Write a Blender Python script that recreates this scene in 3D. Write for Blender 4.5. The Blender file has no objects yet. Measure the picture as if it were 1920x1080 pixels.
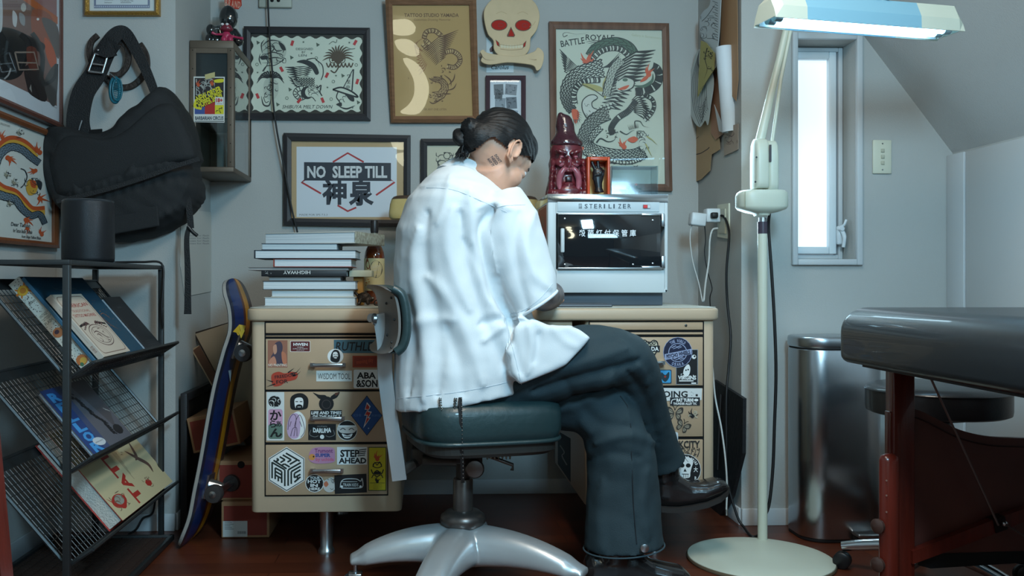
import bpy, bmesh, math, random
from mathutils import Vector, Matrix, Euler
random.seed(7)
SC = bpy.context.scene
COL = SC.collection
PI = math.pi

# ------------------------------------------------------------------ camera
F, CX, CY, H, YAW = 1700.0, 859.4, 530.0, 0.83, math.radians(2.0)
cam_d = bpy.data.cameras.new('camera'); cam = bpy.data.objects.new('camera', cam_d); COL.objects.link(cam)
cam.location = (0, 0, H); cam.rotation_euler = (PI/2, 0, -YAW)
cam_d.sensor_width = 36; cam_d.lens = F/1920*36
cam_d.shift_x = (960-CX)/1920; cam_d.shift_y = (CY-540)/1920
cam_d.clip_start = 0.02
SC.camera = cam

# ------------------------------------------------------------------ world, lights, exposure
def lin(c):
    return tuple(((v/255)/12.92 if v/255 <= .04045 else ((v/255+.055)/1.055)**2.4) for v in c)
w = bpy.data.worlds.new('world'); SC.world = w; w.use_nodes = True
w.node_tree.nodes['Background'].inputs[0].default_value = (0.62, 0.80, 1.0, 1)
w.node_tree.nodes['Background'].inputs[1].default_value = 0.35
SC.view_settings.view_transform = 'Standard'
SC.view_settings.look = 'None'
SC.view_settings.exposure = 0.0
SC.view_settings.gamma = 1.0
SC.view_settings.use_curve_mapping = False
def area(name, loc, target, sx, sy, power, col):
    l = bpy.data.lights.new(name, 'AREA'); l.shape = 'RECTANGLE'; l.size = sx; l.size_y = sy
    l.energy = power; l.color = col
    o = bpy.data.objects.new(name, l); COL.objects.link(o); o.location = loc
    o.rotation_euler = (Vector(target)-Vector(loc)).to_track_quat('-Z', 'Y').to_euler()
    return o
area('ceiling_light', (0.42, 1.55, 2.31), (0.42, 1.95, 0.0), 0.42, 1.3, 36, (1.0, 0.90, 0.76))
area('shirt_fill_light', (0.56, 0.45, 1.75), (0.05, 2.45, 0.85), 0.26, 0.34, 38, (0.42, 0.77, 1.0))  # added cool fill aimed at the shirt; no window stands there
area('rear_fill_light', (1.15, -1.2, 1.49), (0.3, 3.2, 0.95), 1.1, 0.24, 15, (0.42, 0.77, 1.0))  # added soft fill from behind the camera; the rear wall has no window
area('daylight_side_window', (1.02, 2.98, 1.2), (0.9, 0.0, 0.6), 0.10, 0.5, 2.5, (0.55, 0.84, 1.0))

# ------------------------------------------------------------------ pixel helpers (photo pixel -> point on a known plane of the place)
CAMP = Vector((0, 0, H))
def ray(px, py):
    a = (px-CX)/F; b = (CY-py)/F
    c, s = math.cos(YAW), math.sin(YAW)
    return Vector((a*c+s, c-a*s, b))
def W(px, py, Y):
    r = ray(px, py); return CAMP + r*(Y/r.y)
def G(px, py, z=0.0):
    r = ray(px, py); return CAMP + r*((z-H)/r.z)
def hit(px, py, p, n):
    r = ray(px, py); return CAMP + r*((Vector(p)-CAMP).dot(n)/r.dot(n))

# ------------------------------------------------------------------ materials
MATS = {}
def mat(name, col, rough=.6, metal=0., bump=0., bscale=60., var=0., vscale=8., coat=0., emit=None, estr=0., trans=0., ior=1.45, sss=0., spec=.5, stretch=(1,1,1), col2=None, aniso=0.):
    if name in MATS: return MATS[name]
    m = bpy.data.materials.new(name); m.use_nodes = True; MATS[name] = m
    nt = m.node_tree; b = nt.nodes['Principled BSDF']
    c = lin(col) if max(col) > 1 else col
    b.inputs['Base Color'].default_value = (*c, 1)
    b.inputs['Roughness'].default_value = rough; b.inputs['Metallic'].default_value = metal
    b.inputs['Coat Weight'].default_value = coat; b.inputs['Transmission Weight'].default_value = trans
    b.inputs['IOR'].default_value = ior; b.inputs['Specular IOR Level'].default_value = spec
    b.inputs['Anisotropic'].default_value = aniso
    if sss: b.inputs['Subsurface Weight'].default_value = sss; b.inputs['Subsurface Radius'].default_value = (.02, .008, .004); b.inputs['Subsurface Scale'].default_value = 1
    if emit:
        b.inputs['Emission Color'].default_value = (*(lin(emit) if max(emit) > 1 else emit), 1); b.inputs['Emission Strength'].default_value = estr
    if bump or var or col2:
        tc = nt.nodes.new('ShaderNodeTexCoord'); mp = nt.nodes.new('ShaderNodeMapping')
        mp.inputs['Scale'].default_value = stretch
        nt.links.new(tc.outputs['Object'], mp.inputs['Vector'])
    if var or col2:
        n = nt.nodes.new('ShaderNodeTexNoise'); n.inputs['Scale'].default_value = vscale; n.inputs['Detail'].default_value = 5
        nt.links.new(mp.outputs['Vector'], n.inputs['Vector'])
        r = nt.nodes.new('ShaderNodeValToRGB')
        r.color_ramp.elements[0].position = .3; r.color_ramp.elements[1].position = .7
        if col2: c2 = lin(col2)
        else: c2 = tuple(min(1, v*(1+var)) for v in c)
        c1 = c if col2 else tuple(v*(1-var) for v in c)
        r.color_ramp.elements[0].color = (*c1, 1); r.color_ramp.elements[1].color = (*c2, 1)
        nt.links.new(n.outputs['Fac'], r.inputs['Fac']); nt.links.new(r.outputs['Color'], b.inputs['Base Color'])
    if bump:
        n2 = nt.nodes.new('ShaderNodeTexNoise'); n2.inputs['Scale'].default_value = bscale; n2.inputs['Detail'].default_value = 4
        nt.links.new(mp.outputs['Vector'], n2.inputs['Vector'])
        bp = nt.nodes.new('ShaderNodeBump'); bp.inputs['Strength'].default_value = bump; bp.inputs['Distance'].default_value = .01
        nt.links.new(n2.outputs['Fac'], bp.inputs['Height']); nt.links.new(bp.outputs['Normal'], b.inputs['Normal'])
    return m
def glass(name, tint=(1, 1, 1), refl=1.0, rough=0.02):
    if name in MATS: return MATS[name]
    m = bpy.data.materials.new(name); m.use_nodes = True; MATS[name] = m
    nt = m.node_tree; nt.nodes.remove(nt.nodes['Principled BSDF'])
    t = nt.nodes.new('ShaderNodeBsdfTransparent'); t.inputs[0].default_value = (*tint, 1)
    g = nt.nodes.new('ShaderNodeBsdfGlossy'); g.inputs['Roughness'].default_value = rough
    f = nt.nodes.new('ShaderNodeFresnel'); f.inputs[0].default_value = 1.5
    mu = nt.nodes.new('ShaderNodeMath'); mu.operation = 'MULTIPLY'; mu.inputs[1].default_value = refl; mu.use_clamp = True
    mx = nt.nodes.new('ShaderNodeMixShader')
    ge = nt.nodes.new('ShaderNodeNewGeometry'); inv = nt.nodes.new('ShaderNodeMath'); inv.operation = 'SUBTRACT'; inv.inputs[0].default_value = 1
    m2 = nt.nodes.new('ShaderNodeMath'); m2.operation = 'MULTIPLY'
    nt.links.new(ge.outputs['Backfacing'], inv.inputs[1])
    nt.links.new(f.outputs[0], mu.inputs[0]); nt.links.new(mu.outputs[0], m2.inputs[0]); nt.links.new(inv.outputs[0], m2.inputs[1]); nt.links.new(m2.outputs[0], mx.inputs[0])
    nt.links.new(t.outputs[0], mx.inputs[1]); nt.links.new(g.outputs[0], mx.inputs[2])
    nt.links.new(mx.outputs[0], nt.nodes['Material Output'].inputs[0])
    return m
def ink(col, rough=.6):
    return mat('ink_%d_%d_%d_%d' % (*col, int(rough*100)), col, rough)

# ------------------------------------------------------------------ mesh builder
def frame_of(d):
    d = Vector(d).normalized()
    a = Vector((0, 0, 1)) if abs(d.z) < .9 else Vector((1, 0, 0))
    u = d.cross(a).normalized(); v = d.cross(u).normalized()
    return u, v
class MB:
    def __init__(s): s.v = []; s.f = []; s.mi = []; s.sm = []; s.mats = []
    def m(s, mt):
        if mt is None: return 0
        if mt not in s.mats: s.mats.append(mt)
        return s.mats.index(mt)
    def add(s, vs, fs, mt=None, smooth=False):
        b = len(s.v); i = s.m(mt); s.v += [tuple(p) for p in vs]
        for f in fs: s.f.append(tuple(b+k for k in f)); s.mi.append(i); s.sm.append(smooth)
        return s
    def bm(s, bm_, mt=None, smooth=False, M=None):
        if M is not None: bmesh.ops.transform(bm_, matrix=M, verts=bm_.verts)
        bm_.verts.index_update()
        s.add([v.co.copy() for v in bm_.verts], [[v.index for v in f.verts] for f in bm_.faces], mt, smooth); bm_.free(); return s
    def box(s, lo, hi, mt=None, bev=0., seg=2, M=None):
        b = bmesh.new(); bmesh.ops.create_cube(b, size=1)
        lo = Vector(lo); hi = Vector(hi); c = (lo+hi)/2; d = hi-lo
        for v in b.verts: v.co = Vector((v.co.x*d.x+c.x, v.co.y*d.y+c.y, v.co.z*d.z+c.z))
        if bev: bmesh.ops.bevel(b, geom=list(b.edges), offset=min(bev, min(abs(d.x), abs(d.y), abs(d.z))*.49), segments=seg, profile=.5, affect='EDGES')
        return s.bm(b, mt, bool(bev), M)
    def tube(s, pts, r, mt=None, n=8, caps=True, closed=False):
        pts = [Vector(p) for p in pts]
        rs = r if isinstance(r, (list, tuple)) else [r]*len(pts)
        vs = []; fs = []; u = None; N = len(pts)
        for i, p in enumerate(pts):
            if closed: d = pts[(i+1) % N]-pts[i-1]
            else: d = (pts[min(i+1, N-1)]-pts[max(i-1, 0)])
            d = d.normalized() if d.length > 1e-9 else Vector((0, 0, 1))
            if u is None: u, v = frame_of(d)
            else:
                u = u-d*u.dot(d)
                u = u.normalized() if u.length > 1e-6 else frame_of(d)[0]
            v = d.cross(u)
            for k in range(n):
                a = 2*PI*k/n; vs.append(p+(u*math.cos(a)+v*math.sin(a))*rs[i])
        for i in range(N if closed else N-1):
            j = (i+1) % N
            for k in range(n):
                l = (k+1) % n; fs.append((i*n+k, i*n+l, j*n+l, j*n+k))
        if caps and not closed: fs.append(tuple(range(n))[::-1]); fs.append(tuple((N-1)*n+k for k in range(n)))
        return s.add(vs, fs, mt, n > 4)
    def cyl(s, a, b, r, mt=None, n=24, r2=None): return s.tube([a, b], [r, r if r2 is None else r2], mt, n)
    def lathe(s, prof, c=(0, 0, 0), mt=None, n=32, axis=(0, 0, 1), sx=1., sy=1., smooth=True, caps=True):
        ax = Vector(axis).normalized()
        if abs(ax.z) > .99: u, v = Vector((1, 0, 0)), Vector((0, 1, 0))
        else: u, v = frame_of(ax)
        c = Vector(c); vs = []; fs = []
        for (r, h) in prof:
            for k in range(n):
                a = 2*PI*k/n; vs.append(c+ax*h+u*r*sx*math.cos(a)+v*r*sy*math.sin(a))
        for i in range(len(prof)-1):
            for k in range(n):
                l = (k+1) % n; fs.append((i*n+k, i*n+l, (i+1)*n+l, (i+1)*n+k))
        if caps:
            fs.append(tuple(range(n))[::-1]); fs.append(tuple((len(prof)-1)*n+k for k in range(n)))
        return s.add(vs, fs, mt, smooth)
    def prism(s, poly, d, mt=None, smooth=False):
        """poly: 3D points, extruded by vector d"""
        poly = [Vector(p) for p in poly]; d = Vector(d); n = len(poly)
        vs = poly+[p+d for p in poly]
        fs = [tuple(range(n))[::-1], tuple(range(n, 2*n))]+[(i, (i+1) % n, n+(i+1) % n, n+i) for i in range(n)]
        return s.add(vs, fs, mt, smooth)
    def ell(s, c, r, mt=None, n=24, R=None):
        b = bmesh.new(); bmesh.ops.create_uvsphere(b, u_segments=n, v_segments=max(8, n//2), radius=1)
        M = Matrix.Translation(Vector(c)) @ (R.to_4x4() if R is not None else Matrix.Identity(4)) @ Matrix.Diagonal((*(r if isinstance(r, (tuple, list)) else (r, r, r)), 1))
        return s.bm(b, mt, True, M)
    def loft(s, rings, mt=None, caps=True, smooth=True, closed_ring=True):
        n = len(rings[0]); vs = [Vector(p) for r in rings for p in r]; fs = []
        for i in range(len(rings)-1):
            for k in range(n if closed_ring else n-1):
                l = (k+1) % n; fs.append((i*n+k, i*n+l, (i+1)*n+l, (i+1)*n+k))
        if caps and closed_ring: fs.append(tuple(range(n))[::-1]); fs.append(tuple((len(rings)-1)*n+k for k in range(n)))
        return s.add(vs, fs, mt, smooth)
    def torus(s, c, R, r, axis=(0, 0, 1), mt=None, n=32, m=10, sx=1., sy=1.):
        u, v = frame_of(axis); c = Vector(c)
        return s.tube([c+u*R*sx*math.cos(2*PI*k/n)+v*R*sy*math.sin(2*PI*k/n) for k in range(n)], r, mt, m, closed=True)
    def build(s, name, mt=None, parent=None, loc=None):
        me = bpy.data.meshes.new(name)
        org = Vector(loc) if loc is not None else Vector((0, 0, 0))
        me.from_pydata([tuple(Vector(p)-org) for p in s.v], [], s.f)
        if mt is not None and not s.mats: s.mats = [mt]
        for k in s.mats: me.materials.append(k)
        me.polygons.foreach_set('material_index', s.mi); me.polygons.foreach_set('use_smooth', s.sm)
        me.update()
        b = bmesh.new(); b.from_mesh(me); bmesh.ops.recalc_face_normals(b, faces=b.faces); b.to_mesh(me); b.free()
        if any(s.sm) and not all(s.sm) or (any(s.sm)):
            try: me.set_sharp_from_angle(angle=math.radians(50))
            except Exception: pass
        o = bpy.data.objects.new(name, me); COL.objects.link(o); o.location = org
        if parent is not None:
            o.parent = parent
            o.location = org - abs_loc(parent)
        return o
def abs_loc(o):
    l = Vector((0, 0, 0))
    while o is not None: l += Vector(o.location); o = o.parent
    return l
def thing(name, label, cat, loc=(0, 0, 0), group=None):
    o = bpy.data.objects.new(name, None); o.empty_display_size = .05; COL.objects.link(o); o.location = loc
    return tag(o, label, cat, group)
def tag(o, label, cat, group=None, kind=None):
    o['label'] = label; o['category'] = cat
    if group: o['group'] = group
    if kind: o['kind'] = kind
    return o
def struct(o): o['kind'] = 'structure'; return o
def remesh(o, vox, smooth=0, deci=0):
    """fuse the joined pieces into one continuous surface"""
    md = o.modifiers.new('r', 'REMESH'); md.mode = 'VOXEL'; md.voxel_size = vox; md.use_smooth_shade = True
    if smooth: k = o.modifiers.new('s', 'SMOOTH'); k.factor = .5; k.iterations = smooth
    dg = bpy.context.evaluated_depsgraph_get(); dg.update()
    me = bpy.data.meshes.new_from_object(o.evaluated_get(dg))
    mts = list(o.data.materials); o.modifiers.clear(); o.data = me; me.materials.clear()
    for m_ in mts: me.materials.append(m_)
    for p in me.polygons: p.use_smooth = True
    return o
def shape_verts(o, fn):
    """fn(world_co, normal) -> new world_co"""
    off = abs_loc(o); me = o.data
    ns = [v.normal.copy() for v in me.vertices]
    for v, n in zip(me.vertices, ns): v.co = fn(v.co+off, n)-off
    me.update()
def cr(pts, n=8):
    """smooth curve through points"""
    pts = [Vector(p) for p in pts]; out = []
    for i in range(len(pts)-1):
        p0 = pts[max(i-1, 0)]; p1 = pts[i]; p2 = pts[i+1]; p3 = pts[min(i+2, len(pts)-1)]
        for k in range(n):
            t = k/n
            out.append(.5*((2*p1)+(p2-p0)*t+(2*p0-5*p1+4*p2-p3)*t*t+(3*p1-p0-3*p2+p3)*t**3))
    out.append(pts[-1]); return out
def ell_ring(L, R, vy, n=28, pw=2.0):
    """ring whose left / right points are L,R and half depth vy along Y"""
    L = Vector(L); R = Vector(R); c = (L+R)/2; u = (R-L)/2; out = []
    for k in range(n):
        a = 2*PI*k/n; ca, sa = math.cos(a), math.sin(a)
        ca = math.copysign(abs(ca)**(2/pw), ca); sa = math.copysign(abs(sa)**(2/pw), sa)
        out.append(c+u*ca+Vector((0, vy*sa, 0)))
    return out

# ------------------------------------------------------------------ flat artwork on real surfaces
_fc = {}
def text_geo(s, bold=0.):
    k = (s, bold)
    if k not in _fc:
        c = bpy.data.curves.new('t', 'FONT'); c.body = s; c.resolution_u = 2; c.offset = bold; c.size = 1
        o = bpy.data.objects.new('t', c); COL.objects.link(o)
        dg = bpy.context.evaluated_depsgraph_get(); dg.update()
        me = bpy.data.meshes.new_from_object(o.evaluated_get(dg))
        vs = [(v.co.x, v.co.y) for v in me.vertices]; fs = [tuple(p.vertices) for p in me.polygons]
        bpy.data.objects.remove(o); bpy.data.curves.remove(c); bpy.data.meshes.remove(me)
        if vs:
            x0 = min(v[0] for v in vs); x1 = max(v[0] for v in vs); y0 = min(v[1] for v in vs); y1 = max(v[1] for v in vs)
            vs = [((x-x0)/max(1e-6, x1-x0), (y-y0)/max(1e-6, y1-y0)) for x, y in vs]
        _fc[k] = (vs, fs)
    return _fc[k]
class Art(MB):
    """flat print: every call adds one thin layer on the plane. Coordinates go through self.to()"""
    def __init__(s, to, n, step=.00025):
        super().__init__(); s.to = to; s.n = Vector(n).normalized(); s.q = 4; s.step = 5e-6
    def up(s, k=1): return s
    def add(s, vs, fs, mt=None, smooth=False): s.q += 1; return super().add(vs, fs, mt, smooth)
    def P(s, x, y): return s.to(x, y)+s.n*(s.q*s.step)
    def poly(s, pts, c):
        s.add([s.P(*p) for p in pts], [tuple(range(len(pts)))], ink(c) if isinstance(c, tuple) else c); return s
    def rect(s, x0, y0, x1, y1, c): return s.poly([(x0, y0), (x1, y0), (x1, y1), (x0, y1)], c)
    def rrect(s, x0, y0, x1, y1, r, c, n=5):
        p = []
        for cx_, cy_, a0 in ((x1-r, y0+r, -90), (x1-r, y1-r, 0), (x0+r, y1-r, 90), (x0+r, y0+r, 180)):
            for k in range(n+1):
                a = math.radians(a0+90*k/n); p.append((cx_+r*math.cos(a), cy_+r*math.sin(a)))
        return s.poly(p, c)
    def disc(s, x, y, rx, c, ry=None, n=20, rot=0):
        ry = rx if ry is None else ry; cr_, sr = math.cos(rot), math.sin(rot)
        return s.poly([(x+rx*math.cos(2*PI*k/n)*cr_-ry*math.sin(2*PI*k/n)*sr, y+rx*math.cos(2*PI*k/n)*sr+ry*math.sin(2*PI*k/n)*cr_) for k in range(n)], c)
    def ring(s, x, y, r, w_, c, ry=None, n=28):
        ry = r if ry is None else ry
        s.line([(x+r*math.cos(2*PI*k/n), y+ry*math.sin(2*PI*k/n)) for k in range(n+1)], w_, c); return s
    def line(s, pts, w_, c, taper=0):
        """stroke; taper 0 none, 1 thin at the end, 2 thin at both ends"""
        n = len(pts)
        if n < 2: return s
        L = []; R = []
        for i, (x, y) in enumerate(pts):
            a = pts[max(i-1, 0)]; b = pts[min(i+1, n-1)]; dx, dy = b[0]-a[0], b[1]-a[1]; l = math.hypot(dx, dy) or 1
            t = i/(n-1); k = 1 if not taper else ((1-t)*.95+.05 if taper == 1 else math.sin(PI*t)*.9+.1)
            h = w_/2*k; L.append((x-dy/l*h, y+dx/l*h)); R.append((x+dy/l*h, y-dx/l*h))
        vs = [s.P(*p) for p in L+R]
        s.add(vs, [(i, i+1, n+i+1, n+i) for i in range(n-1)], ink(c) if isinstance(c, tuple) else c); return s
    def curve(s, pts, w_, c, taper=0, n=6): return s.line([(p.x, p.y) for p in cr([(x, y, 0) for x, y in pts], n)], w_, c, taper)
    def blob(s, pts, c, n=5):
        q = cr([(x, y, 0) for x, y in [pts[-1]]+pts+[pts[0], pts[1]]], n)[n:-n-1]
        return s.poly([(p.x, p.y) for p in q], c)
    def text(s, t, x0, y0, x1, y1, c, bold=0., rot=0, shear=0, arc=0., flip=False):
        vs, fs = text_geo(t, bold)
        if not vs: return s
        cx_, cy_ = (x0+x1)/2, (y0+y1)/2; cr_, sr = math.cos(rot), math.sin(rot); out = []
        for u, v in vs:
            if flip: u, v = 1-u, 1-v
            x = (u-.5)*(x1-x0)+shear*(v-.5)*(y1-y0); y = (.5-v)*(y1-y0)
            if arc: y += arc*((u-.5)**2*4)
            out.append(s.P(cx_+x*cr_-y*sr, cy_+x*sr+y*cr_))
        s.add(out, fs, ink(c) if isinstance(c, tuple) else c); return s
    def arctext(s, t, x, y, r, a0, a1, h, c, bold=0., inside=False):
        """letters around a circle; angles in degrees, 0 = right, 90 = up"""
        for i, ch in enumerate(t):
            if ch == ' ': continue
            a = math.radians(a0+(a1-a0)*(i+.5)/len(t)); wd = abs(math.radians(a1-a0))*r/len(t)*.8
            if ch in 'I-1': wd *= .35
            hh = h*(.2 if ch == '-' else 1)
            X = x+r*math.cos(a); Y = y-r*math.sin(a)
            rot = (PI/2-a) if not inside else (-PI/2-a)
            s.text(ch, X-wd/2, Y-hh/2, X+wd/2, Y+hh/2, c, bold, rot)
        return s
    # --- tattoo-flash vocabulary
    def scales(s, path, w0, w1, dark, light, n=30, row=3):
        """a scaled body along a path: dark outline, pale fill, arcs for scales"""
        q = cr([(x, y, 0) for x, y in path], 8); N = len(q)-1
        def at(t, o):
            i = min(int(t*N), N-1); f = t*N-i; p = q[i].lerp(q[i+1], f); d = (q[i+1]-q[i]); d.normalize() if d.length else None
            wd = (w0+(w1-w0)*t); return (p.x-d.y*o*wd, p.y+d.x*o*wd)
        M_ = len(q)
        top = [at(k/(M_-1), 1) for k in range(M_)]; bot = [at(k/(M_-1), -1) for k in range(M_)]
        vs = [s.P(*p) for p in top+bot]; s.add(vs, [(i, i+1, M_+i+1, M_+i) for i in range(M_-1)], ink(light)); s.up()
        for k in range(n):
            t = k/n; dt = 1.1/n
            for r_ in range(row):
                o = -1+(2*r_+1+(k % 2)*.6)/row
                if o > 1: continue
                s.line([at(t, o-.8/row), at(min(1, t+dt), o-.4/row), at(min(1, t+dt), o+.4/row), at(t, o+.8/row)], max(.8, w0*.12), dark)
        s.line(top, 1.5, dark); s.line(bot, 1.5, dark)
        return s
    def belly(s, path, w_, dark, light, n=24, lw=1.6):
        """banded body: cross stripes"""
        q = cr([(x, y, 0) for x, y in path], 8); N = len(q)-1; T = []; B = []
        for i in range(len(q)):
            d = q[min(i+1, N)]-q[max(i-1, 0)]; d.normalize()
            T.append((q[i].x-d.y*w_, q[i].y+d.x*w_)); B.append((q[i].x+d.y*w_, q[i].y-d.x*w_))
        M_ = len(q); s.add([s.P(*p) for p in T+B], [(i, i+1, M_+i+1, M_+i) for i in range(M_-1)], ink(light)); s.up()
        for k in range(n):
            i = min(int(k/n*N), N-1); s.line([T[i], ((T[i][0]+B[i][0])/2+1, (T[i][1]+B[i][1])/2+1), B[i]], lw, dark)
        s.line(T, 1.5, dark); s.line(B, 1.5, dark); return s
    def wing(s, root, tips, dark, light, w_=4.):
        """feathers from root area to tips"""
        for (rx, ry), (tx, ty) in zip(root, tips):
            mx, my = (rx+tx)/2+(ty-ry)*.06, (ry+ty)/2-(tx-rx)*.06
            s.line([(rx, ry), (mx, my), (tx, ty)], w_*1.25, dark, 2); s.up()
            s.line([(rx*.85+tx*.15, ry*.85+ty*.15), (mx, my), (rx*.3+tx*.7, ry*.3+ty*.7)], w_*.5, light, 2)
        return s
    def flame(s, x, y, sz, c, n=5, a0=-2.4, a1=-.7, edge=None):
        for k in range(n):
            a = a0+(a1-a0)*k/max(1, n-1); l = sz*(1+.3*((k*7) % 3-1))
            s.curve([(x, y), (x+math.cos(a)*l*.5+math.sin(a)*l*.15, y+math.sin(a)*l*.5), (x+math.cos(a)*l, y+math.sin(a)*l)], sz*.35, c, 1)
        s.disc(x, y, sz*.3, c); return s
    def scribble(s, x0, y0, x1, y1, n, w_, c, seed=1):
        r = random.Random(seed)
        for k in range(n):
            cx_ = r.uniform(x0, x1); cy_ = r.uniform(y0, y1); rr = r.uniform(.08, .25)*min(x1-x0, y1-y0); a = r.uniform(0, 6.28); da = r.uniform(1.5, 4.5)
            s.line([(min(max(cx_+rr*math.cos(a+da*t/7)*(1+t*.05), x0), x1), min(max(cy_+rr*math.sin(a+da*t/7), y0), y1)) for t in range(8)], w_, c, 2)
        return s
def photo_plane(p, n):
    p = Vector(p); n = Vector(n)
    return lambda x, y: hit(x, y, p, n)
def ywall(Y):
    return photo_plane((0, Y, 0), (0, 1, 0))
# ------------------------------------------------------------------ planes of the room
YB, YF = 3.56, 3.067           # alcove back wall, front wall plane
XL = -1.235                    # left wall
XAL, XAR = W(329, 500, YF).x, W(1390, 500, YF).x     # alcove sides
XR = W(1786, 500, YF).x        # closet wall
ZC = 2.35
M_wall = mat('wall_paint', (173, 174, 171), .85, bump=.12, bscale=260, var=.015, vscale=3)
M_trim = mat('trim_paint', (190, 194, 196), .45)
M_floor = None
def floor_material():
    m = bpy.data.materials.new('floor_wood'); m.use_nodes = True; nt = m.node_tree; b = nt.nodes['Principled BSDF']
    tc = nt.nodes.new('ShaderNodeTexCoord'); mp = nt.nodes.new('ShaderNodeMapping'); mp.inputs['Rotation'].default_value = (0, 0, 0)
    nt.links.new(tc.outputs['Object'], mp.inputs[0])
    br = nt.nodes.new('ShaderNodeTexBrick'); br.inputs['Scale'].default_value = 1; br.inputs['Brick Width'].default_value = .9; br.inputs['Row Height'].default_value = .09
    br.inputs['Mortar Size'].default_value = .0012; br.inputs['Color1'].default_value = (*lin((100, 50, 30)), 1); br.inputs['Color2'].default_value = (*lin((78, 38, 23)), 1)
    br.inputs['Mortar'].default_value = (*lin((50, 22, 14)), 1)
    nt.links.new(mp.outputs[0], br.inputs['Vector'])
    mp2 = nt.nodes.new('ShaderNodeMapping'); mp2.inputs['Scale'].default_value = (2, 30, 1); nt.links.new(tc.outputs['Object'], mp2.inputs[0])
    n = nt.nodes.new('ShaderNodeTexNoise'); n.inputs['Scale'].default_value = 3; n.inputs['Detail'].default_value = 6; nt.links.new(mp2.outputs[0], n.inputs['Vector'])
    mx = nt.nodes.new('ShaderNodeMixRGB'); mx.blend_type = 'MULTIPLY'; mx.inputs[0].default_value = .6
    r = nt.nodes.new('ShaderNodeValToRGB'); r.color_ramp.elements[0].color = (.55, .5, .5, 1); r.color_ramp.elements[1].color = (1.2, 1.15, 1.1, 1)
    nt.links.new(n.outputs['Fac'], r.inputs[0]); nt.links.new(br.outputs['Color'], mx.inputs[1]); nt.links.new(r.outputs[0], mx.inputs[2])
    nt.links.new(mx.outputs[0], b.inputs['Base Color']); b.inputs['Roughness'].default_value = .38
    return m
def room():
    t = .12
    struct(MB().box((XL-t, -2.2, -.1), (XR+t, YB+t, 0)).build('floor', floor_material()))
    struct(MB().box((XL-t, YF, 0), (XAL, YF+t, ZC)).build('wall_front_left', M_wall))
    struct(MB().box((XAL-t, YF+t, 0), (XAL, YB+t, ZC)).build('wall_alcove_left', M_wall))
    struct(MB().box((XAL, YB, 0), (XAR, YB+t, ZC)).build('wall_back', M_wall))
    struct(MB().box((XAR, YF+.16, 0), (XAR+t, YB+t, ZC)).build('wall_alcove_right', M_wall))
    struct(MB().box((XL-t, -2.2, 0), (XL, YF+t, ZC)).build('wall_left', M_wall))
    struct(MB().box((XR, -2.2, 0), (XR+t, YF+.16, 1.6)).build('wall_right', M_wall))
    struct(MB().box((XL-t, -2.3, 0), (XR+t, -2.2, ZC)).build('wall_rear', mat('rear_paint', (120, 122, 124), .9)))
    # window wall with its opening
    A = W(1493, 486, YF); B = W(1603, 76, YF)
    x0, x1, z0, z1 = A.x, B.x, A.z, B.z
    b = MB()
    for lo, hi in (((XAR, 0), (x0, ZC)), ((x1, 0), (XR+t, ZC)), ((x0, 0), (x1, z0)), ((x0, z1), (x1, ZC))):
        b.box((lo[0], YF, lo[1]), (hi[0], YF+.16, hi[1]))
    struct(b.build('wall_window', M_wall))
    # window trim, sash, glass
    w0, w1, v0, v1 = W(1483, 497, YF).x, W(1614, 62, YF).x, W(1483, 497, YF).z, W(1483, 62, YF).z
    tr = MB(); d = .018
    tr.box((w0, YF-d, v0), (x0, YF+.001, v1), bev=.003); tr.box((x1, YF-d, v0), (w1, YF+.001, v1), bev=.003)
    tr.box((x0, YF-d, v0), (x1, YF+.001, z0), bev=.003); tr.box((x0, YF-d, z1), (x1, YF+.001, v1), bev=.003)
    win = struct(tr.build('window_1', M_trim))
    fr = MB(); ya, yb = YF+.085, YF+.13; g = W(1545, 300, YF+.11).x
    s0 = .018
    fr.box((x0+.002, ya, z0+.002), (x0+s0, yb, z1-.002), bev=.003); fr.box((x1-s0, ya, z0+.002), (x1-.002, yb, z1-.002), bev=.003)
    fr.box((x0+s0, ya, z0+.002), (x1-s0, yb, z0+s0), bev=.003); fr.box((x0+s0, ya, z1-s0), (x1-s0, yb, z1-.002), bev=.003)
    fr.build('window_frame', M_trim, win)
    sa = MB(); s1 = .026; a0, a1, c0, c1 = x0+s0+.002, x1-s0-.012, z0+s0+.002, z1-s0-.002; yc = ya-.012
    sa.box((a0, yc, c0), (a0+s1*.5, yb-.01, c1), bev=.004); sa.box((a1-s1, yc, c0), (a1, yb-.01, c1), bev=.004)
    sa.box((a0+s1*.5, yc, c0), (a1-s1, yb-.01, c0+s1), bev=.004); sa.box((a0+s1*.5, yc, c1-s1), (a1-s1, yb-.01, c1), bev=.004)
    sa.build('sash', mat('sash_white', (214, 222, 226), .35), win)
    MB().box((a0+s1*.5-.003, ya+.012, c0+s1-.003), (a1-s1+.003, ya+.018, c1-s1+.003)).build('window_pane', mat('frosted_daylight', (235, 242, 245), .3, emit=(222, 240, 252), estr=.80), win)
    hd = MB(); hp = W(1573, 440, YF+.07)
    hd.box((hp.x-.010, YF+.055, hp.z-.035), (hp.x+.010, YF+.075, hp.z+.03), bev=.005)
    hd.tube(cr([hp+Vector((-.004, -.02, .025)), hp+Vector((.004, -.03, .032)), hp+Vector((.012, -.03, .05))], 5), .0045)
    hd.tube(cr([hp+Vector((0, -.018, .02)), hp+Vector((.004, -.034, -.01)), hp+Vector((.002, -.03, -.045))], 5), [.007]*6+[.006]*5)
    hd.cyl(hp+Vector((-.004, -.01, .02)), hp+Vector((-.004, -.035, .02)), .008)
    hd.build('window_handle', mat('handle_white', (205, 212, 216), .35), win)
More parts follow.
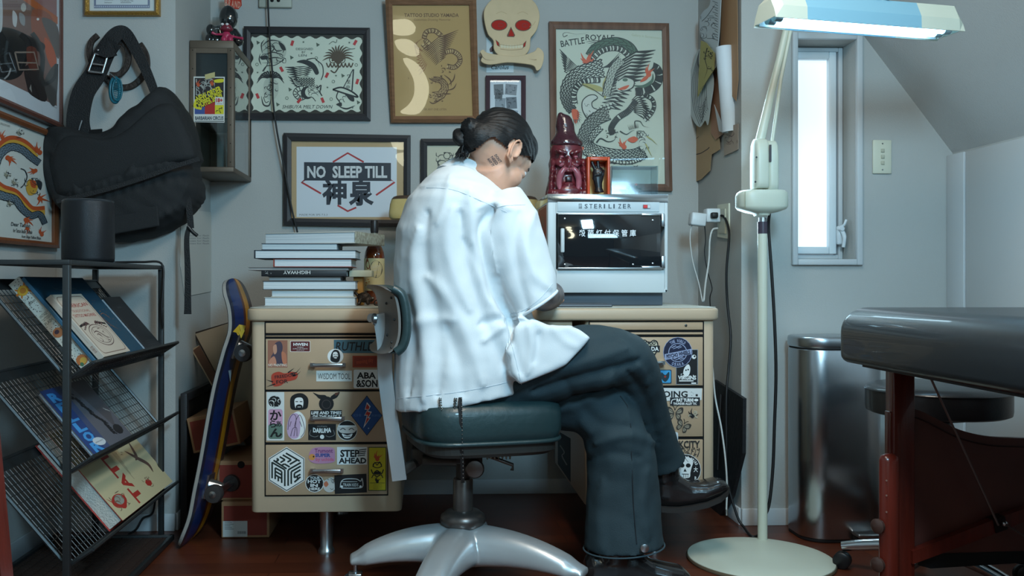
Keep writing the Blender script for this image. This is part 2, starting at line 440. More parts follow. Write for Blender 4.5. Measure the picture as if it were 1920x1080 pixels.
    # ceiling: flat part and the slope that comes down to the closet wall
    p1 = W(1618, 65, YF); p2 = W(1788, 290, YF); sl = (p2.z-p1.z)/(p2.x-p1.x); xt = p1.x-(ZC-p1.z)/(-sl); zr = p1.z+sl*(XR+t-p1.x)
    struct(MB().box((XL-t, -2.2, ZC), (xt+.02, YB+t, ZC+.1)).build('ceiling', M_wall))
    c = MB(); c.prism([(xt, -2.2, ZC), (XR+t, -2.2, zr), (XR+t+.1, -2.2, zr+.05), (xt+.1, -2.2, ZC+.05)], (0, YF+2.2, 0))
    struct(c.build('ceiling_slope', mat('ceiling_paint', (186, 186, 184), .9, bump=.15, bscale=200)))
    # closet doors along the right wall
    zt = p2.z-.004
    struct(MB().box((XR-.022, YF-.10, .0), (XR-.001, YF-.002, zt), bev=.002).build('trim_1', M_trim))
    dr = struct(MB().box((XR-.018, YF-.95, .05), (XR-.001, YF-.106, zt), bev=.002).build('door_1', mat('door_white', (188, 190, 190), .4)))
    struct(MB().box((XR-.018, YF-1.8, .05), (XR-.001, YF-.955, zt), bev=.002).build('door_2', mat('door_white', (188, 190, 190), .4)))
    # baseboards
    bh, bt = .058, .009
    def bb(n, lo, hi): struct(MB().box(lo, hi, bev=.002).build(n, M_trim))
    bb('baseboard_back', (XAL+bt, YB-bt, 0), (XAR-bt, YB-.0005, bh)); bb('baseboard_alcove_right', (XAR-bt, YF+.001, 0), (XAR-.0005, YB, bh))
    bb('baseboard_alcove_left', (XAL+.0005, YF+.001, 0), (XAL+bt, YB, bh))
    bb('baseboard_window', (XAR, YF-bt, 0), (XR-.023, YF-.0005, bh)); bb('baseboard_front_left', (XL+bt, YF-bt, 0), (XAL, YF-.0005, bh))
    bb('baseboard_left', (XL+.0005, -2.19, 0), (XL+bt, YF, bh))
room()

def plate(px0, py0, px1, py1):
    a, b = W(px0, py1, YF), W(px1, py0, YF)
    t = thing('light_switch', 'cream light switch plate on the wall right of the narrow window', 'switch', ((a.x+b.x)/2, YF, (a.z+b.z)/2))
    m = mat('cream_plastic', (205, 205, 186), .4)
    MB().box((a.x, YF-.008, a.z), (b.x, YF-.0005, b.z), bev=.003).build('switch_plate', m, t)
    c = (a+b)/2; k = MB()
    for i in (-1, 0, 1): k.box((c.x-.006, YF-.0125, c.z+i*.021-.006), (c.x+.006, YF-.0078, c.z+i*.021+.006), bev=.0015)
    k.build('switch_key', mat('cream_plastic_dark', (178, 177, 158), .4), t)
    for i in (-1, 1): MB().cyl((c.x, YF-.0078, c.z+i*.045), (c.x, YF-.0095, c.z+i*.045), .0025, n=10).build('screw', mat('screw_metal', (150, 150, 150), .3, 1), t)
plate(1635, 263, 1670, 326)

YAM_N = Vector((0, -math.cos(math.radians(5.6)), -math.sin(math.radians(5.6)))); YAM_P = W(815, 232, YB-.024)
def rear_glow_shapes():
    # glowing ovals and crescent added on the rear wall to reflect in picture glass
    em = mat('reflection_glow', (240, 236, 210), .3, emit=(250, 246, 214), estr=11.)
    Yr = -2.16
    def R(px, py):
        r = ray(px, py).normalized(); p = hit(px, py, YAM_P-YAM_N*.0032, YAM_N); d = r-2*r.dot(YAM_N)*YAM_N
        return p+d*((Yr-p.y)/d.y)
    def shape(name, label, pts, cat):
        q = cr([(x, y, 0) for x, y in [pts[-1]]+pts+[pts[0], pts[1]]], 6)[6:-7]; m = MB(); m.prism([R(p.x, p.y) for p in q], (0, .03, 0), em); o = m.build(name); tag(o, label, cat); return o
    shape('oval_glow_shape', 'upper glowing oval shape added to reflect in the tan poster glass', [(733, 40), (745, 37), (765, 37), (778, 48), (776, 62), (758, 67), (738, 64), (731, 52)], 'lamp')
    shape('oval_glow_shape', 'lower glowing slanted oval shape added to reflect in the tan poster glass', [(740, 78), (755, 73), (772, 77), (785, 90), (784, 104), (768, 105), (748, 94)], 'lamp')
    shape('crescent_glow_shape', 'glowing crescent shape added to reflect in the tan poster glass', [(757, 109), (772, 112), (790, 128), (803, 155), (803, 180), (794, 203), (782, 214), (760, 214), (751, 209), (766, 196), (776, 178), (776, 152), (766, 130), (758, 118)], 'lamp')
rear_glow_shapes()
# ------------------------------------------------------------------ desk with its stickers
YD = 2.68
K = (18, 18, 20); WH = (222, 224, 222)
M_desk = mat('desk_enamel', (188, 166, 140), .38, bump=.03, bscale=40, var=.05, vscale=4)
M_desk_top = mat('desk_top_lino', (178, 176, 164), .3, var=.05, vscale=5)
M_drawer = mat('drawer_enamel', (178, 152, 124), .4, var=.05, vscale=5)
M_alu = mat('brushed_aluminium', (190, 192, 194), .28, 1)
M_blackgap = mat('dark_gap', (16, 14, 13), .8)
def rounded_slab(mb, x0, x1, y0, y1, z0, z1, r, bev, mt, n=6):
    pts = []
    for cx_, cy_, a0 in ((x1-r, y0+r, -90), (x1-r, y1-r, 0), (x0+r, y1-r, 90), (x0+r, y0+r, 180)):
        for k in range(n+1):
            a = math.radians(a0+90*k/n); pts.append((cx_, cy_, math.cos(a), math.sin(a)))
    rings = []
    for rr, z in ((r-bev, z0), (r-bev*.3, z0+bev*.3), (r, z0+bev), (r, z1-bev), (r-bev*.3, z1-bev*.3), (r-bev, z1)):
        rings.append([(cx_+rr*ca, cy_+rr*sa, z) for cx_, cy_, ca, sa in pts])
    mb.loft(rings, mt)
def build_desk():
    A = W(459, 577, YD); B = W(1354, 601, YD)
    zt = A.z; zb = B.z; x0, x1 = A.x, B.x; yb = 3.42
    t = thing('steel_desk', 'long beige enamelled steel desk covered in stickers, against the alcove wall', 'desk', ((x0+x1)/2, (YD+yb)/2, 0))
    b = MB(); rounded_slab(b, x0, x1, YD, yb, zb, zt-.003, .045, .007, M_desk); b.build('desk_rim', None, t)
    b = MB(); rounded_slab(b, x0+.006, x1-.006, YD+.006, yb-.006, zt-.003, zt, .04, .001, M_desk_top); b.build('desk_top', None, t)
    st_objs = {}
    yf = YD+.014
    def drawer(px0, py0, px1, py1, handle=None, par=None, y=yf):
        a = W(px0+1, py1-1.2, y-.006); c = W(px1-1, py0+1.2, y-.006)
        d = MB().box((a.x, y-.006, a.z), (c.x, y+.004, c.z), M_drawer, bev=.0015).build('drawer', None, t)
        if handle:
            hx, hy, hw = handle
            p = W(hx, hy, y-.02); q = W(hx+hw, hy, y-.02)
            h = MB(); h.box((p.x+.006, y-.030, p.z-.006), (q.x-.006, y-.022, p.z+.006), M_alu, bev=.003)
            for k, xx in ((0, p.x), (1, q.x-.013)): h.prism([(xx, y-.006, p.z-.006), (xx+.013, y-.006, p.z-.006), (xx+.013, y-.029, p.z-.004), (xx, y-.029, p.z-.004)], (0, 0, .011), M_alu)
            h.build('handle', M_alu, d)
        return d
    # left pedestal
    def pedestal(pl, pr, pt, pb):
        a = W(pl, pb, yf); c = W(pr, pt, yf); b = MB()
        rounded_slab(b, a.x, c.x, yf, 3.36, a.z, zb, .022, .004, M_desk); return b.build('pedestal', None, t)
    pL = pedestal(470, 753, 600, 962); pR = pedestal(1098, 1341, 600, 949)
    for (x_0, x_1, y_0, y_1) in ((496, 728, 602, 931), (1104, 1320, 602, 920)):
        a = W(x_0, y_1, yf); c = W(x_1, y_0, yf)
        MB().box((a.x, yf-.0006, a.z), (c.x, yf+.0005, c.z), M_blackgap).build('drawer_opening', None, t)
    drawer(497, 604, 727, 626); drawer(497, 628, 727, 632.5)
    d1 = drawer(497, 634, 727, 732, (582, 684.5, 66)); d2 = drawer(497, 733, 727, 831, (582, 785, 64)); d3 = drawer(497, 832, 727, 930, (582, 883, 62))
    drawer(1105, 603, 1319, 620); drawer(1105, 622, 1319, 629)
    e1 = drawer(1105, 631, 1319, 725, (1180, 681, 66)); e2 = drawer(1105, 727, 1319, 821, (1176, 775, 64)); e3 = drawer(1105, 823, 1319, 918, (1176, 872, 64))
    # centre drawer between the pedestals
    a = W(760, 612, YD+.02); c = W(1073, 601, YD+.02)
    MB().box((a.x, YD+.02, a.z-.02), (c.x, 3.3, zb-.001), M_drawer, bev=.002).build('centre_drawer', None, t)
    # feet
    for (px, yy) in ((612, 2.80), (612, 3.28), (1226, 2.80), (1226, 3.28)):
        c = W(px, 962, 2.80); x = c.x if px < 900 else W(1226, 960, 2.8).x; zp = W(470, 962, yf).z if px < 900 else W(1098, 949, yf).z
        l = MB(); l.lathe([(.027, zp+.002), (.027, zp-.006), (.022, zp-.012), (.019, .02), (.024, .012), (.026, .006), (.026, 0)], (x, yy, 0), M_alu, 20); l.build('leg', None, t)
    # keyhole
    a = W(1286, 610, yf-.006)
    MB().lathe([(.004, 0), (.004, .002), (.002, .0025)], (a.x, yf-.0055, a.z), mat('key_steel', (90, 88, 84), .4, 1), 12, axis=(0, -1, 0)).build('keyhole', None, t)
    P = ywall(yf-.0062)
    cnt = [0]
    def S(par, name='sticker', lab=None):
        s = Art(P, (0, -1, 0)); s.q = cnt[0]+4
        def done():
            cnt[0] = s.q
            o = s.build(name, None, par)
            if lab: o['label'] = lab
            return o
        return s, done
    RED = (168, 60, 40)
    # ---- drawer 1
    s, f = S(d1, lab='portrait photo sticker'); s.rect(502, 638, 539, 689, (150, 100, 80)); s.up().blob([(515, 645), (525, 640), (530, 650), (528, 668), (534, 680), (520, 685), (508, 672), (513, 660)], (70, 60, 75)); s.up().blob([(512, 650), (518, 646), (519, 660), (514, 664)], (190, 140, 115)); s.blob([(505, 676), (514, 668), (518, 682), (506, 684)], (190, 130, 105)); s.blob([(528, 660), (536, 664), (537, 682), (530, 680)], (185, 115, 85)); s.up().text('NO PAINTING', 503, 682, 538, 687, (225, 215, 200), .01); f()
    s, f = S(d1, lab='dark red rectangular sticker'); s.rrect(544, 639, 582, 660, 2, (225, 215, 205)); s.up().rrect(545, 640, 581, 659, 1.5, (90, 30, 32)); s.up().text('HWEN', 550, 643, 577, 648.5, WH, .04); s.text('WORLD', 557, 650, 569, 652, WH); s.text('SUPPLY CO TOKYO', 549, 653, 577, 655, WH); s.text('JAPAN', 556, 656, 570, 657.5, WH); f()
    s, f = S(d1, lab='teal lettered sticker'); s.rect(626, 637, 712, 662, (62, 98, 112)); s.up().text('RUTHLESS', 630, 641, 716, 658, K, .015, shear=.15); f()
    s, f = S(d1, lab='white oval portrait sticker'); s.disc(629, 668, 15, WH, 14); s.up().blob([(620, 676), (621, 664), (627, 656), (635, 658), (638, 668), (636, 677), (630, 680)], K); s.up().blob([(624, 668), (625, 661), (631, 660), (634, 666), (631, 672), (626, 671)], WH); s.up().line([(625, 665), (629, 665)], 1, K); s.line([(630.5, 665), (634, 665)], 1, K); s.curve([(625, 670), (629, 668.5), (633, 670)], 1.5, K); f()
    s, f = S(d1, lab='orange red rectangular sticker'); s.rrect(661, 667, 707, 689, 1, (158, 62, 36)); s.up().rect(664, 669.5, 706, 686.5, (135, 50, 34)); s.up().text('moving sky', 668, 673, 700, 683, (180, 75, 45), .01, rot=-.15); f()
    s, f = S(d1, lab='red glove sticker with black spikes'); s.blob([(510, 702), (522, 697), (534, 700), (546, 697), (558, 700), (556, 710), (546, 714), (536, 716), (526, 723), (513, 724), (509, 714)], RED); s.up()
    for q in ([(545, 701), (556, 698), (564, 689)], [(550, 705), (558, 702), (564, 696)], [(512, 716), (505, 714), (499, 712)], [(516, 720), (506, 723), (499, 726)], [(540, 699), (548, 693), (552, 690)]): s.line(q, 2.6, K, 1)
    s.text('FREEDOM', 515, 702, 554, 708, K, .02, rot=-.12); s.text('FOR', 518, 712, 540, 719, K, .02, rot=-.1); f()
    s, f = S(d1, lab='white rectangular name sticker'); s.rect(593, 695, 660, 715, (205, 210, 206)); s.up().text('WISDOM TOOL', 596, 700, 657, 711, K); f()
    s, f = S(d1, lab='white block letter sticker'); s.rrect(663, 693, 711, 728, 3, WH); s.up().text('ABA', 669, 698, 705, 710, K, .035); s.text('&SON', 668, 712, 708, 726, K, .035); f()
    # ---- drawer 2
    s, f = S(d2, lab='tall white sticker with large kana'); s.rect(500, 735, 533, 826, (208, 212, 210)); s.up().disc(515, 753, 12, K, 11); s.up().scribble(505, 743, 526, 763, 12, 1.2, (208, 212, 210), 3); s.rrect(503, 767, 530, 823, 5, (196, 150, 176)); s.up().rrect(503, 795, 530, 823, 5, (96, 120, 108)); s.up().text('か', 506, 769, 528, 788, K, .03); s.text('ら', 506, 788, 518, 802, K, .03); s.text('あ', 517, 789, 528, 800, K, .02); s.text('ん', 506, 803, 529, 820, K, .04); f()
    s, f = S(d2, lab='black round hair portrait sticker'); s.blob([(544, 756), (546, 744), (556, 738), (568, 738), (577, 746), (578, 758), (573, 767), (548, 768)], K); s.up().blob([(552, 752), (556, 746), (566, 746), (569, 754), (566, 766), (555, 766)], WH); s.up().line([(554, 753), (559, 753)], 1.6, K); s.line([(562, 753), (567, 753)], 1.6, K); s.blob([(555, 761), (561, 758), (567, 761), (565, 768), (556, 768)], K); s.up().line([(558, 763), (564, 763)], 1, WH); f()
    s, f = S(d2, lab='black horned figure sticker'); s.blob([(593, 742), (587, 736), (598, 740), (610, 741), (614, 748), (600, 748)], K); s.blob([(620, 744), (628, 738), (637, 735), (632, 745), (622, 749)], K); s.disc(612, 757, 14, K); s.up().ring(612, 758, 8, 1.2, (70, 60, 58)); s.blob([(628, 737), (636, 736), (630, 742)], (90, 50, 34)); f()
    s, f = S(d2, lab='white on black slogan sticker'); s.rect(582, 769, 641, 784, K); s.up().text('LIFE AND TIMES', 584, 771, 640, 777, WH, .03, shear=.12); s.text('OF THE PAST 2', 586, 778.5, 638, 783, WH, .03, shear=.12); f()
    s, f = S(d2, lab='pink and white praying hands sticker')
    s.blob([(541, 800), (544, 783), (552, 774), (562, 772), (572, 784), (573, 802), (568, 818), (556, 824), (544, 820)], WH); s.up()
    s.blob([(538, 806), (541, 786), (548, 776), (558, 776), (563, 788), (562, 812), (556, 822), (543, 820)], (188, 160, 190)); s.up()
    for q in ([(540, 806), (542, 788), (549, 777), (555, 782), (554, 800), (551, 818)], [(552, 800), (556, 786), (562, 778), (568, 790), (571, 808), (564, 820)], [(545, 818), (549, 804), (556, 802), (557, 818)], [(543, 800), (546, 790)], [(566, 800), (562, 790)]): s.curve(q, 1.1, (70, 50, 70))
    f()
    s, f = S(d2, lab='black winged lettering sticker'); s.rect(578, 795, 630, 825, K); s.up().text('DARUMA', 587, 803, 621, 812, WH, .05, arc=-1.5); s.text('HUMAN', 595, 798, 613, 801, (140, 140, 138)); s.disc(604, 819, 4, WH); s.curve([(583, 806), (581, 815), (590, 819), (597, 817)], 1, (120, 120, 118)); s.curve([(625, 806), (627, 815), (618, 819), (611, 817)], 1, (120, 120, 118)); f()
    s, f = S(d2, lab='round black grinning face sticker'); s.disc(651, 807, 19, WH); s.up().disc(651, 807, 18, K); s.up().blob([(634, 801), (668, 801), (667, 808), (660, 812), (642, 812), (635, 808)], (200, 196, 190)); s.up()
    s.line([(634, 799), (668, 799)], 3, WH); s.up(); [s.curve([(x-5, 806), (x, 803), (x+5, 806)], 1.4, K) for x in (643, 659)]; s.blob([(641, 813), (651, 816), (661, 813), (656, 821), (646, 821)], WH); s.up().line([(645, 818), (657, 818)], 1.4, K); f()
    s, f = S(d2, lab='blue diamond sticker with red lightning bolt'); s.poly([(688, 741.5), (717, 779), (688, 817), (658, 779)], K); s.up().poly([(688, 743), (716, 779), (688, 815.5), (659.5, 779)], (30, 74, 132)); s.up()
    s.poly([(688, 754), (684, 768), (689, 768), (683, 779), (688, 779), (681, 803), (695, 783), (691, 783), (697, 772), (690, 771), (695, 762)], (215, 215, 215)); s.up().poly([(688, 757), (685, 767), (690, 767), (684.5, 778), (689.5, 778), (684, 797), (693.5, 784), (689, 784), (695.5, 773.5), (689, 772), (693, 763)], (176, 46, 40)); s.text('CHI', 663, 776, 677, 781, (60, 96, 150), .08); s.text('KISSJ', 697, 777, 714, 782, (60, 96, 150), .08); s.disc(691, 803, 1.3, (150, 170, 195)); f()
    # ---- drawer 3
    s, f = S(d3, lab='hexagonal maze letter sticker'); hx = lambda r: [(537.5+r*math.sin(PI/3*k), 880-r*1.08*math.cos(PI/3*k)) for k in range(6)]
    s.poly(hx(39), WH); s.up().poly(hx(37.6), (30, 42, 40)); s.up().poly(hx(36), WH); s.up()
    D = (26, 38, 36)
    def iso(face, segs):
        for (u0, v0, u1, v1) in segs:
            pts = []
            for u, v in ((u0, v0), (u1, v1)):
                if face == 0: x = 537.5+(u-v)*29; y = 847+(u+v)*16.8
                elif face == 1: x = 508+u*29; y = 864+u*16.8+v*33
                else: x = 537.5+u*29; y = 881-u*16.8+v*33
                pts.append((x, y))
            s.line(pts, 3.2, D)
    g = [(0.05, .1, .95, .1), (.05, .3, .6, .3), (.6, .3, .6, .55), (.8, .1, .8, .6), (.05, .5, .4, .5), (.4, .5, .4, .8), (.05, .7, .2, .7), (.2, .7, .2, .95), (.6, .75, .95, .75), (.6, .75, .6, .95), (.05, .9, .95, .95)]
    iso(0, g); iso(1, [(.08, .02, .08, .95), (.08, .05, .9, .05), (.9, .05, .9, .98), (.28, .25, .28, .9), (.28, .25, .7, .25), (.7, .25, .7, .9), (.28, .45, .7, .45), (.28, .65, .7, .65), (.48, .65, .48, .92)]); iso(2, [(.1, .05, .1, .95), (.1, .05, .92, .05), (.3, .25, .3, .95), (.3, .25, .92, .25), (.5, .45, .9, .45), (.5, .45, .5, .7), (.5, .7, .9, .7), (.7, .7, .7, .95), (.9, .85, .5, .95)]); f()
    s, f = S(d3, lab='pink and purple cartoon lettering sticker'); s.blob([(582, 845), (592, 839), (612, 838), (626, 841), (628, 855), (626, 866), (606, 869), (588, 868), (579, 860)], (180, 130, 160)); s.up().text('Trumont', 590, 841, 624, 849, (120, 60, 110), .03); s.text('SUPER', 591, 850, 620, 857, (70, 80, 140), .06); s.text('by uchida', 592, 858, 626, 866, (190, 90, 120), .03); s.disc(585, 857, 6, (206, 140, 70)); s.up().disc(588, 856, 1.6, K); f()
    s, f = S(d3, lab='white rectangular block letter sticker'); s.rect(632, 838, 688, 871, WH); s.up().text('STEP', 638, 843, 674, 857, K, .04); s.text('AHEAD', 635, 858, 687, 869, K, .04); [s.line([(673+i*-.8, 844+i*3.6), (687-i*.8, 842+i*3.6)], 1.8, K) for i in range(4)]; f()
    s, f = S(d3, lab='yellow tall sticker with flames'); s.rect(690.5, 838, 724.5, 920, (52, 66, 38)); s.up().rect(692, 839.5, 723, 918.5, (196, 182, 36)); s.up().rect(693.5, 905, 721.5, 906, (90, 90, 30))
    s.flame(707.5, 861, 13, (190, 80, 40), 5); s.flame(707.5, 903, 9, K, 5); s.ring(707.5, 872, 8, 1.6, K, 5); s.up(); s.curve([(699, 875), (703, 867), (707, 872), (712, 866), (716, 875)], 1.6, K)
    s.curve([(696, 880), (700, 888), (707, 882), (715, 888), (719, 880)], 2, K); s.rect(701, 884, 714, 889, K); s.curve([(697, 896), (701, 890), (707, 894), (714, 890), (718, 896)], 1.6, K); s.line([(699, 890), (716, 890)], 1.2, K)
    for i, tx in enumerate(('LIVE LOVE', 'TATTOO', 'RESPECT')): s.text(tx, 700, 907.5+i*3.4, 716, 909.8+i*3.4, (130, 120, 40))
    f()
    s, f = S(d3, lab='round black lettering sticker'); s.disc(590, 906, 17.5, WH, 17); s.up().disc(590, 906, 16.2, K, 15.8); s.up().text('YOUR', 581, 893, 600, 898.5, WH, .03); s.text('HOT', 577, 899, 602, 906, WH, .04); s.text('IN', 582, 907, 596, 913, WH, .04); s.text('HERE', 580, 914, 600, 919, WH, .03); f()
    s, f = S(d3, lab='white cartoon figure sticker'); s.blob([(606, 904), (614, 898), (624, 895), (627, 905), (628, 918), (618, 923), (608, 918)], (196, 192, 186)); s.up().blob([(607, 907), (612, 902), (616, 908), (611, 913)], (190, 110, 80)); s.scribble(615, 897, 627, 921, 9, .9, K, 5); f()
    s, f = S(d3, lab='black sticker with white train drawing'); s.poly([(627, 891), (687, 888), (688, 923), (628, 926)], K); s.up(); s.curve([(638, 914), (640, 903), (648, 898), (668, 898), (676, 902), (679, 897), (680, 912), (668, 915), (640, 915)], 1.6, (190, 192, 190)); s.text('TRAIN KIDS', 643, 906, 672, 912, (190, 192, 190), .02); s.line([(641, 903), (670, 903)], 1.1, (190, 192, 190)); s.disc(641, 912, 2.2, WH); s.disc(676, 912, 2.2, WH); f()
    # ---- right drawer 1
    s, f = S(e1, lab='black heart outline sticker with studio lettering')
    s.blob([(1218, 681), (1205, 664), (1196, 648), (1201, 638), (1210, 637), (1217, 642), (1225, 637), (1233, 641), (1234, 654), (1228, 666)], K); s.up().blob([(1218, 677), (1207, 662), (1199, 648), (1203, 640), (1210, 639), (1217, 645), (1225, 639), (1231, 643), (1232, 653), (1226, 665)], (188, 180, 158)); s.up()
    s.text('TATTOO', 1200, 640, 1229, 648, K, .05, arc=-1); s.rect(1191, 648, 1237, 660, K); s.up().text('YAMADA', 1193, 650, 1235, 658, WH, .03); s.text('STUDIO', 1208, 662, 1228, 670, K, .04); f()
    s, f = S(e1, lab='black rectangular skeleton sticker'); s.rect(1267, 655, 1308.5, 721, (150, 155, 160)); s.rect(1268, 656, 1307.5, 720, K)
    s.blob([(1281, 700), (1283, 690), (1290, 683), (1294, 690), (1292, 702), (1286, 706)], WH); s.disc(1301, 669, 4, WH); s.up(); s.disc(1302, 668, 1.8, K); s.disc(1286, 694, 1.5, K); s.disc(1290, 693, 1.5, K); s.scribble(1276, 698, 1300, 706, 9, 1.6, WH, 4); s.text('VIRGINS', 1271, 704, 1305, 712, WH, .04); s.rect(1273, 713, 1300, 715, WH); s.rect(1296, 717, 1305, 719.5, WH); f()
    s, f = S(e1, lab='round navy sticker'); s.disc(1270.5, 660.5, 27.5, (150, 160, 190), 28.5); s.up().disc(1270.5, 660.5, 26.6, (16, 22, 52), 27.6); s.up().ring(1270.5, 661, 17, 1.3, (150, 160, 190)); s.up()
    s.arctext('THE WORLD', 1270.5, 661, 22, 130, 50, 6, (150, 160, 190), .03); s.arctext('OSAKA', 1270.5, 661, 22.3, 240, 300, 6, (150, 160, 190), .03, inside=True)
    s.poly([(1246, 664), (1296, 654), (1296, 664), (1247, 675)], (150, 160, 190)); s.up().text('PSYCHO WHEELS', 1249, 660.5, 1294, 668.5, (16, 22, 52), .05, rot=-.2)
    for (x, y) in ((1268, 650), (1272, 671)): s.line([(x-9, y+2), (x-1, y-2), (x, y+1), (x+8, y-2)], 1.5, (150, 160, 190)); s.line([(x-6, y+4), (x+2, y+1), (x+3, y+3), (x+10, y)], 1.2, (150, 160, 190))
    f()
    s, f = S(e1, lab='small blue insect sticker'); s.rrect(1235, 693, 1259, 719, 2, (30, 60, 80)); s.up().rrect(1236.5, 694.5, 1257.5, 717.5, 2, (60, 150, 200)); s.up().blob([(1240, 698), (1247, 703), (1254, 697), (1254, 708), (1247, 716), (1240, 709)], (25, 50, 60)); s.up().disc(1247, 706, 2.2, (140, 50, 40)); f()
    s, f = S(e1, lab='dark blue sticker edge'); s.rect(1218, 692, 1228, 718, (30, 44, 84)); s.up().text('B', 1220, 697, 1227, 708, (160, 170, 190), .04); f()
    # ---- right drawer 2
    s, f = S(e2, lab='white sticker with stencil lettering'); s.poly([(1222, 727), (1316, 728), (1315, 750), (1222, 752)], (208, 210, 208)); s.up().text('DOING', 1229, 733, 1289, 745, K, .03); s.scribble(1293, 735, 1306, 742, 5, .9, (90, 92, 94), 8); s.rect(1304, 739, 1308, 743, K); f()
    s, f = S(e2, lab='small black bar sticker with white lettering'); s.rect(1256, 745, 1312, 760, (24, 28, 34)); s.up(3).text('RAT TURN!', 1268, 746.5, 1300, 753.5, WH, .06); s.text('THUNDER ALLEY T/C', 1262, 754.5, 1306, 759, WH, .04); s.disc(1305, 750, 4, WH, 2.5); s.curve([(1258, 757), (1260, 750), (1267, 748)], 1.5, WH); f()
    def butterfly(s, x, y, r, rot=0):
        c_, s_ = math.cos(rot), math.sin(rot); T = lambda u, v: (x+(u*c_-v*s_)*r, y+(u*s_+v*c_)*r)
        for sg in (-1, 1):
            s.blob([T(sg*.08, -.1), T(sg*.5, -.7), T(sg*1, -.75), T(sg*.95, -.1), T(sg*.3, .1)], (58, 52, 46)); s.blob([T(sg*.1, .05), T(sg*.7, .1), T(sg*.75, .6), T(sg*.35, .75)], (58, 52, 46))
        s.up()
        for sg in (-1, 1):
            s.blob([T(sg*.2, -.15), T(sg*.5, -.5), T(sg*.8, -.5), T(sg*.8, -.15), T(sg*.35, -.02)], (140, 130, 112)); s.blob([T(sg*.2, .15), T(sg*.6, .18), T(sg*.62, .5), T(sg*.36, .6)], (140, 130, 112))
        s.up(); s.line([T(0, -.5), T(0, .7)], r*.16, K, 2)
        for sg in (-1, 1): s.curve([T(0, -.4), T(sg*.15, -.8), T(sg*.4, -1)], 1, K); s.line([T(sg*.15, -.1), T(sg*.85, -.5)], .8, K); s.line([T(sg*.15, .1), T(sg*.6, .5)], .8, K)
    s, f = S(e2, lab='grey butterfly decal'); butterfly(s, 1265, 775, 15, .05); f()
    s, f = S(e2, lab='small butterfly decal'); butterfly(s, 1280, 799, 13, .5); f()
    s, f = S(e2, lab='black flaming decal'); s.flame(1298, 780, 12, K, 5, -2.9, -.3); s.scribble(1287, 770, 1311, 783, 8, 1.5, (188, 180, 158), 6); f()
    s, f = S(e2, lab='dark blue sticker edge'); s.poly([(1224, 755), (1237, 756), (1235, 772), (1226, 770)], (26, 44, 104)); f()
    s, f = S(e2, lab='white sticker with cut lettering'); s.rrect(1249, 810, 1271, 828, 3, (196, 206, 212)); s.up().text('OUR', 1251, 812, 1269, 819, K, .08); s.text('SKATE CLUB', 1253, 821, 1269, 823, (90, 100, 150)); f()
    # ---- right drawer 3
    s, f = S(e3, lab='black gothic lettering decal'); s.text('OSKCITY', 1255, 826, 1312, 840, (40, 38, 36), .03); s.scribble(1258, 838, 1311, 855, 26, 1.7, (46, 44, 42), 9)
    for i in range(8): s.line([(1258+i*7, 856), (1262+i*7, 846), (1260+i*7, 838)], 2, (46, 44, 42), 1)
    f()
    s, f = S(e3, lab='round black skull sticker'); s.disc(1284.5, 880.5, 29.5, WH); s.up().disc(1284.5, 880.5, 28.6, K); s.up(); s.arctext('CUSTOM-OLD-WEIRD', 1284.5, 880.5, 23.5, 158, 22, 5, WH, .05)
    s.blob([(1271, 876), (1269, 866), (1275, 858), (1285, 856), (1295, 859), (1299, 867), (1296, 877), (1294, 886), (1292, 895), (1277, 895), (1274, 885)], WH); s.up()
    for x in (1278.5, 1290): s.disc(x, 872.5, 4.6, K, 4)
    s.poly([(1284, 878), (1281, 884), (1287, 884)], K); s.rect(1278, 888, 1291, 889.4, K); [s.rect(x, 888, x+1, 895, K) for x in (1281, 1285, 1289)]; s.line([(1276, 861), (1283, 857), (1290, 866)], .8, K); s.text('大', 1260, 875, 1268, 885, WH, .02); s.text('大', 1300, 875, 1308, 885, WH, .02); s.text('R', 1302, 893, 1306, 899, WH, .02); f()
    # sticker on the inner side of the right pedestal
    xi = W(1098, 949, yf).x; Pi = photo_plane((xi, 0, 0), (1, 0, 0))
    s = Art(Pi, (-1, 0, 0)); s.q = 40; s.poly([(1046, 808), (1070, 822), (1070, 905), (1046, 870)], (28, 30, 34)); s.up().curve([(1050, 835), (1058, 848), (1054, 855), (1063, 872)], 2.2, (150, 150, 150)); o = s.build('sticker', None, pR); o['label'] = 'black sticker on the inner side of the pedestal'
    return zt
ZDESK = build_desk()
